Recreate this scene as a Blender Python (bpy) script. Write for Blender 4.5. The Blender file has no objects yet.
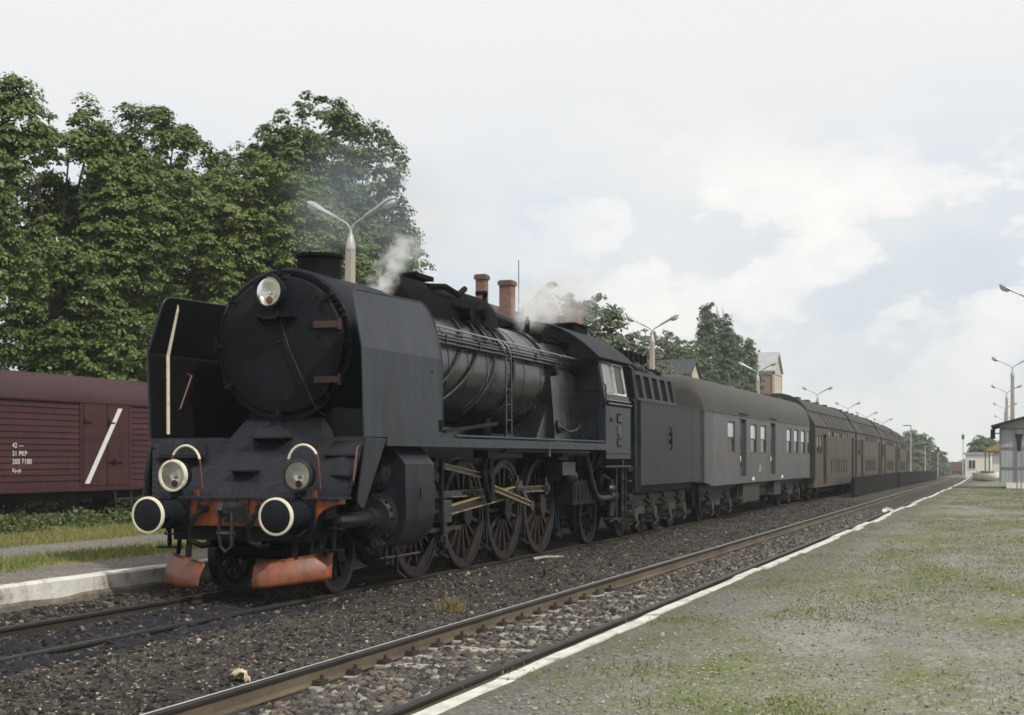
import bpy, bmesh, math, random
import numpy as np
from mathutils import Vector, Matrix, noise
R = math.radians
random.seed(7)
S = bpy.context.scene
COL = S.collection

# ------------------------------------------------------------------ camera, sky, sun, exposure
YAW = math.atan(508 / 1422)
cam_d = bpy.data.cameras.new('camera'); cam = bpy.data.objects.new('camera', cam_d); COL.objects.link(cam)
cam.location = (0, 0, 1.741); cam.rotation_euler = (R(90), 0, YAW)
cam_d.sensor_width = 36; cam_d.lens = 1422 * 36 / 1024; cam_d.shift_y = 100.5 / 1024
cam_d.clip_start = 0.1; cam_d.clip_end = 6000
S.camera = cam
SUN_EL, SUN_AZ = R(46), R(-26)          # azimuth from +X (right of the tracks) towards +Y
to_sun = Vector((math.cos(SUN_EL) * math.cos(SUN_AZ), math.cos(SUN_EL) * math.sin(SUN_AZ), math.sin(SUN_EL)))
sl = bpy.data.lights.new('sun', 'SUN'); sl.energy = 3.2; sl.angle = R(1.2); sl.color = (1.0, 0.95, 0.86)
so = bpy.data.objects.new('sun', sl); COL.objects.link(so)
so.rotation_euler = (-to_sun).to_track_quat('-Z', 'Y').to_euler(); so.location = (60, -10, 80)
W = bpy.data.worlds.new('World'); S.world = W; W.use_nodes = True

def build_world():
    nt = W.node_tree; nt.nodes.clear(); N = nt.nodes.new; L = nt.links.new
    out = N('ShaderNodeOutputWorld'); bg = N('ShaderNodeBackground'); L(bg.outputs[0], out.inputs[0])
    bg.inputs[1].default_value = 0.1
    sky = N('ShaderNodeTexSky'); sky.sky_type = 'NISHITA'; sky.sun_disc = False
    sky.sun_elevation = SUN_EL; sky.sun_rotation = math.atan2(to_sun.x, to_sun.y)
    sky.air_density = 1.0; sky.dust_density = 2.5; sky.ozone_density = 1.5
    tc = N('ShaderNodeTexCoord'); sep = N('ShaderNodeSeparateXYZ'); L(tc.outputs['Generated'], sep.inputs[0])
    def math_(op, a, b=None, clamp=False):
        m = N('ShaderNodeMath'); m.operation = op; m.use_clamp = clamp
        for i, q in enumerate((a, b)):
            if q is None: continue
            if isinstance(q, (int, float)): m.inputs[i].default_value = q
            else: L(q, m.inputs[i])
        return m.outputs[0]
    def ramp(v, stops):
        r = N('ShaderNodeValToRGB'); L(v, r.inputs[0]); e = r.color_ramp.elements
        while len(e) < len(stops): e.new(0.5)
        for q, (p, c) in zip(e, stops): q.position = p; q.color = c if len(c) == 4 else (*c, 1)
        return r.outputs[0]
    def mix(f, a, b):
        m = N('ShaderNodeMix'); m.data_type = 'RGBA'; m.clamp_result = False
        if isinstance(f, float): m.inputs[0].default_value = f
        else: L(f, m.inputs[0])
        for i, q in ((6, a), (7, b)):
            if isinstance(q, tuple): m.inputs[i].default_value = (*q, 1)
            else: L(q, m.inputs[i])
        return m.outputs[2]
    az = math_('ARCTAN2', sep.outputs[0], sep.outputs[1]); el = math_('ARCSINE', sep.outputs[2])
    # thin overcast veil: blue grey near the horizon, near white higher up
    veil = ramp(math_('MULTIPLY', el, 1.0), [(0.0, (5.9, 6.8, 7.7)), (0.06, (6.2, 7.1, 8.0)), (0.15, (7.3, 8.0, 8.7)), (0.22, (8.6, 8.9, 9.2)), (0.30, (9.7, 9.6, 9.4)), (1.0, (9.9, 9.75, 9.4))])
    comb = N('ShaderNodeCombineXYZ'); L(math_('MULTIPLY', az, 6.6), comb.inputs[0]); L(math_('MULTIPLY', el, 11.0), comb.inputs[1])
    def nz(scale, det, rough, off):
        v = N('ShaderNodeVectorMath'); v.operation = 'ADD'; L(comb.outputs[0], v.inputs[0]); v.inputs[1].default_value = off
        n = N('ShaderNodeTexNoise'); n.inputs['Scale'].default_value = scale; n.inputs['Detail'].default_value = det
        n.inputs['Roughness'].default_value = rough; L(v.outputs[0], n.inputs['Vector']); return n.outputs[0]
    soft = nz(0.8, 4, 0.5, (3.1, 1.7, 0))
    base = mix(0.92, sky.outputs[0], mix(ramp(soft, [(0.35, (0, 0, 0)), (0.68, (1, 1, 1))]), veil, (9.5, 9.4, 9.2)))
    # cumulus heads, low in the sky
    puff = nz(1.35, 10, 0.56, CLOUD_OFF)
    side = ramp(math_('ADD', az, 1.0), [(0.63, (0, 0, 0)), (0.76, (1, 1, 1))])       # the bank lies to the right, above the coaches
    band = ramp(el, [(0.0, (0, 0, 0)), (0.03, (0.2, 0.2, 0.2)), (0.08, (0.55, 0.55, 0.55)), (0.125, (1, 1, 1)), (0.18, (1, 1, 1)), (0.215, (0.35, 0.35, 0.35)), (0.25, (0, 0, 0))])
    m = math_('MULTIPLY', ramp(puff, [(0.48, (0, 0, 0)), (0.52, (0.55, 0.55, 0.55)), (0.62, (1, 1, 1))]), math_('MULTIPLY', band, side))
    col = mix(m, base, (10.3, 10.0, 9.7))
    L(col, bg.inputs[0])
CLOUD_OFF = (30.0, 0.5, 12.0)
build_world()
S.view_settings.view_transform = 'Standard'; S.view_settings.look = 'None'
S.view_settings.exposure = 0.0; S.view_settings.gamma = 1.0; S.view_settings.use_curve_mapping = False
S.render.engine = 'CYCLES'
S.cycles.use_denoising = True
S.cycles.max_bounces = 6; S.cycles.diffuse_bounces = 3; S.cycles.glossy_bounces = 3; S.cycles.transparent_max_bounces = 12
S.cycles.volume_bounces = 4; S.cycles.volume_step_rate = 2.0
S.cycles.filter_width = 1.7

# ------------------------------------------------------------------ the gentle curve and dip of the line beyond the station
def bend(y):
    if y <= 60: return 0.0
    return -(y - 60) ** 2 / 3800 if y < 110 else -(50 ** 2) / 3800 - 0.0263 * (y - 110)
def drop(y):
    if y <= 60: return 0.0
    return -(y - 60) ** 2 / 10600 if y < 105 else -(45 ** 2) / 10600 - 0.0085 * (min(y, 900) - 105)
def at(x, y, z=0.0): return (x + bend(y), y, z + drop(y))

# ------------------------------------------------------------------ materials
def principled(name):
    m = bpy.data.materials.new(name); m.use_nodes = True
    return m, m.node_tree, m.node_tree.nodes['Principled BSDF']
def mat(name, base, rough=0.6, metal=0.0, var=0.25, scale=2.5, dirt=None, dirt_amt=0.5, dirt_scale=1.2, bump=0.0, bscale=30, stretch=(1, 1, 1), spec=0.5, island=0.0, coat=0.0, streak=0.0):
    m, nt, p = principled(name); N = nt.nodes.new; L = nt.links.new
    tc = N('ShaderNodeTexCoord'); mp = N('ShaderNodeMapping'); mp.inputs['Scale'].default_value = stretch
    L(tc.outputs['Object'], mp.inputs[0])
    n = N('ShaderNodeTexNoise'); n.inputs['Scale'].default_value = scale; n.inputs['Detail'].default_value = 8; n.inputs['Roughness'].default_value = 0.65
    L(mp.outputs[0], n.inputs['Vector'])
    r = N('ShaderNodeValToRGB'); L(n.outputs[0], r.inputs[0])
    r.color_ramp.elements[0].position = 0.3; r.color_ramp.elements[1].position = 0.72
    r.color_ramp.elements[0].color = (*[c * (1 - var) for c in base], 1); r.color_ramp.elements[1].color = (*[min(1, c * (1 + var)) for c in base], 1)
    c = r.outputs[0]
    if dirt:
        n2 = N('ShaderNodeTexNoise'); n2.inputs['Scale'].default_value = dirt_scale; n2.inputs['Detail'].default_value = 10; n2.inputs['Roughness'].default_value = 0.7
        L(mp.outputs[0], n2.inputs['Vector'])
        r2 = N('ShaderNodeValToRGB'); L(n2.outputs[0], r2.inputs[0])
        r2.color_ramp.elements[0].position = 0.62 - 0.3 * dirt_amt; r2.color_ramp.elements[1].position = 0.8 - 0.25 * dirt_amt
        x = N('ShaderNodeMix'); x.data_type = 'RGBA'; L(r2.outputs[0], x.inputs[0]); L(c, x.inputs[6]); x.inputs[7].default_value = (*dirt, 1); c = x.outputs[2]
    if streak:                                                     # rain streaks and soot runs down the sheet
        ms = N('ShaderNodeMapping'); ms.inputs['Scale'].default_value = (6, 6, 0.35); L(tc.outputs['Object'], ms.inputs[0])
        n4 = N('ShaderNodeTexNoise'); n4.inputs['Scale'].default_value = 1.6; n4.inputs['Detail'].default_value = 9; n4.inputs['Roughness'].default_value = 0.7; L(ms.outputs[0], n4.inputs['Vector'])
        r4 = N('ShaderNodeMapRange'); r4.inputs[1].default_value = 0.32; r4.inputs[2].default_value = 0.68; r4.inputs[3].default_value = 1 - streak; r4.inputs[4].default_value = 1 + streak; L(n4.outputs[0], r4.inputs[0])
        v4 = N('ShaderNodeVectorMath'); v4.operation = 'SCALE'; L(c, v4.inputs[0]); L(r4.outputs[0], v4.inputs[3]); c = v4.outputs[0]
    if island:
        g = N('ShaderNodeNewGeometry'); h = N('ShaderNodeMath'); h.operation = 'MULTIPLY_ADD'
        L(g.outputs['Random Per Island'], h.inputs[0]); h.inputs[1].default_value = island * 2; h.inputs[2].default_value = 1 - island
        v = N('ShaderNodeVectorMath'); v.operation = 'SCALE'; L(c, v.inputs[0]); L(h.outputs[0], v.inputs[3]); c = v.outputs[0]
    L(c, p.inputs['Base Color'])
    rr = N('ShaderNodeMapRange'); rr.inputs[3].default_value = max(0.04, rough - 0.13); rr.inputs[4].default_value = min(1, rough + 0.13)
    L(n.outputs[0], rr.inputs[0]); L(rr.outputs[0], p.inputs['Roughness'])
    p.inputs['Metallic'].default_value = metal; p.inputs['Specular IOR Level'].default_value = spec; p.inputs['Coat Weight'].default_value = coat
    if bump:
        b = N('ShaderNodeBump'); b.inputs['Strength'].default_value = bump; b.inputs['Distance'].default_value = 0.02
        n3 = N('ShaderNodeTexNoise'); n3.inputs['Scale'].default_value = bscale; n3.inputs['Detail'].default_value = 6; L(tc.outputs['Object'], n3.inputs['Vector'])
        L(n3.outputs[0], b.inputs['Height']); L(b.outputs[0], p.inputs['Normal'])
    return m
def leaf_mat(name, dark, light, trans=0.3):
    m, nt, p = principled(name); N = nt.nodes.new; L = nt.links.new
    g = N('ShaderNodeNewGeometry'); r = N('ShaderNodeValToRGB'); L(g.outputs['Random Per Island'], r.inputs[0])
    r.color_ramp.elements[0].color = (*dark, 1); r.color_ramp.elements[1].color = (*light, 1)
    L(r.outputs[0], p.inputs['Base Color']); p.inputs['Roughness'].default_value = 0.5; p.inputs['Specular IOR Level'].default_value = 0.35
    t = N('ShaderNodeBsdfTranslucent'); L(r.outputs[0], t.inputs[0])
    mx = N('ShaderNodeMixShader'); mx.inputs[0].default_value = trans
    L(p.outputs[0], mx.inputs[1]); L(t.outputs[0], mx.inputs[2]); L(mx.outputs[0], nt.nodes['Material Output'].inputs[0])
    return m
def stone_mat(name, stops):
    m, nt, p = principled(name); N = nt.nodes.new; L = nt.links.new
    g = N('ShaderNodeNewGeometry'); r = N('ShaderNodeValToRGB'); L(g.outputs['Random Per Island'], r.inputs[0]); e = r.color_ramp.elements
    while len(e) < len(stops): e.new(0.5)
    for q, (a, c) in zip(e, stops): q.position = a; q.color = (*c, 1)
    tc = N('ShaderNodeTexCoord'); n = N('ShaderNodeTexNoise'); n.inputs['Scale'].default_value = 40; n.inputs['Detail'].default_value = 4; L(tc.outputs['Object'], n.inputs['Vector'])
    h = N('ShaderNodeMath'); h.operation = 'MULTIPLY_ADD'; L(n.outputs[0], h.inputs[0]); h.inputs[1].default_value = 0.9; h.inputs[2].default_value = 0.55
    v = N('ShaderNodeVectorMath'); v.operation = 'SCALE'; L(r.outputs[0], v.inputs[0]); L(h.outputs[0], v.inputs[3]); L(v.outputs[0], p.inputs['Base Color'])
    p.inputs['Roughness'].default_value = 0.92; p.inputs['Specular IOR Level'].default_value = 0.2
    return m
def ground_mat(name, a, b, cscale, mosaic=18, fleck=0.0, patch=None, patch_scale=0.3, patch_pos=(0.5, 0.62), bump=0.6, patch_stretch=(1, 1, 1), edge=None):
    """gravelly ground: cells of differing tone, larger drifts, optional patches of another colour"""
    m, nt, p = principled(name); N = nt.nodes.new; L = nt.links.new
    tc = N('ShaderNodeTexCoord')
    v = N('ShaderNodeTexVoronoi'); v.inputs['Scale'].default_value = mosaic; L(tc.outputs['Object'], v.inputs['Vector'])
    n = N('ShaderNodeTexNoise'); n.inputs['Scale'].default_value = cscale; n.inputs['Detail'].default_value = 10; n.inputs['Roughness'].default_value = 0.7; L(tc.outputs['Object'], n.inputs['Vector'])
    s = N('ShaderNodeSeparateColor'); L(v.outputs['Color'], s.inputs[0])
    ad = N('ShaderNodeMath'); ad.operation = 'MULTIPLY_ADD'; L(s.outputs[0], ad.inputs[0]); ad.inputs[1].default_value = 0.45; L(n.outputs[0], ad.inputs[2])
    r = N('ShaderNodeValToRGB'); L(ad.outputs[0], r.inputs[0]); r.color_ramp.elements[0].position = 0.42; r.color_ramp.elements[1].position = 1.0
    r.color_ramp.elements[0].color = (*a, 1); r.color_ramp.elements[1].color = (*b, 1); c = r.outputs[0]
    if patch:
        mp = N('ShaderNodeMapping'); mp.inputs['Scale'].default_value = patch_stretch; L(tc.outputs['Object'], mp.inputs[0])
        n2 = N('ShaderNodeTexNoise'); n2.inputs['Scale'].default_value = patch_scale; n2.inputs['Detail'].default_value = 12; n2.inputs['Roughness'].default_value = 0.72; L(mp.outputs[0], n2.inputs['Vector'])
        r2 = N('ShaderNodeValToRGB'); L(n2.outputs[0], r2.inputs[0]); r2.color_ramp.elements[0].position = patch_pos[0]; r2.color_ramp.elements[1].position = patch_pos[1]
        pv = N('ShaderNodeMix'); pv.data_type = 'RGBA'; L(s.outputs[1], pv.inputs[0]); pv.inputs[6].default_value = (*[q * 0.65 for q in patch], 1); pv.inputs[7].default_value = (*[q * 1.3 for q in patch], 1)
        x = N('ShaderNodeMix'); x.data_type = 'RGBA'; L(r2.outputs[0], x.inputs[0]); L(c, x.inputs[6]); L(pv.outputs[2], x.inputs[7]); c = x.outputs[2]
    if fleck:
        g = N('ShaderNodeMath'); g.operation = 'GREATER_THAN'; L(s.outputs[2], g.inputs[0]); g.inputs[1].default_value = 1 - fleck
        x = N('ShaderNodeMix'); x.data_type = 'RGBA'; L(g.outputs[0], x.inputs[0]); L(c, x.inputs[6]); x.inputs[7].default_value = (0.38, 0.35, 0.3, 1); c = x.outputs[2]
    if edge:
        sx = N('ShaderNodeSeparateXYZ'); L(tc.outputs['Object'], sx.inputs[0])
        e1 = N('ShaderNodeMath'); e1.operation = 'MULTIPLY_ADD'; L(n.outputs[0], e1.inputs[0]); e1.inputs[1].default_value = -2.6; L(sx.outputs[0], e1.inputs[2])
        e2 = N('ShaderNodeMapRange'); e2.inputs[1].default_value = edge[0] - 1.3; e2.inputs[2].default_value = edge[1] - 1.3; L(e1.outputs[0], e2.inputs[0])
        x = N('ShaderNodeMix'); x.data_type = 'RGBA'; L(e2.outputs[0], x.inputs[0]); x.inputs[7].default_value = (1, 1, 1, 1); x.inputs[6].default_value = (0.6, 0.6, 0.6, 1)
        y = N('ShaderNodeMix'); y.data_type = 'RGBA'; y.blend_type = 'MULTIPLY'; y.inputs[0].default_value = 1.0; L(c, y.inputs[6]); L(x.outputs[2], y.inputs[7]); c = y.outputs[2]
    L(c, p.inputs['Base Color']); p.inputs['Roughness'].default_value = 0.9; p.inputs['Specular IOR Level'].default_value = 0.25
    bm = N('ShaderNodeBump'); bm.inputs['Strength'].default_value = bump; bm.inputs['Distance'].default_value = 0.03
    L(ad.outputs[0], bm.inputs['Height']); L(bm.outputs[0], p.inputs['Normal'])
    return m
def brick_mat(name, c1, c2, mortar, scale=4.0):
    m, nt, p = principled(name); N = nt.nodes.new; L = nt.links.new
    tc = N('ShaderNodeTexCoord'); sx = N('ShaderNodeSeparateXYZ'); L(tc.outputs['Object'], sx.inputs[0])
    ad = N('ShaderNodeMath'); ad.operation = 'ADD'; L(sx.outputs[0], ad.inputs[0]); L(sx.outputs[1], ad.inputs[1])
    cb = N('ShaderNodeCombineXYZ'); L(ad.outputs[0], cb.inputs[0]); L(sx.outputs[2], cb.inputs[1])
    b = N('ShaderNodeTexBrick'); L(cb.outputs[0], b.inputs['Vector']); b.inputs['Scale'].default_value = scale
    b.inputs['Color1'].default_value = (*c1, 1); b.inputs['Color2'].default_value = (*c2, 1); b.inputs['Mortar'].default_value = (*mortar, 1); b.inputs['Mortar Size'].default_value = 0.025
    n = N('ShaderNodeTexNoise'); n.inputs['Scale'].default_value = 1.2; n.inputs['Detail'].default_value = 8; L(tc.outputs['Object'], n.inputs['Vector'])
    x = N('ShaderNodeMix'); x.data_type = 'RGBA'; x.blend_type = 'MULTIPLY'; x.inputs[0].default_value = 0.6; L(b.outputs[0], x.inputs[6]); L(n.outputs[0], x.inputs[7])
    v = N('ShaderNodeVectorMath'); v.operation = 'SCALE'; v.inputs[3].default_value = 1.5; L(x.outputs[2], v.inputs[0])
    L(v.outputs[0], p.inputs['Base Color']); p.inputs['Roughness'].default_value = 0.9
    return m

M = {}
M['loco'] = mat('sooty_black_paint', (0.013, 0.0145, 0.018), 0.45, 0, 0.4, 1.8, (0.03, 0.031, 0.032), 0.35, 1.1, 0.12, 9, spec=0.25)
M['plate'] = mat('weathered_black_plate', (0.023, 0.028, 0.037), 0.44, 0, 0.3, 2.6, (0.0125, 0.015, 0.02), 0.5, 1.6, 0.4, 2.2, stretch=(1, 1, 0.28), spec=0.3, streak=0.3)
M['apron'] = mat('dark_front_plate', (0.0135, 0.016, 0.022), 0.45, 0, 0.4, 3.0, (0.007, 0.0085, 0.011), 0.5, 2.0, 0.4, 3.0, spec=0.3, streak=0.3)  # darker version of the plate black for apron, skirts and cylinders
M['boiler'] = mat('grimy_boiler_cladding', (0.007, 0.008, 0.0095), 0.27, 0, 0.5, 1.6, (0.02, 0.021, 0.0215), 0.34, 1.0, 0.45, 3.5, spec=0.6, streak=0.3)
M['front'] = mat('matt_black_front', (0.0085, 0.0105, 0.0145), 0.56, 0, 0.35, 2.2, (0.024, 0.025, 0.026), 0.3, 1.5, 0.15, 12, spec=0.12, streak=0.25)
M['soot'] = mat('soot', (0.006, 0.006, 0.0065), 0.72, 0, 0.4, 3, None, bump=0.3, bscale=14, spec=0.05)
M['dark'] = mat('greasy_underframe', (0.007, 0.007, 0.0075), 0.6, 0, 0.5, 4, (0.022, 0.02, 0.018), 0.35, 2.5, spec=0.15)
M['steel'] = mat('oily_steel', (0.05, 0.05, 0.05), 0.38, 0.6, 0.45, 5, (0.015, 0.014, 0.013), 0.4, 4, spec=0.4)
M['orange'] = mat('orange_red_paint', (0.185, 0.05, 0.016), 0.45, 0, 0.3, 3, (0.03, 0.017, 0.012), 0.52, 2.4, 0.1, 20, spec=0.4, streak=0.3)
M['wheelred'] = mat('maroon_wheel_paint', (0.019, 0.012, 0.0115), 0.45, 0, 0.4, 4, (0.012, 0.009, 0.0085), 0.5, 3, spec=0.3)
M['cream'] = mat('cream_paint', (0.72, 0.68, 0.52), 0.5, 0, 0.12, 6, (0.25, 0.2, 0.12), 0.25, 8)
M['redline'] = mat('faded_red_paint', (0.14, 0.045, 0.04), 0.55, 0, 0.3, 8)
M['brass'] = mat('yellow_rod_edge', (0.36, 0.29, 0.11), 0.45, 0.1, 0.3, 8, (0.05, 0.04, 0.02), 0.5, 9)
M['tender'] = mat('dusty_tender_black', (0.021, 0.024, 0.029), 0.52, 0, 0.28, 2.0, (0.05, 0.047, 0.043), 0.3, 1.2, 0.1, 8, stretch=(1, 1, 0.4), spec=0.2, streak=0.28)
M['coal'] = mat('coal', (0.012, 0.012, 0.013), 0.5, 0, 0.6, 8, None, bump=1.0, bscale=10)
M['coach'] = mat('dirty_grey_coach_paint', (0.076, 0.079, 0.081), 0.42, 0, 0.12, 1.0, (0.056, 0.054, 0.049), 0.45, 0.7, stretch=(1, 1, 0.35), spec=0.35, streak=0.16)
M['coachroof'] = mat('sooty_coach_roof', (0.064, 0.061, 0.056), 0.65, 0, 0.25, 0.9, (0.05, 0.048, 0.044), 0.4, 0.8, spec=0.2, streak=0.15)
M['ddcoach'] = mat('brown_olive_coach_paint', (0.069, 0.059, 0.046), 0.55, 0, 0.15, 1.0, (0.05, 0.043, 0.034), 0.45, 0.7, stretch=(1, 1, 0.35), spec=0.25, streak=0.18)
M['ddroof'] = mat('brown_sooty_roof', (0.046, 0.043, 0.038), 0.65, 0, 0.2, 0.8, (0.045, 0.04, 0.036), 0.4, 0.6, spec=0.15, streak=0.15)
M['pale_glass'] = mat('pale_window_pane', (0.50, 0.53, 0.53), 0.15, 0, 0.1, 1.5)  # even pale grey tone for window panes
M['dark_glass'] = mat('dark_window_glass', (0.035, 0.035, 0.035), 0.08, 0, 0.2, 1.5, spec=0.7)
M['rail'] = mat('rusty_rail_side', (0.115, 0.092, 0.063), 0.85, 0.0, 0.35, 3, (0.065, 0.054, 0.041), 0.45, 2.0, stretch=(1, 0.4, 1), spec=0.3)
M['darkrail'] = mat('sooty_rail_side', (0.05, 0.041, 0.034), 0.75, 0.1, 0.3, 3, (0.028, 0.025, 0.023), 0.45, 2.0, stretch=(1, 0.4, 1), spec=0.2)
M['rail_glint'] = mat('painted_rail_glint', (0.68, 0.69, 0.70), 0.4, 0.2, 0.15, 3)  # near-white colour that paints a glint along the rail head
M['dullrail'] = mat('dull_rail_top', (0.04, 0.037, 0.035), 0.5, 0.3, 0.3, 3)
M['sleeper'] = mat('weathered_concrete_sleeper', (0.33, 0.315, 0.275), 0.9, 0, 0.25, 5, (0.16, 0.145, 0.12), 0.5, 6, 0.4, 40)
M['concrete'] = mat('weathered_concrete', (0.33, 0.31, 0.27), 0.9, 0, 0.2, 3, (0.22, 0.2, 0.17), 0.4, 4, 0.3, 30)
M['white_kerb'] = mat('worn_white_kerb_paint', (0.56, 0.55, 0.51), 0.85, 0, 0.16, 4, (0.16, 0.14, 0.12), 0.36, 3.2, 0.4, 25)
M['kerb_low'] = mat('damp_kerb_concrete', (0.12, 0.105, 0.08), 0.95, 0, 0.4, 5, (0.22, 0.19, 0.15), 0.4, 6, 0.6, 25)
M['lampgrey'] = mat('grey_lamp_metal', (0.42, 0.43, 0.44), 0.45, 0.2, 0.15, 4, (0.2, 0.2, 0.2), 0.3, 5)
M['lamplens'] = mat('dull_lamp_glass', (0.55, 0.53, 0.46), 0.2, 0, 0.15, 6)
M['wagon'] = mat('faded_maroon_planks', (0.056, 0.021, 0.024), 0.7, 0, 0.3, 2.0, (0.038, 0.017, 0.019), 0.45, 1.4, 0.3, 30, stretch=(1, 0.15, 1), spec=0.2, streak=0.25)
M['wagonroof'] = mat('maroon_brown_roof', (0.056, 0.032, 0.034), 0.8, 0, 0.25, 1.5, (0.04, 0.026, 0.027), 0.5, 1.2, stretch=(1, 0.3, 1), spec=0.15)
M['white'] = mat('chalky_white_paint', (0.66, 0.65, 0.62), 0.8, 0, 0.12, 6, (0.4, 0.34, 0.32), 0.2, 6)
M['bark'] = mat('grey_brown_bark', (0.032, 0.027, 0.022), 0.95, 0, 0.4, 6, None, bump=0.6, bscale=12, stretch=(1, 1, 0.3), spec=0.1)
M['handrail'] = mat('bright_worn_handrail', (0.26, 0.255, 0.235), 0.4, 0.3, 0.2, 5)
M['brick'] = brick_mat('red_brown_brick', (0.205, 0.088, 0.062), (0.145, 0.066, 0.05), (0.18, 0.15, 0.125), 3.2)
M['tanbrick'] = brick_mat('tan_brick', (0.27, 0.17, 0.125), (0.21, 0.14, 0.105), (0.25, 0.22, 0.19), 3.2)
M['brick_cap'] = mat('dark_chimney_cap', (0.12, 0.07, 0.05), 0.9, 0, 0.3, 3)
M['plaster'] = mat('cream_render', (0.42, 0.39, 0.32), 0.9, 0, 0.15, 1.5, (0.3, 0.27, 0.22), 0.35, 1.2, streak=0.12)
M['slate'] = mat('dark_slate_roof', (0.05, 0.052, 0.058), 0.7, 0, 0.25, 2, spec=0.2)
M['sheetroof'] = mat('pale_sheet_roof', (0.36, 0.37, 0.38), 0.6, 0.1, 0.15, 1.5)
M['shed'] = mat('grey_corrugated_sheet', (0.33, 0.35, 0.36), 0.6, 0.1, 0.1, 1.2, (0.27, 0.28, 0.28), 0.35, 1.0, streak=0.1)
M['shed_dark'] = mat('dark_shed_trim', (0.17, 0.185, 0.195), 0.7, 0, 0.2, 2)
M['felt'] = mat('dark_roof_felt', (0.035, 0.033, 0.033), 0.85, 0, 0.3, 2, spec=0.1)
M['yellowroof'] = mat('ochre_roof', (0.15, 0.11, 0.028), 0.8, 0, 0.2, 2)
M['whitewall'] = mat('whitewashed_wall', (0.68, 0.67, 0.63), 0.9, 0, 0.08, 2, streak=0.08)
M['fence'] = mat('tarred_boards', (0.017, 0.017, 0.0165), 0.85, 0, 0.4, 2, (0.03, 0.029, 0.026), 0.4, 2, stretch=(1, 4, 0.5), spec=0.06, streak=0.3)
M['stone'] = stone_mat('ballast_stone', [(0.0, (0.028, 0.0275, 0.028)), (0.35, (0.066, 0.064, 0.061)), (0.6, (0.11, 0.105, 0.096)), (0.74, (0.10, 0.088, 0.072)), (0.82, (0.15, 0.11, 0.078)), (0.92, (0.17, 0.155, 0.13)), (1.0, (0.28, 0.26, 0.22))])
M['cinder_stone'] = stone_mat('cinder_and_chippings', [(0.0, (0.009, 0.009, 0.0095)), (0.45, (0.024, 0.022, 0.021)), (0.7, (0.05, 0.043, 0.036)), (0.86, (0.085, 0.068, 0.053)), (0.96, (0.15, 0.13, 0.105)), (1.0, (0.3, 0.27, 0.22))])
M['pale_stone'] = mat('pale_chipping', (0.36, 0.32, 0.26), 0.9, 0, 0.2, 5, island=0.4)
M['grit'] = mat('platform_grit', (0.23, 0.22, 0.19), 0.9, 0, 0.3, 5, island=0.45)
M['paper'] = mat('yellowed_paper', (0.58, 0.5, 0.34), 0.85, 0, 0.25, 12, (0.25, 0.19, 0.1), 0.3, 14)
M['cinders'] = ground_mat('cinder_ballast', (0.013, 0.0122, 0.012), (0.066, 0.058, 0.049), 0.9, 45, 0.02)
M['ash'] = mat('blue_black_ash', (0.019, 0.0205, 0.0265), 0.95, 0, 0.4, 7, (0.05, 0.05, 0.055), 0.4, 9, 0.9, 25, spec=0.1)
M['platform'] = ground_mat('trodden_gravel_platform', (0.105, 0.101, 0.092), (0.285, 0.272, 0.243), 1.1, 46, 0.035, (0.118, 0.142, 0.042), 0.8, (0.45, 0.63), 0.7, (1.0, 0.45, 1), edge=(-3.1, -1.9))
M['leftpath'] = ground_mat('grey_gravel_path', (0.10, 0.09, 0.08), (0.2, 0.18, 0.16), 1.0, 30, 0.02)
M['field'] = ground_mat('rough_grass_ground', (0.07, 0.075, 0.028), (0.19, 0.19, 0.072), 0.25, 6, 0.0, (0.12, 0.1, 0.06), 0.1, (0.5, 0.7))
M['grass'] = leaf_mat('green_grass_blade', (0.115, 0.15, 0.035), (0.29, 0.31, 0.10), 0.3)
M['moss'] = leaf_mat('olive_moss_blade', (0.12, 0.14, 0.035), (0.22, 0.235, 0.085), 0.25)
M['drygrass'] = leaf_mat('dry_grass_blade', (0.20, 0.17, 0.07), (0.36, 0.31, 0.15), 0.3)
M['weed'] = leaf_mat('dull_weed_leaf', (0.045, 0.065, 0.022), (0.12, 0.15, 0.05), 0.25)
M['maple'] = leaf_mat('dark_maple_leaf', (0.042, 0.078, 0.017), (0.155, 0.215, 0.05), 0.2)
M['maple_pale'] = leaf_mat('lighter_maple_leaf', (0.07, 0.11, 0.025), (0.20, 0.255, 0.07), 0.2)
M['chestnut'] = leaf_mat('deep_green_chestnut_leaf', (0.036, 0.07, 0.018), (0.125, 0.185, 0.05), 0.2)
M['fargreen'] = leaf_mat('haze_lightened_leaf', (0.055, 0.082, 0.036), (0.135, 0.17, 0.075), 0.25)  # leaf tones lightened to paint distance haze into the colour
M['poplar'] = leaf_mat('poplar_leaf', (0.042, 0.068, 0.032), (0.105, 0.14, 0.06), 0.25)

# lamp glass / reflectors
def glassy():
    m, nt, p = principled('headlamp_glass'); N = nt.nodes.new; L = nt.links.new
    p.inputs['Base Color'].default_value = (0.9, 0.92, 0.88, 1); p.inputs['Roughness'].default_value = 0.03
    t = N('ShaderNodeBsdfTransparent'); t.inputs[0].default_value = (0.97, 0.98, 0.95, 1); g = N('ShaderNodeBsdfGlossy'); g.inputs['Roughness'].default_value = 0.03
    mx = N('ShaderNodeMixShader'); lw = N('ShaderNodeLayerWeight'); lw.inputs[0].default_value = 0.35
    L(lw.outputs['Fresnel'], mx.inputs[0]); L(t.outputs[0], mx.inputs[1]); L(g.outputs[0], mx.inputs[2]); L(mx.outputs[0], nt.nodes['Material Output'].inputs[0])
    return m
M['glass'] = glassy()
M['reflector'] = mat('silvered_reflector', (0.88, 0.87, 0.80), 0.2, 0.35, 0.06, 4)
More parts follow.
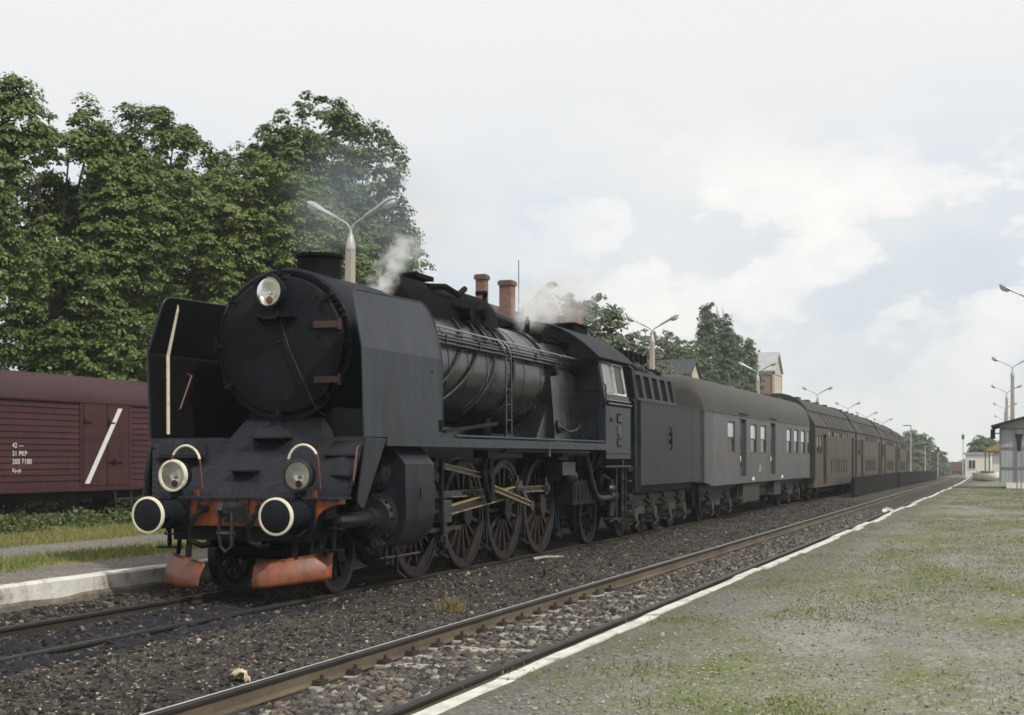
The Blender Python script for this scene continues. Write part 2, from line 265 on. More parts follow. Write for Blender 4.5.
def steam_mat(name, dens, col, scale, r, lo=0.42, hi=0.62):
    """smoke inside a closed shape; fades to nothing away from the shape's own local axis"""
    m = bpy.data.materials.new(name); m.use_nodes = True; nt = m.node_tree; nt.nodes.clear(); N = nt.nodes.new; L = nt.links.new
    out = N('ShaderNodeOutputMaterial'); v = N('ShaderNodeVolumePrincipled'); L(v.outputs[0], out.inputs['Volume'])
    v.inputs['Color'].default_value = (*col, 1); v.inputs['Anisotropy'].default_value = 0.2
    tc = N('ShaderNodeTexCoord'); n = N('ShaderNodeTexNoise'); n.inputs['Scale'].default_value = scale; n.inputs['Detail'].default_value = 6; n.inputs['Roughness'].default_value = 0.6
    L(tc.outputs['Object'], n.inputs['Vector'])
    rp = N('ShaderNodeMapRange'); rp.inputs[1].default_value = lo; rp.inputs[2].default_value = hi; L(n.outputs[0], rp.inputs[0])
    mu = N('ShaderNodeMath'); mu.operation = 'MULTIPLY'; L(rp.outputs[0], mu.inputs[0]); mu.inputs[1].default_value = dens
    L(mu.outputs[0], v.inputs['Density'])
    return m

# ------------------------------------------------------------------ mesh building
class MB:
    def __init__(s): s.v = []; s.f = []; s.m = []; s.mi = 0
    def add(s, vs, fs):
        o = len(s.v); s.v += [tuple(q) for q in vs]; s.f += [tuple(i + o for i in f) for f in fs]; s.m += [s.mi] * len(fs); return s
    def box(s, x0, x1, y0, y1, z0, z1):
        return s.add([(x0, y0, z0), (x1, y0, z0), (x1, y1, z0), (x0, y1, z0), (x0, y0, z1), (x1, y0, z1), (x1, y1, z1), (x0, y1, z1)],
                     [(0, 3, 2, 1), (4, 5, 6, 7), (0, 1, 5, 4), (1, 2, 6, 5), (2, 3, 7, 6), (3, 0, 4, 7)])
    def bar(s, p, q, w, h, up=(0, 0, 1)):
        p, q = Vector(p), Vector(q); d = (q - p).normalized(); u = Vector(up); a = d.cross(u)
        if a.length < 1e-4: a = d.cross(Vector((1, 0, 0)))
        a.normalize(); b = a.cross(d).normalized(); a *= w / 2; b *= h / 2
        return s.add([p - a - b, p + a - b, p + a + b, p - a + b, q - a - b, q + a - b, q + a + b, q - a + b],
                     [(0, 1, 2, 3), (7, 6, 5, 4), (0, 4, 5, 1), (1, 5, 6, 2), (2, 6, 7, 3), (3, 7, 4, 0)])
    def tube(s, pts, r, n=8, closed=False, r_end=None):
        P = [Vector(p) for p in pts]; k = len(P); rings = []
        t0 = (P[1] - P[0]).normalized(); ref = Vector((0, 0, 1)) if abs(t0.z) < 0.9 else Vector((1, 0, 0)); a = t0.cross(ref).normalized()
        for i in range(k):
            if closed: t = (P[(i + 1) % k] - P[i - 1]).normalized()
            elif i == 0: t = t0
            elif i == k - 1: t = (P[-1] - P[-2]).normalized()
            else: t = (P[i + 1] - P[i - 1]).normalized()
            a = (a - t * a.dot(t)).normalized(); b = t.cross(a)
            rr = r if r_end is None else r + (r_end - r) * i / (k - 1)
            rings.append([P[i] + (a * math.cos(2 * math.pi * j / n) + b * math.sin(2 * math.pi * j / n)) * rr for j in range(n)])
        vs = [q for g in rings for q in g]; fs = []
        for i in range(k if closed else k - 1):
            i2 = (i + 1) % k
            for j in range(n): j2 = (j + 1) % n; fs.append((i * n + j, i * n + j2, i2 * n + j2, i2 * n + j))
        if not closed: fs += [tuple(range(n))[::-1], tuple((k - 1) * n + j for j in range(n))]
        return s.add(vs, fs)
    def lathe(s, prof, o, axis, n=32, cap=True):
        """prof = [(radius, distance along axis)]"""
        o, ax = Vector(o), Vector(axis).normalized(); ref = Vector((0, 0, 1)) if abs(ax.z) < 0.9 else Vector((1, 0, 0))
        a = ax.cross(ref).normalized(); b = ax.cross(a); vs = []; fs = []
        for r, t in prof: vs += [o + ax * t + (a * math.cos(2 * math.pi * j / n) + b * math.sin(2 * math.pi * j / n)) * r for j in range(n)]
        for i in range(len(prof) - 1):
            for j in range(n): j2 = (j + 1) % n; fs.append((i * n + j, i * n + j2, (i + 1) * n + j2, (i + 1) * n + j))
        if cap: fs += [tuple(range(n)), tuple((len(prof) - 1) * n + j for j in range(n))[::-1]]
        return s.add(vs, fs)
    def cyl(s, p, q, r, n=20):
        d = Vector(q) - Vector(p); return s.lathe([(r, 0), (r, d.length)], p, d, n)
    def torus(s, o, axis, Rr, r, n=32, m=8):
        prof = [(Rr + r * math.cos(2 * math.pi * k / m), r * math.sin(2 * math.pi * k / m)) for k in range(m + 1)]
        return s.lathe(prof, o, axis, n, cap=False)
    def prism(s, poly, plane, a0, a1):
        """poly in 'xz' (extruded along y), 'yz' (along x) or 'xy' (along z)"""
        f = {'xz': lambda p, a: (p[0], a, p[1]), 'yz': lambda p, a: (a, p[0], p[1]), 'xy': lambda p, a: (p[0], p[1], a)}[plane]
        n = len(poly); vs = [f(p, a0) for p in poly] + [f(p, a1) for p in poly]
        fs = [tuple(range(n)), tuple(range(2 * n - 1, n - 1, -1))] + [(i, (i + 1) % n, n + (i + 1) % n, n + i) for i in range(n)]
        return s.add(vs, fs)
    def loft(s, rings, closed=False, cap=False):
        n = len(rings[0]); vs = [p for r in rings for p in r]; fs = []
        for i in range(len(rings) - 1):
            for j in range(n if closed else n - 1): j2 = (j + 1) % n; fs.append((i * n + j, i * n + j2, (i + 1) * n + j2, (i + 1) * n + j))
        if cap: fs += [tuple(range(n))[::-1], tuple((len(rings) - 1) * n + j for j in range(n))]
        return s.add(vs, fs)
    def ell(s, c, r, n=16, m=10):
        vs = [(c[0], c[1], c[2] - r[2])]; fs = []
        for i in range(1, m):
            t = -math.pi / 2 + math.pi * i / m
            vs += [(c[0] + r[0] * math.cos(t) * math.cos(2 * math.pi * j / n), c[1] + r[1] * math.cos(t) * math.sin(2 * math.pi * j / n), c[2] + r[2] * math.sin(t)) for j in range(n)]
        vs.append((c[0], c[1], c[2] + r[2])); L_ = len(vs) - 1
        for j in range(n): j2 = (j + 1) % n; fs += [(0, 1 + j2, 1 + j), (L_, 1 + (m - 2) * n + j, 1 + (m - 2) * n + j2)]
        for i in range(m - 2):
            for j in range(n): j2 = (j + 1) % n; fs.append((1 + i * n + j, 1 + i * n + j2, 1 + (i + 1) * n + j2, 1 + (i + 1) * n + j))
        return s.add(vs, fs)
    def build(s, name, mats, parent=None, smooth=35, bevel=0.0, recalc=True):
        me = bpy.data.meshes.new(name); me.from_pydata(s.v, [], s.f)
        for m in (mats if isinstance(mats, (list, tuple)) else [mats]): me.materials.append(m)
        if any(s.m): me.polygons.foreach_set('material_index', s.m)
        if recalc:
            bm = bmesh.new(); bm.from_mesh(me); bmesh.ops.recalc_face_normals(bm, faces=bm.faces); bm.to_mesh(me); bm.free()
        if smooth:
            me.polygons.foreach_set('use_smooth', [True] * len(me.polygons)); me.set_sharp_from_angle(angle=R(smooth))
        o = bpy.data.objects.new(name, me); COL.objects.link(o)
        if parent: o.parent = parent
        if bevel:
            b = o.modifiers.new('bevel', 'BEVEL'); b.width = bevel; b.segments = 2; b.limit_method = 'ANGLE'; b.angle_limit = R(40); b.harden_normals = False
        return o
def np_mesh(name, verts, k, mats, parent=None, midx=None, smooth=False):
    """verts (n,3), faces are consecutive runs of k corners given by an index array or plain order"""
    me = bpy.data.meshes.new(name); verts = np.asarray(verts, np.float32)
    if isinstance(k, int): idx = np.arange(len(verts), dtype=np.int32); kk = k
    else: idx = k.astype(np.int32).ravel(); kk = k.shape[1]
    nf = len(idx) // kk
    me.vertices.add(len(verts)); me.vertices.foreach_set('co', verts.ravel())
    me.loops.add(len(idx)); me.loops.foreach_set('vertex_index', idx)
    me.polygons.add(nf); me.polygons.foreach_set('loop_start', np.arange(0, nf * kk, kk, dtype=np.int32))
    for m in (mats if isinstance(mats, (list, tuple)) else [mats]): me.materials.append(m)
    if midx is not None: me.polygons.foreach_set('material_index', np.asarray(midx, np.int32))
    me.update(calc_edges=True); me.validate()
    if smooth: me.polygons.foreach_set('use_smooth', [True] * nf)
    o = bpy.data.objects.new(name, me); COL.objects.link(o)
    if parent: o.parent = parent
    return o
def tag(o, label=None, cat=None, group=None, kind=None):
    if label: o['label'] = label
    if cat: o['category'] = cat
    if group: o['group'] = group
    if kind: o['kind'] = kind
    return o
def thing(name, label, cat, loc=(0, 0, 0), rz=0.0, group=None):
    o = bpy.data.objects.new(name, None); COL.objects.link(o); o.empty_display_size = 0.3
    o.location = loc; o.rotation_euler = (0, 0, rz); return tag(o, label, cat, group)
def copy_tree(o, parent=None):
    c = o.copy(); COL.objects.link(c)
    if parent: c.parent = parent
    for ch in list(o.children): copy_tree(ch, c)
    return c
def sweep(poly, ys, closed=True):
    """rings of an (x, z) outline carried along the line's curve"""
    return [[at(x, y, z) for x, z in poly] for y in ys]
def stations(y0, y1, near=60, step=1.5, far=8.0):
    ys = [y0]
    while ys[-1] < y1: ys.append(min(y1, ys[-1] + (step if ys[-1] < near else far if ys[-1] > 160 else 4.0)))
    return ys
# ------------------------------------------------------------------ the ground, tracks and platforms
TC1, TC2 = -9.08, -4.83            # centre lines of the two tracks
rng = np.random.default_rng(11)
bend_v = np.vectorize(bend); drop_v = np.vectorize(drop)
def fb(x, y, s=1.0, o=0.0): return noise.fractal(Vector((x * s + o, y * s, o)), 0.9, 2.0, 5)
def sheet(name, xs, ys, zf, m, kind='structure', smooth=True):
    vs = []
    for y in ys:
        for x in xs: vs.append(at(x, y, zf(x, y)))
    n = len(xs); fs = [(j * n + i, j * n + i + 1, (j + 1) * n + i + 1, (j + 1) * n + i) for j in range(len(ys) - 1) for i in range(n - 1)]
    o = np_mesh(name, vs, np.array(fs), m, smooth=smooth); return tag(o, kind=kind)
def frange(a, b, s): return list(np.arange(a, b + s * 0.5, s))
# one far sheet of rough grassland to the horizon
gx = [-1400, -700, -300, -150, -100, -70, -50, -38] + frange(-30, 24, 6) + [40, 70, 120, 300, 700, 1400]
gy = [-250, -60, -20, 0] + frange(10, 200, 10) + [230, 270, 330, 400, 500, 650, 900, 1300, 1900]
sheet('ground', gx, gy, lambda x, y: -0.42 + 0.12 * fb(x, y, 0.1), M['field'])
# the cinder bed that carries both tracks
def bed_z(x, y):
    zz = -0.055 + 0.035 * fb(x, y, 0.8) + 0.018 * fb(x, y, 3.1, 5)
    if -5.605 < x < -4.0: zz = -0.165 + 0.02 * fb(x, y, 2.2)
    elif x >= -4.0: zz = -0.19 + 0.02 * fb(x, y, 2)
    elif x < -10.0: zz = -0.05 - 0.06 * min(1, (-10.0 - x) / 0.6) * 0 + 0.07 * max(0, (-10.2 - x) / 0.6) + 0.03 * fb(x, y, 1.7)
    elif x < -8.45: zz = -0.10 + 0.03 * fb(x, y, 1.5)
    if x < -5.6 and x > -8.3: zz += 0.02 * math.sin((x + 8.3) / 2.7 * math.pi)
    return zz
bx = [-10.78, -10.6, -10.45, -10.3, -10.15, -10.0, -9.9, -9.7, -9.4, -9.1, -8.8, -8.6, -8.45, -8.3] + frange(-8.2, -5.7, 0.125) + [-5.66, -5.61, -5.595, -5.5] + frange(-5.4, -4.1, 0.13) + [-4.02, -3.98, -3.8, -3.6, -3.4, -3.2, -3.05]
by = frange(3, 24, 0.14) + frange(24.4, 60, 0.5) + frange(61.5, 130, 1.5) + frange(134, 240, 6)
sheet('track_bed', bx, by, bed_z, M['cinders'])
def rail_profile(xc):
    p = [(-0.065, -0.155), (0.065, -0.155), (0.065, -0.143), (0.012, -0.128), (0.009, -0.04), (0.034, -0.03), (0.036, -0.006), (0.028, 0.0), (-0.028, 0.0), (-0.036, -0.006), (-0.034, -0.03), (-0.009, -0.04), (-0.012, -0.128), (-0.065, -0.143)]
    return [(xc + a, b) for a, b in p]
RY = [2, 5, 10, 20, 30, 45, 60] + frange(64, 240, 4) + [260, 300, 360, 440, 540, 640]
def track(xc, with_glint):
    t = tag(thing('railway_track', None, None), kind='structure')
    for s in (-1, 1):
        rb_ = MB().loft(sweep(rail_profile(xc + s * 0.7535), RY), closed=True); rb_.m = [1 if 4 <= k % 14 <= 10 else 0 for k in range(len(rb_.f))]   # rusty web, dark oily head
        r = rb_.build('rail', [M['rail'] if with_glint else M['darkrail'], M['dullrail']], t, smooth=25)
        x = xc + s * 0.7535
        tp_ = MB().loft([[at(x - 0.008, y, 0.003), at(x + 0.026, y, 0.003)] for y in RY]); tp_.mi = 1 if with_glint and s < 0 else 0
        tp_.loft([[at(x - 0.026, y, 0.003), at(x - 0.008, y, 0.003)] for y in RY]).build('rail_top', [M['dullrail'], M['rail_glint']], r, smooth=0)  # glint painted as a pale strip on one edge of one rail
    return t
t1 = track(TC1, False); t2 = track(TC2, True)
for k in range(15):                                                # the sleepers that show through the ballast
    y = 10.6 + k * 0.63; b = MB().box(TC2 - 1.25, TC2 + 1.25, y - 0.13, y + 0.13, -0.34, -0.14 + random.uniform(-0.014, 0.006))
    b.build('sleeper', M['sleeper'], t2, bevel=0.015)
    for s in (-1, 1):                                              # rail fastenings
        x = TC2 + s * 0.7535; f = MB()
        for q in (-1, 1): f.box(x + q * 0.105 - 0.04, x + q * 0.105 + 0.04, y - 0.07, y + 0.07, -0.145, -0.10).cyl((x + q * 0.12, y, -0.12), (x + q * 0.12, y, -0.06), 0.018, 8)
        f.build('rail_fastening', M['darkrail'], t2, smooth=0)

# platforms
PZ, LZ = 0.27, 0.295
px_ = [-3.26, -3.2, -3.1, -3.0, -2.8] + frange(-2.6, 1.2, 0.2) + [1.6, 2, 3, 4.5, 6, 8, 11, 15, 22]
py_ = frange(2, 26, 0.2) + frange(26.5, 70, 1.0) + frange(72, 190, 3)
sheet('platform', px_, py_, lambda x, y: PZ - 0.004 + (0.012 * fb(x, y, 0.7) + 0.006 * fb(x, y, 4)) * min(1, max(0, (x + 3.2) * 1.5)), M['platform'])
k = MB(); y = 1.5; i = 0                                            # worn white edging, laid in lengths that no longer line up
while y < 186:
    ln = random.choice([1.4, 2.0, 2.6]) if y < 70 else 4.0; dx = random.uniform(-0.05, 0.05); w = random.uniform(0.02, 0.08); dz = random.uniform(-0.012, 0.012)
    n = 6; rings = []
    for j in range(n + 1):
        yy = y + ln * j / n * 0.995; e = 0.012 * fb(yy, 3.3, 2.5, i); e2 = 0.025 * fb(yy, 9.1, 2.1, i)
        rings.append([at(a, yy, b) for a, b in [(-3.22 + dx + w + e2, PZ + 0.008 + dz), (-3.29 + dx + e, PZ + 0.008 + dz), (-3.32 + dx + e, PZ - 0.012 + dz), (-3.30 + dx + e, PZ - 0.09), (-3.30 + dx + e, -0.3), (-3.22 + dx + w, -0.3)]])
    k.loft(rings, closed=True, cap=True); y += ln; i += 1
tag(k.build('platform_kerb', M['white_kerb'], smooth=30), kind='structure')
lx_ = [-75, -60, -45, -36, -30, -27, -25, -23.5, -22.5, -21.5, -20.5, -19.5, -18.5, -17.5, -16.5] + frange(-16, -10.8, 0.4)
def left_z(x, y):
    z = LZ + 0.01 * fb(x, y, 0.8)
    if x < -19.5: z = LZ - 0.33 * min(1, (-19.5 - x) / 2.5) + 0.04 * fb(x, y, 0.6)
    return z
sheet('verge', [q for q in lx_ if q <= -15.4], frange(2, 90, 1.0) + frange(94, 230, 6), left_z, M['field'])
sheet('path', frange(-15.5, -13.4, 0.35), frange(2, 90, 1.0) + frange(94, 230, 6), lambda x, y: left_z(x, y) + 0.006, M['leftpath'])
sheet('verge', frange(-13.4, -12.0, 0.35), frange(2, 90, 1.0) + frange(94, 230, 6), lambda x, y: left_z(x, y) + 0.004, M['field'])
sheet('path', frange(-12.1, -10.85, 0.25), frange(2, 90, 0.6) + frange(94, 230, 6), lambda x, y: left_z(x, y) + 0.008, M['leftpath'])
ly_ = frange(2, 40, 0.25) + frange(42, 230, 4)
k = MB(); k2 = MB(); ra = []; rb = []
for y in ly_:
    e = 0.012 * fb(y, 1.3, 1.5); low = 0.10 + 0.03 * fb(y, 7.7, 0.9)
    chip = 0.05 * max(0, fb(y, 5.1, 1.1) - 0.25)
    ra.append([at(-10.98, y, LZ + 0.006), at(-10.86, y, LZ + 0.012), at(-10.76 - chip + e, y, LZ + 0.012 - chip * 0.5), at(-10.735 + e - chip, y, LZ - 0.015), at(-10.735 + e, y, low)])
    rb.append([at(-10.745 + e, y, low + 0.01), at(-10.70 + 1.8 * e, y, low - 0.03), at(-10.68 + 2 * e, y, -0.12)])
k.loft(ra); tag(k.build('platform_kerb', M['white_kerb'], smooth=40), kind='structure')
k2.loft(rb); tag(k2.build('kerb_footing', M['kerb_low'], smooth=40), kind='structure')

# ------------------------------------------------------------------ loose stones, ash, grass (nobody could count these)
PHI = (1 + 5 ** 0.5) / 2
ICO_V = np.array([(-1, PHI, 0), (1, PHI, 0), (-1, -PHI, 0), (1, -PHI, 0), (0, -1, PHI), (0, 1, PHI), (0, -1, -PHI), (0, 1, -PHI), (PHI, 0, -1), (PHI, 0, 1), (-PHI, 0, -1), (-PHI, 0, 1)], float) / 1.9
ICO_F = np.array([(0, 11, 5), (0, 5, 1), (0, 1, 7), (0, 7, 10), (0, 10, 11), (1, 5, 9), (5, 11, 4), (11, 10, 2), (10, 7, 6), (7, 1, 8), (3, 9, 4), (3, 4, 2), (3, 2, 6), (3, 6, 8), (3, 8, 9), (4, 9, 5), (2, 4, 11), (6, 2, 10), (8, 6, 7), (9, 8, 1)])
def stones(name, P, size, m, flat=0.65):
    n = len(P); size = np.asarray(size)
    V = ICO_V[None] * rng.uniform(0.68, 1.22, (n, 12, 1)) * (rng.uniform(0.65, 1.25, (n, 1, 3)) * np.array([1, 1, flat]))
    a = rng.uniform(0, 6.28, n); c, s = np.cos(a), np.sin(a); b = rng.normal(0, 0.35, (n, 2))
    X = V[..., 0] * c[:, None] - V[..., 1] * s[:, None]; Y = V[..., 0] * s[:, None] + V[..., 1] * c[:, None]
    Z = V[..., 2] + X * b[:, :1] + Y * b[:, 1:]
    V = np.stack([X, Y, Z], -1) * size[:, None, None] + P[:, None]
    F = ICO_F[None] + (np.arange(n) * 12)[:, None, None]
    return tag(np_mesh(name, V.reshape(-1, 3), F.reshape(-1, 3), m), kind='stuff')
def scatter(n, x0, x1, y0, y1, zf, power=1.6):
    """more points near the camera"""
    y = y0 + (y1 - y0) * rng.uniform(0, 1, n) ** power; x = rng.uniform(x0, x1, n)
    z = np.array([zf(a, b) for a, b in zip(x, y)])
    return np.stack([x + bend_v(y), y, z + drop_v(y)], -1)
P = scatter(26000, -5.38, -4.13, 7.5, 52, bed_z); sz = rng.gamma(5, 0.0068, len(P)).clip(0.012, 0.062)
P[:, 2] += 0.006
keep = (np.abs(((P[:, 1] - 10.6) / 0.63 + 0.5) % 1 - 0.5) > 0.17) | (P[:, 1] < 11.8) | (rng.uniform(0, 1, len(P)) < np.where((P[:, 1] > 11.9) & (P[:, 1] < 16), 0.4, 0.9))
stones('ballast_stones', P[keep], sz[keep], M['stone'])
P = scatter(52000, -8.25, -5.6, 8, 60, bed_z, 1.5); sz = rng.gamma(1.8, 0.0052, len(P)).clip(0.004, 0.045)
g = rng.uniform(0, 1, len(P)) < 0.03
stones('cinder_stones', P[~g], sz[~g], M['cinder_stone']); stones('pale_chippings', P[g], sz[g] * 0.85, M['pale_stone'])
# the blue black ash raked out beside and between the rails of the loco's track
def ash_z(x, y):
    r = math.exp(-((x + 8.02 + 0.05 * math.sin(y * 2.1)) / 0.17) ** 2) * (0.05 + 0.06 * fb(x, y, 2.5) + 0.035 * fb(x, y, 9, 2)) * max(0, min(1, (17.5 - y) / 3))
    q = math.exp(-((x + 9.1) / 0.5) ** 2) * (0.045 + 0.05 * fb(x, y, 1.7) + 0.04 * fb(x, y, 8, 3)) * max(0, min(1, (17.0 - y) / 2.0))
    return bed_z(x, y) - 0.012 + r + q
P = np.concatenate([scatter(5200, -10.7, -9.95, 9, 19, bed_z, 1), scatter(4500, -9.75, -7.4, 9, 18, lambda x, y: ash_z(x, y), 1)]); stones('ash_clinker', P, rng.gamma(2.0, 0.008, len(P)).clip(0.005, 0.045), M['cinder_stone'])
P = scatter(24000, -3.05, 3.4, 7.2, 36, lambda x, y: PZ + 0.003, 1.5); stones('platform_grit', P, rng.gamma(2.0, 0.0028, len(P)).clip(0.002, 0.018), M['grit'])
sheet('ash', frange(-9.75, -8.42, 0.07), frange(8, 18.4, 0.09), ash_z, M['ash'], 'stuff')
sheet('ash', frange(-8.25, -7.4, 0.05), frange(8, 18.4, 0.09), ash_z, M['ash'], 'stuff')

def blades(name, P, h, w, m, lean=0.5):
    n = len(P); a = rng.uniform(0, 6.28, n); d = np.stack([np.cos(a), np.sin(a), np.zeros(n)], -1); b = rng.uniform(0, 6.28, n)
    l = np.stack([np.cos(b), np.sin(b), np.zeros(n)], -1) * (rng.uniform(0, lean, n) * h)[:, None]; up = np.array([0, 0, 1.0]) * h[:, None]
    ww = (w * rng.uniform(0.6, 1.3, n))[:, None] * d / 2
    V = np.stack([P - ww, P + ww, P + up * 0.6 + l * 0.4 + ww * 0.8, P + up + l, P + up * 0.6 + l * 0.4 - ww * 0.8], 1)
    return tag(np_mesh(name, V.reshape(-1, 3), 5, m), kind='stuff')
def patchy(P, s, thr, o=0.0):
    v = np.array([noise.fractal(Vector((p[0] * s + o, p[1] * s * 0.6, o)), 0.8, 2.1, 4) for p in P]); return P[(v + rng.normal(0, 0.12, len(P))) > thr]
lz = lambda x, y: left_z(x, y)
P = patchy(scatter(26000, -13.9, -11.7, 12, 34, lz, 1.2), 0.5, -0.18); P = P[np.abs(P[:, 0] + 12.8) < rng.uniform(0.5, 1.15, len(P))]
blades('grass', P, rng.uniform(0.025, 0.10, len(P)), 0.012, M['grass'])
P = scatter(26000, -18.6, -15.2, 17, 46, lz, 1.2); blades('dry_grass', P, rng.uniform(0.05, 0.16, len(P)), 0.016, M['drygrass']) if False else blades('grass', P, rng.uniform(0.03, 0.09, len(P)), 0.018, [M['grass']])
P = scatter(9000, -17.5, -15.4, 17, 46, lz, 1.2); blades('dry_grass', P, rng.uniform(0.03, 0.13, len(P)), 0.014, M['drygrass'])
# tall weeds in front of and under the goods wagon
C = patchy(scatter(900, -21.2, -17.9, 21, 50, lz, 1.1), 0.5, -0.1); V = []
for c in C:
    hh = random.uniform(0.06, 0.34) * (0.5 if c[0] > -19.0 else 1) + (0.25 if random.random() < 0.08 else 0)
    V.append(c + rng.normal(0, 1, (46, 3)) * [0.13, 0.13, 0] + np.stack([np.zeros(46), np.zeros(46), hh * rng.uniform(0.02, 1, 46) ** 0.8], -1))
V = np.concatenate(V)
def leaves(name, P, nrm, size, m, parent=None):
    """diamond leaves lying roughly across the normal"""
    n = len(P); size = np.asarray(size).reshape(-1, 1) * np.ones((n, 1)); nrm = nrm / np.linalg.norm(nrm, axis=1, keepdims=True)
    a = np.cross(nrm, rng.normal(0, 1, (n, 3))); a /= np.linalg.norm(a, axis=1, keepdims=True); b = np.cross(nrm, a)
    a = a * size * 0.5; b = b * size * 0.36
    return np_mesh(name, np.stack([P - a, P - a * 0.1 + b, P + a, P - a * 0.1 - b], 1).reshape(-1, 3), 4, m, parent)
tag(leaves('weeds', V, rng.normal(0, 1, (len(V), 3)) + [0, 0, 0.7], rng.uniform(0.05, 0.12, len(V)), M['weed']), kind='stuff')
# thin grass and moss tufts coming up through the platform
P = patchy(scatter(150000, -2.9, 6.5, 7.3, 70, lambda x, y: PZ - 0.003, 1.6), 0.55, 0.16, 3.7)
blades('platform_grass', P, rng.uniform(0.005, 0.022, len(P)), 0.009, M['moss'], 1.1)
P = patchy(scatter(110000, -2.2, 7, 13, 75, lambda x, y: PZ - 0.003, 1.35), 0.42, -0.12, 9.2)
blades('platform_grass', P, rng.uniform(0.004, 0.018, len(P)) * (1 + P[:, 1] / 50), 0.012, M['moss'], 1.1)
tuft = [(-3.0, 9.2, 160, 0.22), (-2.45, 9.6, 300, 0.2), (-2.2, 8.6, 260, 0.25), (-1.9, 13.6, 260, 0.3), (-2.85, 12.6, 220, 0.2), (-1.2, 8.4, 300, 0.25), (0.2, 9.5, 350, 0.3), (0.9, 13.0, 400, 0.4), (1.3, 20.5, 500, 0.6), (0.9, 26, 500, 0.7), (2.4, 33, 600, 0.9), (-6.2, 11.6, 60, 0.07), (-7.2, 11.2, 60, 0.1), (-6.9, 12.9, 50, 0.06)]
Q = np.concatenate([np.stack([rng.normal(x, r, n), rng.normal(y, r * 1.3, n), np.full(n, PZ - 0.004 if x > -3.2 else -0.05)], -1) for x, y, n, r in tuft])
blades('grass_tufts', Q, rng.uniform(0.008, 0.04, len(Q)), 0.010, M['grass'], 1.2)
Q = np.stack([rng.normal(-6.25, 0.07, 170), rng.normal(15.4, 0.07, 170), np.full(170, -0.05)], -1)
tag(blades('dry_grass_tuft', Q, rng.uniform(0.05, 0.2, 170), 0.009, M['drygrass'], 1.2), 'dry straw coloured grass tuft growing in the cinders between the tracks', 'grass tuft', kind='thing')
# ------------------------------------------------------------------ the steam locomotive (local: x across, y back from the buffer faces, z up from the rail)
def arc(cx, cz, r, a0, a1, n): return [(cx + r * math.cos(R(a0 + (a1 - a0) * i / n)), cz + r * math.sin(R(a0 + (a1 - a0) * i / n))) for i in range(n + 1)]
def wheel(parent, s, y, r, spokes, m, weight=None, xc=0.75, crank=None):
    b = MB(); x0 = s * (xc - 0.06); x1 = s * (xc + 0.055); ax = (s, 0, 0)
    b.lathe([(0.13 if r > 0.7 else 0.1, 0), (0.13 if r > 0.7 else 0.1, 0.17)], (s * (xc - 0.06), y, r), ax, 20)
    b.lathe([(r - 0.15, 0.0), (r - 0.065, 0.0), (r - 0.065, 0.1), (r - 0.15, 0.1), (r - 0.15, 0.0)], (s * (xc - 0.055), y, r), ax, 48, cap=False)
    for k in range(spokes):
        a = 2 * math.pi * (k + 0.5) / spokes; c, q = math.cos(a), math.sin(a)
        b.bar((s * (xc - 0.0), y + c * 0.1, r + q * 0.1), (s * (xc - 0.0), y + c * (r - 0.1), r + q * (r - 0.1)), 0.055 if r > 0.7 else 0.045, 0.06, up=(1, 0, 0))
    if weight:
        a0, a1 = weight
        pts = [(y + (r - 0.09) * math.cos(R(a0 + (a1 - a0) * i / 14)), r + (r - 0.09) * math.sin(R(a0 + (a1 - a0) * i / 14))) for i in range(15)]
        b.prism(pts, 'yz', min(x0, x1) + 0.012, max(x0, x1) + 0.004)
    if crank: b.cyl((s * (xc + 0.05), y, r), (s * (xc + 0.13), y, r), 0.17, 20).bar((s * (xc + 0.09), y, r), (s * (xc + 0.09), y + crank[0], r + crank[1]), 0.26, 0.085, up=(1, 0, 0))
    w = b.build('wheel', m, parent, smooth=35)
    MB().lathe([(r - 0.07, 0), (r + 0.028, 0.0), (r + 0.03, 0.02), (r + 0.006, 0.04), (r, 0.135), (r - 0.012, 0.14), (r - 0.07, 0.14), (r - 0.07, 0)], (s * (xc - 0.075), y, r), ax, 64, cap=False).build('tyre', M['wheel_tyre'], w, smooth=30)
    return w
M['wheel_tyre'] = mat('worn_tyre_steel', (0.03, 0.028, 0.027), 0.45, 0.4, 0.35, 4, (0.02, 0.018, 0.017), 0.4, 5)

LO = thing('steam_locomotive', 'sooty black steam locomotive with orange buffer beam heading the train', 'locomotive', (TC1, 14.72, 0))
LO.rotation_euler = (0, R(-0.2), 0)
b = MB()                                                           # frame, ashpan and everything dark behind the wheels
for s in (-1, 1): b.box(s * 0.55 - 0.02, s * 0.55 + 0.02, 0.92, 13.9, 0.62, 1.22)
b.box(-0.53, 0.53, 1.6, 13.8, 1.05, 1.35).box(-0.5, 0.5, 2.1, 3.6, 0.5, 1.0).box(-0.52, 0.52, 5.0, 9.5, 1.3, 2.0).box(-0.6, 0.6, 10.6, 12.6, 0.55, 1.7)
for y in (5.2, 7.1, 9.0): b.box(-0.53, 0.53, y - 0.05, y + 0.05, 0.6, 1.4)
b.build('frame', M['dark'], LO, smooth=0)
BP = [(-1.46, 1.235), (1.46, 1.235), (1.46, 1.18)] + [(1.46 - 0.40 * math.sin(R(t)), 1.18 - 0.28 * (1 - math.cos(R(t)))) for t in range(15, 91, 15)] + [(0.98, 0.90), (-0.98, 0.90)] + [(-(1.46 - 0.40 * math.sin(R(t))), 1.18 - 0.28 * (1 - math.cos(R(t)))) for t in range(90, 14, -15)] + [(-1.46, 1.18)]
beam = MB().prism(BP, 'xz', 0.64, 0.68).build('buffer_beam', M['orange'], LO, smooth=0, bevel=0.006)
b = MB().box(-1.42, 1.42, 0.60, 0.94, 1.237, 1.262)                   # lip along the top of the beam
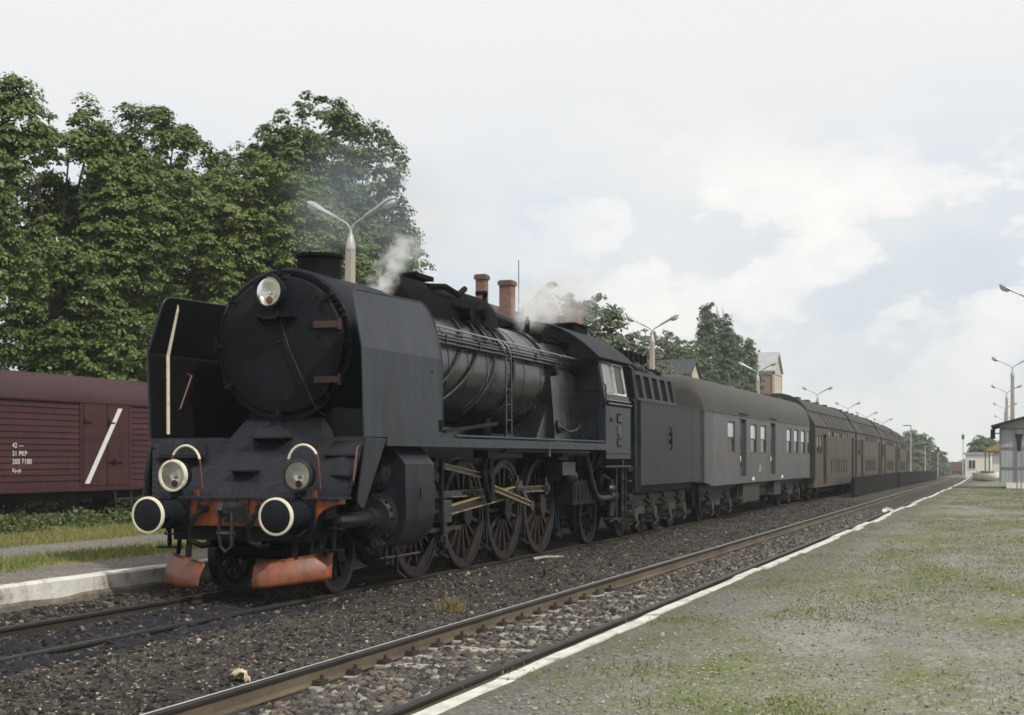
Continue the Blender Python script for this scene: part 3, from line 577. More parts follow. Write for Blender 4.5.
for i in range(17): b.ell((-1.36 + i * 0.17, 0.632, 1.215), (0.014, 0.01, 0.014), 8, 5)
b.build('beam_lip', M['plate'], LO, smooth=40)
b = MB().box(-0.95, 0.95, 0.70, 1.2, 0.72, 1.2).box(-1.2, 1.2, 0.69, 0.95, 1.0, 1.22)
b.build('beam_stay', M['dark'], LO, smooth=0)
for s in (-1, 1):
    x = s * 0.875
    b = MB().lathe([(0.125, 0), (0.125, 0.26), (0.165, 0.28), (0.165, 0.54)], (x, 0.09, 1.05), (0, 1, 0), 28)
    b.box(x - 0.21, x + 0.21, 0.605, 0.638, 0.86, 1.225)
    for q in (-1, 1):
        for w in (-1, 1): b.cyl((x + q * 0.17, 0.58, 1.05 + w * 0.13), (x + q * 0.17, 0.61, 1.05 + w * 0.13), 0.025, 8)
    b.lathe([(0.0, -0.0), (0.12, 0.004), (0.19, 0.02), (0.205, 0.035), (0.205, 0.05), (0.13, 0.09)], (x, 0.0, 1.05), (0, 1, 0), 40, cap=False)
    bf = b.build('buffer', M['front'], LO, smooth=40)
    MB().lathe([(0.196, 0.024), (0.20, 0.012), (0.224, 0.02), (0.226, 0.05), (0.20, 0.056)], (x, 0, 1.05), (0, 1, 0), 48, cap=False).build('buffer_rim', M['cream'], bf)
# coupling and hoses
b = MB().box(-0.17, 0.17, 0.585, 0.62, 0.95, 1.2).bar((0, 0.6, 1.08), (0, 0.33, 1.07), 0.07, 0.13)
b.tube([(0, 0.36, 1.07), (0, 0.27, 1.07), (0, 0.22, 1.12), (0, 0.25, 1.18)], 0.045, 10)
for s in (-1, 1): b.tube([(s * 0.07, 0.36, 1.08), (s * 0.09, 0.34, 0.9), (s * 0.075, 0.36, 0.68)], 0.022, 8)
b.tube([(-0.12, 0.36, 0.82), (0.12, 0.36, 0.82)], 0.035, 8).tube([(-0.09, 0.36, 0.68), (0, 0.35, 0.6), (0.09, 0.36, 0.68)], 0.02, 8)
for q in (-1, 1):
    for w in (-1, 1): b.cyl((q * 0.13, 0.56, 1.075 + w * 0.09), (q * 0.13, 0.59, 1.075 + w * 0.09), 0.02, 8)
for q_ in range(len(b.v)): b.v[q_] = (b.v[q_][0], b.v[q_][1] + 0.02, b.v[q_][2])
b.build('coupling', M['steel'], LO)
for s, x in ((-1, -0.42), (1, 0.40)):
    b = MB().tube([(x, 0.6, 1.12), (x, 0.48, 1.11), (x - 0.06, 0.42, 1.03), (x - 0.14, 0.42, 0.88), (x - 0.13, 0.44, 0.72), (x + 0.02, 0.46, 0.66), (x + 0.12, 0.5, 0.68)], 0.036, 10)
    b.cyl((x, 0.56, 1.12), (x, 0.44, 1.12), 0.055, 12).tube([(x - 0.01, 0.46, 1.14), (x - 0.03, 0.45, 1.24)], 0.012, 6)
    b.v = [(p[0], p[1] + 0.03, p[2]) for p in b.v]
    b.build('brake_hose', M['dark'], LO)
for s in (-1, 1): MB().tube([(s * 0.98, 0.62, 0.88), (s * 0.93, 0.48, 0.80), (s * 0.62, 0.48, 0.80), (s * 0.58, 0.62, 0.88)], 0.012, 6).build('shunter_handrail', M['front'], LO)
# front apron: a sloping centre plate running up to the smokebox, angled wings either side
AP = {'a': (-1.38, 0.88, 1.262), 'b': (-0.80, 0.86, 1.262), 'c': (0.80, 0.86, 1.262), 'd': (1.42, 0.88, 1.262), 'e': (-1.52, 1.10, 2.0), 'f': (-0.66, 1.58, 2.0), 'g': (0.66, 1.58, 2.0), 'h': (1.52, 1.10, 2.0), 'i': (-0.56, 1.84, 2.26), 'j': (0.56, 1.84, 2.26)}
V_ = lambda k: Vector(AP[k])
def wing(s, u, t, o=0.0):                                          # point on a wing: u from outer to inner edge, t from bottom to top, o outwards
    a, b_, c, d = (V_('a'), V_('b'), V_('e'), V_('f')) if s < 0 else (V_('d'), V_('c'), V_('h'), V_('g'))
    p = (a.lerp(b_, u)).lerp(c.lerp(d, u), t); n = (b_ - a).cross(c - a).normalized(); n = n if n.y < 0 else -n
    return p + n * o
def centre(u, t, o=0.0): return V_('b').lerp(V_('c'), u).lerp(V_('f').lerp(V_('g'), u), t) + Vector((0, -0.72, 0.70)) * o
b = MB(); K = list(AP); vs = [AP[k] for k in K] + [(-1.52, 1.97, 2.0), (-0.66, 1.97, 2.0), (0.66, 1.97, 2.0), (1.52, 1.97, 2.0), (-0.56, 1.97, 2.26), (0.56, 1.97, 2.26)]
ix = lambda q: [K.index(c) if c.isalpha() else 10 + int(c) for c in q]
b.add(vs, [ix(q) for q in ('abfe', 'bcgf', 'cdhg', 'fgji', 'ef10', 'gh32', 'fi41', 'gj52', 'ij54')])
for t in np.linspace(0.06, 0.94, 10):
    for u in (0.015, 0.985): b.ell(centre(u, t, 0.004), (0.012, 0.012, 0.012), 6, 4)
    for s in (-1, 1): b.ell(wing(s, 0.04, t, 0.002), (0.011, 0.011, 0.011), 6, 4)
for u in np.linspace(0.03, 0.97, 15): b.ell(centre(u, 0.045, 0.003), (0.011, 0.011, 0.011), 6, 4)
for u in np.linspace(0.1, 0.95, 6):
    for s in (-1, 1): b.ell(wing(s, u, 0.05, 0.002), (0.011, 0.011, 0.011), 6, 4).ell(wing(s, u, 0.94, 0.002), (0.011, 0.011, 0.011), 6, 4)
b.build('front_apron', M['apron'], LO, smooth=20)
def shelf(p, q, deep):
    m_ = MB(); d = (q - p).normalized(); out = Vector((d.y, -d.x, 0)); out = out if out.y < 0 else -out; up = Vector((0, 0, 0.02))
    c = [p, q, q + out * deep - d * 0.02, p + out * deep + d * 0.02]; m_.add([*c, *[v + up for v in c]], [(3, 2, 1, 0), (4, 5, 6, 7), (0, 1, 5, 4), (1, 2, 6, 5), (2, 3, 7, 6), (3, 0, 4, 7)])
    for f in (0.15, 0.85):
        r_ = p.lerp(q, f); m_.add([r_ + d * w for w in (0, 0.014)] + [r_ + out * deep * 0.85 + d * w for w in (0, 0.014)] + [r_ + Vector((0, 0, -0.09)) + d * w for w in (0, 0.014)], [(0, 2, 4), (1, 5, 3), (0, 1, 3, 2), (2, 3, 5, 4), (4, 5, 1, 0)])
    return m_.build('footstep', M['apron'], LO, smooth=0)
shelf(centre(0.28, 0.99), centre(0.70, 0.99), 0.24); shelf(centre(0.26, 0.42), centre(0.52, 0.42), 0.18)
shelf(wing(1, 0.05, 0.68), wing(1, 0.75, 0.68), 0.09); shelf(wing(1, 0.05, 0.34), wing(1, 0.5, 0.34), 0.08); shelf(wing(-1, 0.08, 0.66), wing(-1, 0.85, 0.66), 0.08)
for s, u0, u1, t0, t1 in ((1, 0.08, 0.72, 0.70, 0.92), (1, 0.08, 0.46, 0.36, 0.60), (-1, 0.12, 0.82, 0.69, 0.9)):   # hatch covers standing slightly proud
    v = [wing(s, u, t, o) for o in (0.001, 0.02) for u, t in ((u0, t0), (u1, t0), (u1 - 0.08, t1), (u0, t1))]
    MB().add(v, [(3, 2, 1, 0), (4, 5, 6, 7), (0, 1, 5, 4), (1, 2, 6, 5), (2, 3, 7, 6), (3, 0, 4, 7)]).build('hatch', M['front'], LO, smooth=0)
for s in (-1, 1):
    MB().prism([(0.88, 1.25), (0.88, 1.18), (1.0, 1.12), (1.07, 1.16), (1.70, 1.985), (1.10, 1.995)], 'yz', s * 1.515, s * 1.535).build('skirt_plate', M['apron'], LO, smooth=0)
    MB().tube([(s * 1.46, 1.07, 1.88), (s * 1.47, 0.99, 1.87), (s * 1.48, 0.95, 1.82), (s * 1.48, 0.86, 1.46), (s * 1.46, 0.90, 1.42)], 0.012, 6).build('grab_rail', M['redline'] if s > 0 else M['front'], LO)
# headlamps
def headlamp(x, y, z, r, rim, deep=0.26, guard=False):
    b = MB().lathe([(r * 0.93, 0.0), (r * 0.93, 0.10), (r * 0.86, 0.18), (r * 0.5, deep), (0.0, deep + 0.01)], (x, y, z), (0, 1, 0), 32, cap=False)
    b.box(x - 0.05, x + 0.05, y + 0.04, y + 0.16, z - r - 0.12, z - r * 0.8).box(x - 0.11, x + 0.11, y + 0.02, y + 0.18, z - r - 0.14, z - r - 0.11)
    h = b.build('headlight', M['front'], LO, smooth=40)
    MB().lathe([(r * 0.86, 0.02), (r * 0.88, -0.012), (r * 1.02, -0.008), (r * 1.04, 0.03), (r * 0.95, 0.05)], (x, y, z), (0, 1, 0), 40, cap=False).build('lamp_rim', rim, h)
    MB().lathe([(r * 0.86, 0.02), (r * 0.8, 0.06), (r * 0.6, 0.11), (r * 0.3, 0.145), (0.001, 0.155)], (x, y, z), (0, 1, 0), 36, cap=False).build('reflector', M['reflector'], h, smooth=60)
    MB().ell((x, y + 0.08, z - r * 0.1), (0.026, 0.05, 0.026), 12, 8).build('bulb', M['lamplens'], h)
    MB().ell((x + 0.0, y + 0.045, z - r * 0.52), (r * 0.24, 0.01, r * 0.24), 16, 8).build('red_disc', M['redline'], h)
    MB().lathe([(r * 0.87, 0.014), (r * 0.6, -0.006), (0.001, -0.016)], (x, y, z), (0, 1, 0), 36, cap=False).build('lens', M['glass'], h, smooth=60)
headlamp(0.87, 0.56, 1.525, 0.195, M['steel']); headlamp(-0.87, 0.56, 1.525, 0.195, M['cream'])
for s in (-1, 1):
    x = s * 0.83; pts = [(x - 0.21 * math.cos(R(a)), 0.80, 1.67 + 0.23 * math.sin(R(a))) for a in range(0, 181, 15)]
    g = MB().tube([(x - 0.22, 0.83, 1.36)] + pts + [(x + 0.22, 0.83, 1.36)], 0.012, 6).build('lamp_guard', M['redline'], LO)
    MB().tube([(p[0], p[1] - 0.001, p[2]) for p in (pts[2:12] if s < 0 else pts[1:11])], 0.0165, 8).build('white_band', M['cream'], g)
    MB().box(x + 0.12, x + 0.17, 0.79, 0.84, 1.263, 1.34).build('lamp_bracket', M['orange'], LO, smooth=0)
# rail guards (orange shovels ahead of the leading wheels)
for s in (-1, 1):
    rings = []
    for i in range(11):
        t = i / 10; xx = 0.35 + (0.78 if s > 0 else 0.86) * t; yy = 0.42 + 0.58 * t; c = 0.06 * math.sin(t * math.pi); hb = (0.10 if s > 0 else -0.035) * t; top = 0.46 + (0.13 if s > 0 else 0.09) * t
        ring = []
        for j in range(8):
            u = j / 7; curve = 0.15 * (1 - math.sin(u * math.pi * 0.62)) if True else 0
            e = 0.02 * (1 if i in (0, 10) else 0)
            z = 0.15 + hb + e + (top - 0.15 - hb - 2 * e) * u
            off = -0.11 * math.sin(math.pi * (0.0 + 0.56 * (1 - u))) + 0.03 - 0.03 * math.sin(t * math.pi)
            ring.append((s * (xx + 0.5 * (-off) * 0.6), yy + off, z))
        rings.append(ring)
    o = MB().loft(rings).build('rail_guard', M['orange'], LO, smooth=60); md = o.modifiers.new('t', 'SOLIDIFY'); md.thickness = 0.014
    MB().bar((s * 0.75, 0.72, 0.5), (s * 0.75, 0.8, 0.95), 0.07, 0.03).bar((s * 1.05, 0.96, 0.52), (s * 1.0, 0.95, 0.9), 0.05, 0.03).box(s * 1.15 - 0.13, s * 1.15 + 0.13, 0.82, 1.02, 0.60, 0.62).box(s * 1.15 - 0.13, s * 1.15 + 0.13, 0.82, 1.0, 0.86, 0.88).bar((s * 1.17, 0.95, 0.6), (s * 1.17, 0.95, 0.9), 0.07, 0.02).build('guard_bracket', M['dark'], LO, smooth=0)
# smokebox
AX = 3.22
sb = MB().lathe([(0.88, 0.03), (0.92, 0.0), (0.985, 0.0), (1.015, 0.03), (1.02, 0.06), (1.02, 2.15), (0.94, 2.17)], (0, 1.83, AX), (0, 1, 0), 72, cap=False)
for i in range(44):
    a = 2 * math.pi * i / 44; sb.ell((0.985 * math.cos(a), 1.832, AX + 0.985 * math.sin(a)), (0.011, 0.01, 0.011), 6, 4)
sb.prism([(-0.6, 1.35), (0.6, 1.35), (0.62, 2.6), (-0.62, 2.6)], 'xz', 2.0, 3.9)
for a0 in (22, -45):
    for k in range(5):
        a = R(a0 + k * 5.2); sb.cyl((0.95 * math.cos(a), 1.785, AX + 0.95 * math.sin(a)), (0.95 * math.cos(a), 1.835, AX + 0.95 * math.sin(a)), 0.026, 10)
SBX = sb.build('smokebox', M['front'], LO, smooth=40)
dr = MB().lathe([(0.90, 0.115), (0.90, 0.02), (0.885, 0.005), (0.87, 0.0), (0.6, -0.035), (0.3, -0.058), (0.0, -0.066)], (0, 1.74, AX), (0, 1, 0), 72, cap=False)
for (x, z) in ((-0.62, 0.08), (-0.62, -0.06), (-0.7, -0.17), (-0.58, -0.33), (0.02, 0.02), (0.1, -0.72), (-0.3, -0.75), (0.55, 0.6), (0.6, 0.1), (0.5, -0.45)): dr.ell((x, 1.73 - 0.066 * (1 - (x * x + z * z) / 0.8), AX + z), (0.022, 0.02, 0.022), 8, 6)
DR = dr.build('smokebox_door', M['front'], LO, smooth=40)
for z in (AX + 0.24, AX - 0.47):
    MB().bar((0.52, 1.68, z + 0.0), (0.86, 1.71, z), 0.03, 0.085).cyl((0.87, 1.72, z - 0.07), (0.87, 1.72, z + 0.07), 0.03, 12).build('hinge', mat('rust_red_hinge', (0.055, 0.022, 0.018), 0.6, 0, 0.3, 5, (0.015, 0.011, 0.01), 0.35, 6), DR, smooth=40)
for a in (40, 90, 140, 180, 215, 268, 318, 0):
    c, q = math.cos(R(a)), math.sin(R(a)); c0 = Vector((0.92 * c, 1.73, AX + 0.92 * q))
    MB().bar(c0 + Vector((c, 0, q)) * 0.07, c0 - Vector((c, 0, q)) * 0.07, 0.05, 0.035, up=(0, 1, 0)).cyl(c0 + Vector((0, -0.07, 0)), c0 + Vector((0, 0.05, 0)), 0.03, 10).bar(c0 + Vector((q, -0.6, -c)) * 0.1, c0 + Vector((-q, -0.6, c)) * 0.06, 0.025, 0.025, up=(0, 1, 0)).build('door_clamp', M['front'], DR, smooth=40)
MB().tube([(0.02, 1.62, AX + 0.42), (0.20, 1.64, AX - 0.1), (0.52, 1.68, AX - 0.80), (0.62, 1.76, AX - 0.93)], 0.008, 6).build('lamp_cable', M['steel'], DR)
headlamp(-0.02, 1.45, 3.89, 0.215, M['front'], 0.3)
MB().box(-0.27, 0.27, 1.48, 1.74, 3.56, 3.585).bar((-0.2, 1.52, 3.56), (-0.2, 1.72, 3.46), 0.03, 0.03).bar((0.2, 1.52, 3.56), (0.2, 1.72, 3.46), 0.03, 0.03).bar((0.05, 1.74, 4.06), (0.05, 1.86, 4.14), 0.14, 0.05).build('lamp_shelf', M['front'], LO, smooth=0)
MB().lathe([(0.62, -0.14), (0.46, -0.05), (0.36, 0.04), (0.315, 0.12), (0.30, 0.2), (0.30, 0.40), (0.335, 0.41), (0.335, 0.455), (0.30, 0.46), (0.27, 0.45), (0.265, 0.1)], (0, 2.84, 4.08), (0, 0, 1), 48, cap=False).build('chimney', M['soot'], LO, smooth=40)
MB().tube([(-1.02 * math.cos(R(a)), 1.9, AX + 1.06 * math.sin(R(a))) for a in range(-12, 40, 6)], 0.014, 6).build('smokebox_handrail', M['redline'], LO)
# smoke deflectors: upright below, leaning in above, rounded top corners
def deflector(s):
    def fx(z): return 1.53 - (max(0, z - 3.10) * 0.26)
    low = [(1.05, 2.0), (3.56, 2.0), (3.56, 3.10), (1.0, 3.10)]
    up = [(1.0, 3.10), (3.56, 3.10), (3.61, 3.40)] + [(3.27 + 0.35 * math.cos(R(a)), 3.54 + 0.34 * math.sin(R(a))) for a in range(0, 91, 10)] + [(1.32, 3.835)] + [(1.23 + 0.145 * math.cos(R(a)), 3.675 + 0.155 * math.sin(R(a))) for a in range(95, 181, 14)]
    b = MB()
    for poly in (low, up):
        n = len(poly); vs = [(s * fx(z), y, z) for y, z in poly] + [(s * (fx(z) - 0.014), y, z) for y, z in poly]
        b.add(vs, [tuple(range(n)), tuple(range(2 * n - 1, n - 1, -1))] + [(i, (i + 1) % n, n + (i + 1) % n, n + i) for i in range(n)])
    rim = [(s * fx(z), y, z) for y, z in [(3.56, 2.03)] + up[1:] + [(1.0, 3.10), (1.05, 2.03)]]
    b.tube(rim, 0.011, 6)
    for z in np.arange(2.2, 3.1, 0.16): b.ell((s * 1.53, 1.9, z), (0.005, 0.008, 0.008), 6, 4).ell((s * 1.53, 2.8, z), (0.005, 0.008, 0.008), 6, 4)
    for y in np.arange(1.2, 3.5, 0.2): b.ell((s * 1.53, y, 2.08), (0.006, 0.009, 0.009), 6, 4)
    o = b.build('smoke_deflector', M['plate'], LO, smooth=30)
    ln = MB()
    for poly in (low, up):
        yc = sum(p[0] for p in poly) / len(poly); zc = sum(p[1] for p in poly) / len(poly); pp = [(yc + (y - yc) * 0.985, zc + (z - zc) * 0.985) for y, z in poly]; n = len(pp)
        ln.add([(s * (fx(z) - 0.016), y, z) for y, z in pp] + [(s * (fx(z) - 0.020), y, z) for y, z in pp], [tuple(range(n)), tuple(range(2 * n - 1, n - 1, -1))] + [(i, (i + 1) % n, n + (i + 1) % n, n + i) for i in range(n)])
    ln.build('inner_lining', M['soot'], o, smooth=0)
    for y in (3.2,): MB().bar((s * 1.53, y, 2.9), (s * 1.0, y, 3.2), 0.04, 0.04).build('deflector_stay', M['dark'], o, smooth=0)
    return o
dfl = {s: deflector(s) for s in (-1, 1)}
b = MB().box(-1.508, -1.495, 1.40, 1.46, 2.06, 3.10); f = lambda z: -(1.53 - max(0, z - 3.10) * 0.26) + 0.026
b.add([(f(3.10), 1.40, 3.10), (f(3.10), 1.46, 3.10), (f(3.70), 1.44, 3.70), (f(3.76), 1.40, 3.76), (f(3.10) + .012, 1.40, 3.10), (f(3.10) + .012, 1.46, 3.10), (f(3.70) + .012, 1.44, 3.70), (f(3.76) + .012, 1.40, 3.76)], [(0, 1, 2, 3), (7, 6, 5, 4), (0, 4, 5, 1), (1, 5, 6, 2), (2, 6, 7, 3), (3, 7, 4, 0)])
b.build('white_edge_stripe', M['cream'], dfl[-1], smooth=0)
MB().tube([(-1.52, 1.68, 2.38), (-1.48, 1.68, 2.4), (-1.47, 1.95, 2.86), (-1.52, 1.9, 2.88)], 0.012, 6).build('grab_rail', M['redline'], dfl[-1])
MB().box(1.51, 1.538, 3.44, 3.555, 2.10, 2.26).build('deflector_notch', M['soot'], dfl[1], smooth=0)
# boiler
def ring(r, y, a0=0, a1=360, n=48, z=3.19): return [(r * math.cos(R(a0 + (a1 - a0) * i / n)), y, z + r * math.sin(R(a0 + (a1 - a0) * i / n))) for i in range(n + 1)]
b = MB().lathe([(0.93, 0), (0.93, 6.1), (0.95, 6.5)], (0, 3.95, 3.19), (0, 1, 0), 64, cap=True)
BO = b.build('boiler', M['boiler'], LO, smooth=40)
for y in (4.5, 5.3, 6.1, 6.95, 7.9, 8.8, 9.7): MB().lathe([(0.93, -0.03), (0.938, -0.028), (0.938, 0.028), (0.93, 0.03)], (0, y, 3.19), (0, 1, 0), 64, cap=False).build('boiler_band', M['boiler'], BO, smooth=30)
# firebox: round top, flat flanks
FP = [(1.08, 2.0), (1.04, 2.6), (1.0, 3.1)] + arc(0, 3.16, 0.99, 4, 176, 30) + [(-1.0, 3.1), (-1.04, 2.6), (-1.08, 2.0)]
b = MB().prism(FP, 'xz', 10.05, 11.9)
b.prism([(9.3, 2.05), (10.06, 2.05), (10.06, 2.75), (9.85, 2.6)], 'yz', -0.95, 0.95)
for y in (10.2, 10.8, 11.4, 11.8):
    for z in np.arange(2.15, 3.1, 0.14): b.ell((1.085 - (z - 2.0) * 0.075, y, z), (0.012, 0.012, 0.012), 6, 4)
FB = b.build('firebox', M['boiler'], LO, smooth=35)
MB().cyl((0.9, 10.25, 3.35), (1.06, 10.25, 3.37), 0.11, 20).bar((1.06, 10.16, 3.30), (1.06, 10.34, 3.42), 0.03, 0.03).build('washout_plug', M['front'], FB, smooth=40)
MB().torus((1.09, 10.3, 2.32), (1, 0, 0.05), 0.10, 0.022, 24, 8).cyl((1.0, 10.3, 2.32), (1.1, 10.3, 2.33), 0.075, 16).tube([(1.08, 10.3, 2.32), (1.2, 10.5, 2.22), (1.22, 10.9, 2.26), (1.2, 11.2, 2.36), (1.18, 11.3, 2.2), (1.2, 11.5, 2.04)], 0.028, 8).build('blowdown_valve', M['steel'], FB, smooth=40)
MB().lathe([(0.10, 0), (0.12, 0.02), (0.12, 0.3), (0.1, 0.36), (0.05, 0.38)], (0.05, 9.3, 4.08), (0, 0, 1), 20).build('safety_valve', M['soot'], LO, smooth=40)
MB().cyl((0.3, 10.75, 4.02), (0.3, 10.75, 4.36), 0.05, 14).cyl((0.3, 10.75, 4.3), (0.3, 10.75, 4.42), 0.028, 12).box(0.22, 0.38, 10.7, 10.8, 4.0, 4.08).build('whistle', M['soot'], LO, smooth=40)
b = MB()
for y, x in ((10.45, 0.55), (10.85, 0.52), (11.2, 0.5), (11.5, 0.48)): b.box(x - 0.12, x + 0.14, y, y + 0.1, 3.92, 4.06)
b.cyl((0.55, 11.5, 3.98), (0.75, 11.95, 3.92), 0.07, 12).tube([(0.62, 10.4, 3.98), (0.66, 11.9, 3.94)], 0.03, 8)
b.build('turret_valve', M['soot'], LO, smooth=40)
# long casing over sand box and steam dome
def dome_ring(y, w, h, z0=3.9): return [(w * math.cos(R(a)) if abs(a - 90) < 91 else 0, y, z0 + h * (max(0, math.sin(R(a))) ** 0.55)) for a in range(0, 181, 12)]
b = MB().loft([dome_ring(4.75, 0.30, 0.3), dome_ring(4.85, 0.50, 0.50), dome_ring(5.15, 0.58, 0.64), dome_ring(6.6, 0.58, 0.66), dome_ring(6.75, 0.5, 0.55), dome_ring(6.95, 0.52, 0.58), dome_ring(7.15, 0.6, 0.66), dome_ring(8.3, 0.58, 0.66), dome_ring(8.62, 0.5, 0.58), dome_ring(8.75, 0.3, 0.36)], cap=True)
b.box(-0.3, 0.3, 5.5, 6.2, 4.55, 4.62).tube([(0.45, 5.6, 4.4), (0.62, 5.9, 4.42), (0.6, 6.5, 4.36), (0.55, 6.9, 4.5)], 0.05, 8).tube([(0.5, 6.2, 4.2), (0.66, 6.6, 4.16), (0.64, 7.3, 4.2), (0.56, 7.8, 4.4)], 0.045, 8)
b.cyl((0.5, 6.8, 4.1), (0.72, 6.8, 4.1), 0.12, 14).cyl((0.5, 7.6, 4.15), (0.68, 7.6, 4.15), 0.1, 14).tube([(0.4, 8.2, 4.46), (0.5, 8.0, 4.56), (0.46, 7.7, 4.52)], 0.04, 8)
b.build('dome_casing', M['soot'], LO, smooth=40)
def over(y0, y1, a0, a1, r=0.96, n=14): return [(r * math.cos(R(a0 + (a1 - a0) * i / n)), y0 + (y1 - y0) * (i / n) ** 1.5, 3.19 + r * math.sin(R(a0 + (a1 - a0) * i / n))) for i in range(n + 1)]
for s in (1, -1):
    for (y0, y1, a1, rr, mm) in ((6.3, 4.6, -38, 0.022, 'steel'), (7.0, 4.75, -58, 0.024, 'steel'), (7.5, 6.6, -50, 0.02, 'boiler'), (8.25, 8.05, -40, 0.028, 'boiler')):
        MB().tube([(s * p[0], p[1], p[2]) for p in over(y0, y1, 58, a1)], rr, 6).build('sand_pipe', M[mm], BO)
    for (y0, y1) in ((7.3, 7.0), (7.9, 7.6)):
        MB().tube([(s * p[0], p[1], p[2]) for p in over(y0, y1, 70, 22)], 0.026, 6).build('sand_pipe', M['soot'], BO)
    hr = MB().tube([(s * 0.93, 3.9, 3.71), (s * 0.95, 11.85, 3.66)], 0.015, 8)
    for y in (4.6, 5.9, 7.2, 8.5, 9.8, 11.1): hr.bar((s * 0.94, y, 3.70), (s * 0.78, y, 3.63), 0.02, 0.02)
    hr.build('handrail', M['handrail'] if 'handrail' in M else M['steel'], LO)
    pb = MB()
    for k, (zz, xx, r_) in enumerate(((3.56, 0.98, 0.02), (3.515, 0.99, 0.026), (3.455, 1.0, 0.018), (3.62, 0.96, 0.014))): pb.tube([(s * (xx - 0.08), 3.95, zz + 0.02), (s * xx, 4.2, zz), (s * xx, 11.4, zz - 0.01), (s * (xx + 0.02), 11.9, zz - 0.02 - 0.06 * k)], r_, 6)
    for y in (5.0, 6.4, 7.8, 9.2, 10.6): pb.box(s * 0.98 - 0.03, s * 0.98 + 0.04, y - 0.012, y + 0.012, 3.44, 3.58)
    pb.build('pipe_bundle', M['boiler'], LO)
ld = MB()
for q in (-0.13, 0.13): ld.tube([(0.86, 7.55 + q, 3.72), (1.0, 7.58 + q, 3.62), (1.06, 7.58 + q, 3.45), (1.12, 7.44 + q, 2.02)], 0.016, 6)
for t in np.linspace(0.04, 0.94, 6): ld.tube([(1.06 + 0.06 * t, 7.58 - 0.13 - 0.14 * t, 3.45 - 1.43 * t), (1.06 + 0.06 * t, 7.58 + 0.13 - 0.14 * t, 3.45 - 1.43 * t)], 0.012, 6)
ld.build('ladder', M['steel'], LO)
# running boards
for s in (-1, 1):
    b = MB().box(min(s * 0.85, s * 1.53), max(s * 0.85, s * 1.53), 1.7, 11.87, 1.99, 2.015).box(min(s * 1.505, s * 1.54), max(s * 1.505, s * 1.54), 1.7, 11.87, 1.89, 2.012)
    for y in np.arange(2.2, 11.8, 0.5): b.ell((s * 1.542, y, 1.95), (0.008, 0.011, 0.011), 6, 4)
    b.tube([(s * 1.51, 4.1, 2.05), (s * 1.51, 11.8, 2.05)], 0.02, 6)
    b.build('running_board', M['plate'], LO, smooth=30)
    b = MB().tube([(s * 1.46, 6.3, 1.86), (s * 1.46, 10.9, 1.845)], 0.03, 8).box(s * 1.46 - 0.04, s * 1.46 + 0.04, 8.4, 8.5, 1.76, 1.9)
    b.build('air_pipe', M['steel'], LO)
    b = MB().bar((s * 1.25, 4.3, 2.12), (s * 1.3, 6.35, 2.28), 0.05, 0.05).box(s * 1.2 - 0.1, s * 1.2 + 0.1, 6.1, 6.7, 2.02, 2.12).cyl((s * 1.15, 6.3, 2.1), (s * 1.15, 6.3, 2.36), 0.06, 10)
    b.build('reversing_rod', M['front'], LO, smooth=40)
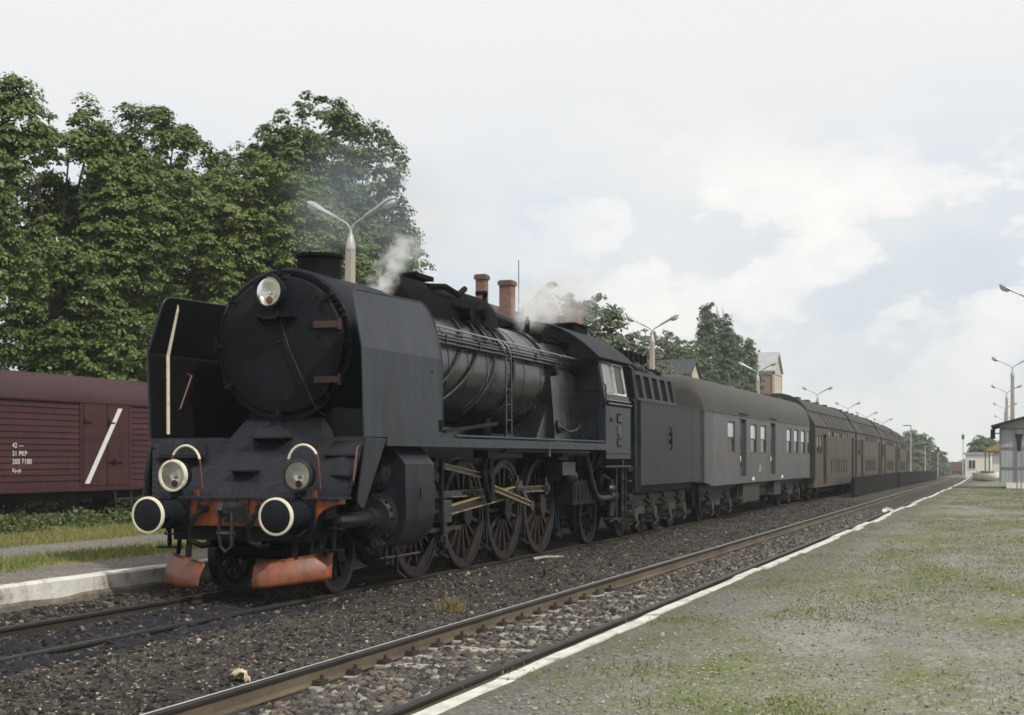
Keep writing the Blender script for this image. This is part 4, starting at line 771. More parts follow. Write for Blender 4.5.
# cylinders
M['oily'] = mat('oily_black_iron', (0.022, 0.022, 0.022), 0.33, 0.2, 0.4, 5, (0.012, 0.011, 0.01), 0.4, 4, 0.1, 12, spec=0.5)
for s in (-1, 1):
    prof = [(0.62, 2.0), (1.25, 2.0), (1.54, 1.66), (1.55, 0.98), (1.50, 0.78), (1.40, 0.64), (1.24, 0.56), (1.0, 0.56), (0.8, 0.7), (0.62, 0.9)]
    b = MB().prism([(s * x, z) for x, z in prof], 'xz', 2.26, 3.24)
    for z in np.arange(0.75, 1.95, 0.075):
        xx = 1.54 if z < 1.66 else 1.54 - (z - 1.66) * 0.85
        b.ell((s * (xx + 0.004 if z > 0.95 else 1.53), 2.29, z), (0.01, 0.01, 0.01), 6, 4)
    b.box(min(s * 1.548, s * 1.56), max(s * 1.548, s * 1.56), 2.75, 2.8, 1.2, 1.34)
    cy = b.build('cylinder', M['apron'], LO, smooth=25)
    c = MB().lathe([(0.34, 0), (0.34, -0.06), (0.30, -0.07), (0.27, -0.12), (0.14, -0.14), (0.14, -0.30), (0.10, -0.31), (0.10, -1.15), (0.06, -1.18)], (s * 1.1, 2.265, 0.95), (0, 1, 0), 36)
    for i in range(16): a = 2 * math.pi * i / 16; c.cyl((s * 1.1 + 0.30 * math.cos(a), 2.16, 0.95 + 0.30 * math.sin(a)), (s * 1.1 + 0.30 * math.cos(a), 2.22, 0.95 + 0.30 * math.sin(a)), 0.022, 8)
    c.build('cylinder_cover', M['oily'], cy, smooth=40)
    c = MB().lathe([(0.255, 0), (0.255, -0.05), (0.22, -0.06), (0.2, -0.14), (0.12, -0.16), (0.11, -0.3), (0.05, -0.32)], (s * 1.08, 2.265, 1.55), (0, 1, 0), 32)
    for i in range(12): a = 2 * math.pi * i / 12; c.cyl((s * 1.08 + 0.222 * math.cos(a), 2.17, 1.55 + 0.222 * math.sin(a)), (s * 1.08 + 0.222 * math.cos(a), 2.23, 1.55 + 0.222 * math.sin(a)), 0.018, 8)
    c.build('valve_cover', M['oily'], cy, smooth=40)
    c = MB().cyl((s * 1.22, 2.27, 0.62), (s * 1.22, 1.98, 0.62), 0.05, 12).cyl((s * 1.22, 2.1, 0.62), (s * 1.22, 2.06, 0.62), 0.085, 12).tube([(s * 1.2, 2.4, 0.55), (s * 1.22, 2.35, 0.42), (s * 1.3, 2.2, 0.4)], 0.022, 8).tube([(s * 1.2, 2.2, 0.42), (s * 1.2, 3.5, 0.42)], 0.02, 8).tube([(s * 1.22, 2.7, 0.44), (s * 1.22, 2.72, 0.22), (s * 1.24, 2.95, 0.1)], 0.018, 8).bar((s * 1.2, 2.6, 0.56), (s * 1.2, 2.6, 0.3), 0.03, 0.03)
    c.build('drain_cock', M['steel'], cy, smooth=40)
# wheels, all of them
for s in (-1, 1):
    wheel(LO, s, 1.77, 0.5, 10, M['dark'])
    for k, y in enumerate((4.31, 6.19, 8.07, 9.95)): wheel(LO, s, y, 0.86, 15, M['wheelred'], (-95 + (0, 8, 14, 6)[k], -18 + (0, 8, 14, 6)[k]), crank=(-0.10, 0.33))
    wheel(LO, s, 13.05, 0.6, 11, M['dark'])
for y, r in ((1.77, 0.5), (4.31, 0.86), (6.19, 0.86), (8.07, 0.86), (9.95, 0.86), (13.05, 0.6)): MB().cyl((-0.8, y, r), (0.8, y, r), 0.085, 16).build('axle', M['dark'], LO)
# rods: maroon webs with yellow edges
def rod(p, q, h, name, edge=0.018, th=0.05, web='wheelred', h2=None):
    p, q = Vector(p), Vector(q); d = (q - p).normalized(); u = Vector((1, 0, 0)); n = d.cross(u).normalized(); n = n if n.z > 0 else -n; h2 = h2 or h
    o = MB().add([p - n * h / 2 - u * th / 2, p - n * h / 2 + u * th / 2, p + n * h / 2 + u * th / 2, p + n * h / 2 - u * th / 2, q - n * h2 / 2 - u * th / 2, q - n * h2 / 2 + u * th / 2, q + n * h2 / 2 + u * th / 2, q + n * h2 / 2 - u * th / 2],
                 [(0, 1, 2, 3), (7, 6, 5, 4), (0, 4, 5, 1), (1, 5, 6, 2), (2, 6, 7, 3), (3, 7, 4, 0)]).build(name, M[web], LO, smooth=0)
    for w in (-1, 1):
        MB().bar(p + n * w * (h / 2 - edge * 0.4), q + n * w * (h2 / 2 - edge * 0.4), th + 0.03, edge, up=n).build('rod_flange', M['brass'], o, smooth=0)
    return o
for s in (-1, 1):
    pins = [(s * 0.92, y - 0.10, 0.86 + 0.33) for y in (4.31, 6.19, 8.07, 9.95)]
    for a, q in zip(pins, pins[1:]): rod(Vector(a) + Vector((0, 0.12, 0)), Vector(q) - Vector((0, 0.12, 0)), 0.10, 'coupling_rod', 0.012)
    for p_ in pins: MB().cyl((p_[0] - 0.05 * s, p_[1], p_[2]), (p_[0] + 0.06 * s, p_[1], p_[2]), 0.12, 18).cyl((p_[0] - 0.15 * s, p_[1], p_[2]), (p_[0] + 0.1 * s, p_[1], p_[2]), 0.06, 14).box(p_[0] - 0.05, p_[0] + 0.05, p_[1] - 0.05, p_[1] + 0.05, p_[2] + 0.1, p_[2] + 0.2).build('rod_end', M['steel'], LO, smooth=40)
    big = (s * 1.06, 8.07 - 0.10, 1.19); small = (s * 1.06, 4.72, 0.95)
    rod((s * 1.06, 4.85, 0.955), (s * 1.06, 7.85, 1.175), 0.13, 'connecting_rod', 0.015, 0.05, h2=0.17)
    b = MB().bar((s * 1.14, big[1], big[2]), (s * 1.0, big[1], big[2]), 0.05, 0.05).cyl((s * 0.98, big[1], big[2]), (s * 1.13, big[1], big[2]), 0.15, 20).box(s * 1.06 - 0.05, s * 1.06 + 0.05, big[1] - 0.16, big[1] + 0.16, big[2] - 0.16, big[2] + 0.16).box(s * 1.06 - 0.03, s * 1.06 + 0.03, big[1] - 0.05, big[1] + 0.05, big[2] + 0.14, big[2] + 0.25)
    b.bar((s * 1.16, big[1], big[2]), (s * 1.16, 8.32, 0.93), 0.09, 0.05, up=(1, 0, 0)).cyl((s * 1.12, 8.35, 0.92), (s * 1.22, 8.35, 0.92), 0.09, 14)
    b.build('big_end', M['steel'], LO, smooth=40)
    rod((s * 1.18, 6.35, 1.28), (s * 1.18, 8.32, 0.95), 0.085, 'eccentric_rod', 0.014, 0.04)
    b = MB().box(s * 1.06 - 0.09, s * 1.06 + 0.09, 4.45, 4.85, 0.78, 1.12).box(s * 1.06 - 0.06, s * 1.06 + 0.06, 4.5, 4.72, 0.5, 0.8).bar((s * 1.14, 4.62, 0.6), (s * 1.14, 4.6, 0.40), 0.05, 0.05).cyl((s * 1.06, 3.4, 0.95), (s * 1.06, 4.5, 0.95), 0.045, 12)
    b.build('crosshead', M['steel'], LO, smooth=40, bevel=0.012)
    MB().box(s * 1.06 - 0.05, s * 1.06 + 0.05, 3.4, 5.35, 1.16, 1.25).box(s * 1.06 - 0.05, s * 1.06 + 0.05, 3.4, 5.3, 0.66, 0.72).build('slide_bar', M['brass'] if False else M['steel'], LO, smooth=0)
    rod((s * 1.12, 4.55, 1.62), (s * 1.12, 6.2, 1.46), 0.08, 'radius_rod', 0.014, 0.04, web='steel')
    b = MB().bar((s * 1.14, 4.5, 0.62), (s * 1.14, 4.45, 1.72), 0.045, 0.07).cyl((s * 1.08, 3.4, 1.58), (s * 1.08, 4.5, 1.58), 0.035, 10).bar((s * 1.13, 3.9, 1.58), (s * 1.13, 4.2, 1.44), 0.16, 0.14).box(s * 1.08 - 0.08, s * 1.08 + 0.08, 3.5, 3.75, 1.46, 1.74).cyl((s * 1.0, 4.15, 1.66), (s * 1.2, 4.15, 1.66), 0.08, 14).bar((s * 1.1, 3.55, 1.2), (s * 1.1, 3.55, 1.5), 0.12, 0.12)
    b.build('combination_lever', M['front'], LO, smooth=40)
    b = MB().box(s * 1.3 - 0.16, s * 1.3 + 0.1, 5.7, 7.4, 1.72, 1.88).box(s * 1.2 - 0.05, s * 1.2 + 0.05, 6.05, 6.35, 1.2, 1.75).bar((s * 1.2, 6.3, 1.75), (s * 1.2, 6.42, 1.05), 0.06, 0.14).cyl((s * 1.1, 6.2, 1.45), (s * 1.3, 6.2, 1.45), 0.10, 14).box(0.6 * s if s < 0 else 0.6, 1.25 * s if s > 0 else -0.6, 5.6, 5.7, 1.5, 1.9) if False else MB().box(s * 1.3 - 0.14, s * 1.3 + 0.1, 5.7, 7.3, 1.74, 1.86).tube([(s * 1.2, 6.1, 1.75), (s * 1.2, 6.05, 1.5), (s * 1.2, 6.15, 1.25), (s * 1.2, 6.3, 1.05)], 0.05, 8).box(s * 1.16 - 0.03, s * 1.16 + 0.03, 6.25, 6.36, 1.3, 1.75).bar((s * 1.2, 6.3, 1.75), (s * 1.2, 6.42, 1.05), 0.06, 0.14).cyl((s * 1.1, 6.2, 1.45), (s * 1.3, 6.2, 1.45), 0.10, 14)
    b.build('expansion_link', M['front'], LO, smooth=40)
    for y in (5.25, 7.13, 9.01, 11.0): MB().bar((s * 0.78, y, 1.3), (s * 0.8, y + 0.05, 0.3), 0.07, 0.05).bar((s * 0.8, y - 0.12, 0.32), (s * 0.82, y + 0.2, 0.22), 0.05, 0.05).box(s * 0.75 - 0.06, s * 0.75 + 0.06, y - 0.1, y - 0.04, 0.4, 0.75).build('brake_hanger', M['front'], LO, smooth=0)
    b = MB().box(s * 0.9 - 0.1, s * 0.9 + 0.25, 10.9, 12.5, 0.85, 1.3)
    for i in range(6): b.box(s * 1.15 - 0.01, s * 1.15 + 0.015, 11.0 + i * 0.24, 11.1 + i * 0.24, 0.92, 1.22)
    b.build('ashpan', M['dark'], LO, smooth=0)
    b = MB().tube([(s * 1.25, 9.8, 1.8), (s * 1.28, 10.8, 1.84), (s * 1.26, 11.3, 1.82), (s * 1.24, 11.55, 1.66), (s * 1.2, 12.0, 1.2), (s * 1.2, 12.3, 0.98), (s * 1.2, 12.6, 0.93), (s * 1.2, 13.4, 0.93)], 0.062, 12)
    b.ell((s * 1.25, 11.25, 1.86), (0.1, 0.13, 0.1), 14, 8)
    b.build('injector_pipe', M['plate'], LO, smooth=50)
    b = MB().ell((s * 1.05, 11.0, 1.38), (0.16, 0.22, 0.16), 18, 12).box(s * 1.0 - 0.15, s * 1.0 + 0.2, 10.1, 10.9, 1.42, 1.66).cyl((s * 1.0, 10.2, 1.75), (s * 1.0, 10.8, 1.72), 0.09, 12)
    b.build('feed_pump', M['steel'], LO, smooth=50)
    b = MB().cyl((s * 1.15, 13.3, 0.95), (s * 1.15, 13.75, 0.95), 0.12, 14).cyl((s * 1.15, 13.5, 1.3), (s * 1.15, 13.5, 0.55), 0.07, 12).tube([(s * 1.15, 13.4, 1.3), (s * 1.1, 13.1, 1.4), (s * 1.12, 12.8, 1.2), (s * 1.15, 12.7, 1.5)], 0.035, 8).tube([(s * 1.15, 13.7, 0.9), (s * 1.2, 13.75, 0.5), (s * 1.15, 13.4, 0.42)], 0.03, 8).tube([(s * 1.3, 13.85, 1.7), (s * 1.3, 13.85, 0.5), (s * 1.25, 13.6, 0.42)], 0.045, 8).ell((s * 1.15, 13.45, 1.1), (0.14, 0.16, 0.12), 12, 8)
    b.build('injector', M['steel'], LO, smooth=50)
    b = MB().bar((s * 0.95, 11.6, 1.9), (s * 0.95, 12.5, 0.7), 0.08, 0.05).bar((s * 0.98, 12.55, 1.9), (s * 0.98, 11.7, 1.1), 0.06, 0.05).bar((s * 1.2, 11.95, 1.95), (s * 1.2, 11.95, 1.45), 0.07, 0.06).bar((s * 1.2, 12.6, 1.85), (s * 1.2, 12.1, 1.5), 0.05, 0.05)
    b.build('trailing_truck_stay', M['dark'], LO, smooth=0)
    b = MB().box(s * 1.42 - 0.1, s * 1.42 + 0.06, 12.05, 13.95, 1.55, 1.585).box(s * 1.34 - 0.1, s * 1.34 + 0.1, 12.7, 13.1, 0.50, 0.53).bar((s * 1.36, 13.9, 1.56), (s * 1.36, 13.92, 0.6), 0.04, 0.04).bar((s * 1.36, 13.2, 1.56), (s * 1.36, 13.2, 0.5), 0.04, 0.03)
    for z in (0.62, 0.95, 1.25): b.box(s * 1.42 - 0.1, s * 1.42 + 0.06, 13.75, 14.0, z, z + 0.025)
    b.build('cab_steps', M['plate'], LO, smooth=0)
# cab
M['dullbrass'] = mat('dull_brass', (0.10, 0.085, 0.055), 0.5, 0.3, 0.4, 8, (0.03, 0.025, 0.02), 0.45, 12)
M['winframe'] = mat('dirty_white_window_frame', (0.6, 0.59, 0.55), 0.5, 0, 0.15, 6, (0.15, 0.14, 0.12), 0.4, 8)
M['cab_dark'] = mat('cab_glass_and_shade', (0.012, 0.013, 0.013), 0.3, 0, 0.2, 2, spec=0.15)
def cabx(z): return 1.53 - max(0, z - 2.75) * 0.17
b = MB()
def wallstrip(s, y0, y1, z0, z1, t=0.03):
    b.add([(s * cabx(z), y, z) for y, z in ((y0, z0), (y1, z0), (y1, z1), (y0, z1))] + [(s * (cabx(z) - t), y, z) for y, z in ((y0, z0), (y1, z0), (y1, z1), (y0, z1))], [(0, 1, 2, 3), (7, 6, 5, 4), (0, 4, 5, 1), (1, 5, 6, 2), (2, 6, 7, 3), (3, 7, 4, 0)])
for s in (-1, 1):
    wallstrip(s, 11.88, 13.7, 1.72, 2.75); wallstrip(s, 11.88, 13.7, 2.75, 2.98); wallstrip(s, 11.88, 13.7, 3.64, 3.74)
    wallstrip(s, 11.88, 12.02, 2.98, 3.64); wallstrip(s, 13.52, 13.62, 2.98, 3.64); wallstrip(s, 12.70, 12.76, 2.98, 3.64)
    b.tube([(s * 1.54, 11.9, 1.84), (s * 1.54, 13.7, 1.84)], 0.012, 6).ell((s * 1.54, 12.25, 2.5), (0.03, 0.07, 0.05), 10, 8)
FRONT = [(-1.53, 2.0), (1.53, 2.0), (1.53, 2.75), (1.36, 3.72)] + [(x, 3.70 + 0.66 * (1 - (x / 1.42) ** 2)) for x in np.linspace(1.3, -1.3, 14)] + [(-1.36, 3.72), (-1.53, 2.75)]
b.prism(FRONT, 'xz', 11.85, 11.88).box(-1.45, 1.45, 11.9, 14.0, 1.84, 1.88).box(-0.9, 0.9, 11.9, 12.5, 1.9, 3.4)
CAB = b.build('cab', M['plate'], LO, smooth=20)
b = MB(); o_ = [(x, 3.68 + 0.73 * (1 - (abs(x) / 1.5) ** 2.1)) for x in np.linspace(1.5, -1.5, 21)]; i_ = [(x * 0.985, z - 0.03) for x, z in o_]
b.prism(o_ + i_[::-1], 'xz', 11.5, 14.15); RF = b.build('cab_roof', M['front'], LO, smooth=30)
MB().box(-0.45, 0.55, 12.9, 13.9, 4.28, 4.47).box(-0.5, 0.6, 12.85, 13.95, 4.47, 4.49).build('roof_ventilator', M['soot'], RF, smooth=0)
for s in (-1, 1):
    def fr(y0, y1, z0, z1, t=0.035, dy=0.0):
        w = MB()
        for (ya, yb, za, zb) in ((y0, y1, z0, z0 + t), (y0, y1, z1 - t, z1), (y0, y0 + t, z0 + t, z1 - t), (y1 - t, y1, z0 + t, z1 - t)):
            w.add([(s * (cabx(z) + o), y, z) for o in (-0.03, 0.012) for y, z in ((ya, za), (yb, za), (yb, zb), (ya, zb))], [(3, 2, 1, 0), (4, 5, 6, 7), (0, 1, 5, 4), (1, 2, 6, 5), (2, 3, 7, 6), (3, 0, 4, 7)])
        return w.build('cab_window', M['winframe'], LO, smooth=0)
    w1 = fr(12.03, 12.69, 2.99, 3.63, 0.014); w2 = fr(12.77, 13.5, 2.99, 3.63, 0.034)
    MB().add([(s * (cabx(z) - 0.012), y, z) for y, z in ((12.06, 3.02), (12.66, 3.02), (12.66, 3.6), (12.06, 3.6))], [(0, 1, 2, 3)]).build('pane', mat('grey_cab_glass', (0.10, 0.115, 0.11), 0.1, 0, 0.1, 2), w1, smooth=0)
    MB().add([(s * (cabx(z) - 0.014), y, z) for y, z in ((12.80, 3.02), (13.47, 3.02), (13.47, 3.6), (12.80, 3.6))], [(0, 1, 2, 3)]).build('pane', M['cab_dark'], w2, smooth=0)  # near-black sheet paints the shade of the cab inside the open window
    MB().tube([(s * 1.57, 11.95, 2.80), (s * 1.57, 13.65, 2.80)], 0.011, 6).tube([(s * 1.55, 11.95, 2.87), (s * 1.55, 13.65, 2.87)], 0.008, 6).build('arm_rest', M['handrail'], CAB, smooth=30)
    MB().box(s * 1.535 - 0.008, s * 1.535 + 0.008, 11.95, 13.65, 2.76, 2.86).build('painted_slot_shade', M['soot'], CAB, smooth=0)  # dark strip laid on the side sheet, painting the shade in a slot
    for z0, z1, ln in ((2.43, 2.62, 'upper'), (1.96, 2.13, 'lower')):
        pl = MB().box(s * 1.538 - 0.006, s * 1.538 + 0.008, 12.66, 12.92, z0, z1).build('number_plate', M['soot'], CAB, smooth=0)
        em = MB()
        for k in range(3): em.box(s * 1.548 - 0.004, s * 1.548 + 0.004, 12.68 + k * 0.08, 12.73 + k * 0.08, z0 + 0.03, z1 - 0.03)
        em.build('plate_digits', M['dullbrass'], pl, smooth=0)
    MB().prism([(12.66, 2.22), (12.68, 2.36), (12.79, 2.39), (12.90, 2.36), (12.92, 2.22), (12.79, 2.15)], 'yz', s * 1.532, s * 1.546).prism([(12.73, 2.2), (12.70, 2.33), (12.79, 2.29), (12.88, 2.33), (12.85, 2.2), (12.79, 2.17)], 'yz', s * 1.546, s * 1.552).build('crest', M['dullbrass'], CAB, smooth=0)
    MB().box(s * 1.18 - 0.24, s * 1.18 + 0.22, 11.825, 11.85, 2.05, 3.02).build('cab_front_door', M['front'], CAB, smooth=0)
    MB().prism([(s * 0.98, 3.04), (s * 1.42, 3.04), (s * 1.33, 3.66), (s * 1.12, 3.70), (s * 0.98, 3.6)], 'xz', 11.815, 11.85).build('cab_front_window', M['cab_dark'], CAB, smooth=0)
    MB().tube([(s * 1.49, 11.86, 2.75), (s * 1.54, 11.82, 2.78), (s * 1.54, 11.82, 3.15), (s * 1.47, 11.86, 3.18)], 0.014, 6).tube([(s * 1.52, 14.02, 1.9), (s * 1.54, 14.03, 1.95), (s * 1.54, 14.03, 2.9), (s * 1.5, 14.0, 2.95)], 0.014, 6).build('cab_handrail', M['steel'], CAB)
MB().box(-1.4, 1.4, 14.0, 14.45, 1.45, 1.56).box(-0.8, 0.8, 13.9, 14.5, 0.75, 1.3).build('drag_beam', M['dark'], LO, smooth=0)
# ------------------------------------------------------------------ the tender
def axlebox(b, s, x, y, z, k=1.0):
    b.box(s * x - 0.10 * k, s * x + 0.12 * k, y - 0.13 * k, y + 0.13 * k, z - 0.14 * k, z + 0.14 * k).cyl((s * x, y, z), (s * (x + 0.17 * k), y, z), 0.15 * k, 16).bar((s * x, y - 0.16 * k, z - 0.2 * k), (s * x, y + 0.16 * k, z - 0.2 * k), 0.1 * k, 0.05)
def leafspring(b, s, x, y, z, L_=0.5):
    for k in range(5): b.box(s * x - 0.045, s * x + 0.045, y - L_ * (1 - k * 0.17), y + L_ * (1 - k * 0.17), z - k * 0.02, z - k * 0.02 + 0.017)
    b.box(s * x - 0.06, s * x + 0.06, y - 0.05, y + 0.05, z - 0.12, z + 0.03)
def bogie(parent, y, wb, r, frame_z, n=2, name='bogie'):
    g = MB()
    for s in (-1, 1):
        g.box(s * 1.0 - 0.03, s * 1.0 + 0.03, y - wb / 2 - 0.75, y + wb / 2 + 0.75, frame_z - 0.13, frame_z + 0.13).box(s * 1.0 - 0.04, s * 1.0 + 0.06, y - 0.35, y + 0.35, frame_z - 0.3, frame_z - 0.13)
        for q in (-1, 1):
            yy = y + q * wb / 2; axlebox(g, s, 1.02, yy, r); leafspring(g, s, 1.05, yy, r + 0.27)
            g.add([(s * 1.08, yy - 0.30, frame_z + 0.2), (s * 1.08, yy + 0.30, frame_z + 0.2), (s * 1.08, yy + 0.06, r + 0.2), (s * 1.08, yy - 0.06, r + 0.2), (s * 1.05, yy - 0.30, frame_z + 0.2), (s * 1.05, yy + 0.30, frame_z + 0.2), (s * 1.05, yy + 0.06, r + 0.2), (s * 1.05, yy - 0.06, r + 0.2)], [(0, 1, 2, 3), (7, 6, 5, 4), (0, 4, 5, 1), (1, 5, 6, 2), (2, 6, 7, 3), (3, 7, 4, 0)])
            g.tube([(s * 0.95, yy + 0.55, r + 0.1), (s * 1.1, yy + 0.5, r - 0.22), (s * 1.1, yy + 0.2, r - 0.3)], 0.025, 6)
    g.box(-0.98, 0.98, y - 0.2, y + 0.2, frame_z - 0.2, frame_z + 0.1)
    o = g.build(name, M['bogie'], parent, smooth=40)
    for q in (-1, 1):
        for s in (-1, 1):
            MB().lathe([(0.0, 0.02), (r * 0.3, 0.05), (r * 0.7, 0.02), (r - 0.09, 0.03), (r - 0.08, 0.0), (r + 0.028, 0.0), (r + 0.028, 0.025), (r, 0.04), (r - 0.004, 0.135), (r - 0.09, 0.13), (r * 0.7, 0.07), (r * 0.3, 0.12), (0, 0.13)], (s * 0.68, y + q * wb / 2, r), (s, 0, 0), 36, cap=False).build('wheel', M['dark'], o, smooth=35)
        g = MB().cyl((-0.7, y + q * wb / 2, r), (0.7, y + q * wb / 2, r), 0.075, 12).build('axle', M['dark'], o)
    return o
M['bogie'] = mat('dusty_bogie_iron', (0.022, 0.0205, 0.0185), 0.65, 0, 0.45, 5, (0.055, 0.048, 0.04), 0.35, 4)
TE = thing('tender', 'black coal tender coupled behind the steam locomotive', 'tender', (TC1, 29.12, 0)); TE.rotation_euler = (0, R(-0.6), 0)
b = MB().box(-1.5, 1.5, 0.32, 6.35, 1.14, 2.93)
b.box(-1.515, 1.515, 0.30, 6.37, 2.93, 2.965)
for y in (0.34, 5.35, 6.33): b.tube([(1.5, y, 1.16), (1.5, y, 2.92)], 0.006, 6)
for y in np.arange(0.5, 6.3, 0.24): b.ell((1.5, y, 2.87), (0.008, 0.012, 0.012), 6, 4).ell((1.5, y, 1.2), (0.008, 0.012, 0.012), 6, 4)
b.build('water_tank', M['tender'], TE, smooth=30)
MB().box(-1.45, 1.45, 0.0, 0.30, 1.05, 3.02).prism([(-1.45, 3.02), (1.45, 3.02), (1.38, 3.62), (1.0, 3.95), (-1.0, 3.95), (-1.38, 3.62)], 'xz', 0.05, 0.28).build('tender_bulkhead', M['front'], TE, smooth=0)
MB().tube([(1.5, 3.0, 1.9), (1.54, 3.0, 1.95), (1.54, 3.0, 2.4), (1.5, 3.0, 2.45)], 0.014, 6).bar((1.51, 2.95, 2.1), (1.51, 3.05, 2.1), 0.02, 0.12).bar((1.51, 2.94, 2.3), (1.51, 3.06, 2.26), 0.02, 0.05).build('tank_bracket', M['soot'], TE)
# bunker with leaning sides and sunk panels
BU = None; b = MB(); ys = [0.3, 1.0, 1.75, 2.5, 3.25, 3.9]
bxx = lambda z: 1.42 - (z - 2.96) * 0.20
def quad(b, s, y0, y1, z0, z1, o0, o1, sl=0.10):
    sh = lambda z: (z - 2.96) * sl
    b.add([(s * (bxx(z) - o), y + sh(z), z) for o in (o0, o1) for y, z in ((y0, z0), (y1, z0), (y1, z1), (y0, z1))], [(0, 1, 2, 3), (7, 6, 5, 4), (0, 4, 5, 1), (1, 5, 6, 2), (2, 6, 7, 3), (3, 7, 4, 0)])
for s in (-1, 1):
    quad(b, s, 0.3, 4.1, 2.966, 3.03, 0.0, 0.05); quad(b, s, 0.3, 4.1, 3.53, 3.62, 0.0, 0.05)
    for y in ys + [4.0]: quad(b, s, y, y + (0.24 if y < 4 else 0.1), 3.03, 3.53, 0.0, 0.05)
b.prism([(-1.40, 2.967), (1.40, 2.967), (1.27, 3.6), (-1.27, 3.6)], 'xz', 4.04, 4.09)
BU = b.build('coal_bunker', M['tender'], TE, smooth=0)
for s in (-1, 1):
    for y, y2 in zip(ys, ys[1:] + [4.0]):
        if y2 - y - 0.24 > 0.05: p = MB(); quad(p, s, y + 0.24, y2, 3.03, 3.53, 0.042, 0.055); p.build('sunk_panel', M['soot'], BU, smooth=0)  # panels coloured near black to paint the shade of the recesses
b = MB().box(-0.88, 0.88, 0.5, 3.2, 3.5, 4.12)
for y in np.arange(0.55, 3.2, 0.44): b.box(0.88, 0.91, y, y + 0.06, 3.55, 4.14)
b.build('coal_boards', M['soot'], TE, smooth=0)
vs = []; n = 700
P = np.stack([rng.uniform(-1.1, 1.1, n), rng.uniform(0.4, 4.0, n), rng.uniform(3.55, 3.75, n)], -1); P[:, 2] += 0.25 * np.exp(-(P[:, 0] / 0.8) ** 2)
co = stones('coal', P, rng.uniform(0.06, 0.14, n), M['coal']); co.parent = TE; del co['kind']
MB().box(-0.9, 0.9, 4.6, 5.4, 2.97, 3.15).cyl((0, 5.0, 3.1), (0, 5.0, 3.24), 0.4, 20).build('water_hatch', M['tender'], TE, smooth=30)
b = MB().box(-1.2, 1.2, 0.2, 6.4, 0.95, 1.14)
for s in (-1, 1): b.box(s * 1.25 - 0.04, s * 1.25 + 0.04, 0.3, 6.4, 1.0, 1.14).bar((s * 1.3, 6.2, 1.14), (s * 1.3, 6.2, 0.5), 0.04, 0.04).bar((s * 1.3, 6.45, 1.2), (s * 1.3, 6.4, 0.45), 0.03, 0.03)
for s in (-1, 1): b.lathe([(0.12, 0), (0.12, 0.4), (0.22, 0.43), (0.22, 0.47)], (s * 0.875, 6.37, 1.05), (0, 1, 0), 20)
b.build('tender_frame', M['dark'], TE, smooth=35)
bogie(TE, 1.95, 1.75, 0.5, 0.78); bogie(TE, 5.05, 1.55, 0.5, 0.78)

# ------------------------------------------------------------------ coaches
def wall(b, s, x, y0, y1, z0, z1, holes, depth=0.05, xf=None):
    """a side skin with rectangular openings and their reveals"""
    xf = xf or (lambda z: x)
    ys = sorted({y0, y1, *[h[0] for h in holes], *[h[1] for h in holes]}); zs = sorted({z0, z1, *[h[2] for h in holes], *[h[3] for h in holes]})
    for i in range(len(ys) - 1):
        for j in range(len(zs) - 1):
            ym, zm = (ys[i] + ys[i + 1]) / 2, (zs[j] + zs[j + 1]) / 2
            if any(h[0] < ym < h[1] and h[2] < zm < h[3] for h in holes): continue
            b.add([(s * xf(z), y, z) for y, z in ((ys[i], zs[j]), (ys[i + 1], zs[j]), (ys[i + 1], zs[j + 1]), (ys[i], zs[j + 1]))], [(0, 1, 2, 3) if s > 0 else (3, 2, 1, 0)])
    for h in holes:
        dd = h[4] if len(h) > 4 else depth
        c = [(h[0], h[2]), (h[1], h[2]), (h[1], h[3]), (h[0], h[3])]
        for k in range(4):
            (ya, za), (yb, zb) = c[k], c[(k + 1) % 4]
            b.add([(s * xf(za), ya, za), (s * xf(zb), yb, zb), (s * (xf(zb) - dd), yb, zb), (s * (xf(za) - dd), ya, za)], [(0, 1, 2, 3)])
def window(parent, s, x, y0, y1, z0, z1, split=0.5, upper='pale_glass', lower='dark_glass', frame='coachframe'):
    w = MB(); t = 0.035
    for (a, b_, c, d) in ((y0, y1, z0, z0 + t), (y0, y1, z1 - t, z1), (y0, y0 + t, z0 + t, z1 - t), (y1 - t, y1, z0 + t, z1 - t)): w.box(min(s * (x - 0.02), s * (x - 0.05)), max(s * (x - 0.02), s * (x - 0.05)), a, b_, c, d)
    zm = z0 + (z1 - z0) * (1 - split)
    if split < 1: w.box(min(s * (x - 0.025), s * (x - 0.05)), max(s * (x - 0.025), s * (x - 0.05)), y0 + t, y1 - t, zm - 0.02, zm + 0.02)
    o = w.build('window', M[frame], parent, smooth=0)
    for nm, za, zb, m in (('lower_pane', z0 + t, zm, lower), ('upper_pane', zm, z1 - t, upper)):
        if zb - za > 0.04: MB().add([(s * (x - 0.045), y, z) for y, z in ((y0 + t, za), (y1 - t, za), (y1 - t, zb), (y0 + t, zb))], [(0, 1, 2, 3)]).build(nm, M[m], o, smooth=0)
    return o
M['coachframe'] = mat('dark_window_frame', (0.045, 0.043, 0.04), 0.5, 0, 0.2, 4)
M['coachred'] = mat('faded_red_stripe', (0.17, 0.065, 0.05), 0.65, 0, 0.3, 3, (0.12, 0.09, 0.08), 0.5, 2)
M['door_dark'] = mat('dark_door_recess', (0.04, 0.037, 0.034), 0.6, 0, 0.25, 2)
CO = thing('luggage_coach', 'grey luggage coach with a thin red stripe behind the tender', 'railway coach', (TC1, 36.75, 0))
CL = 19.4; HX = 1.42
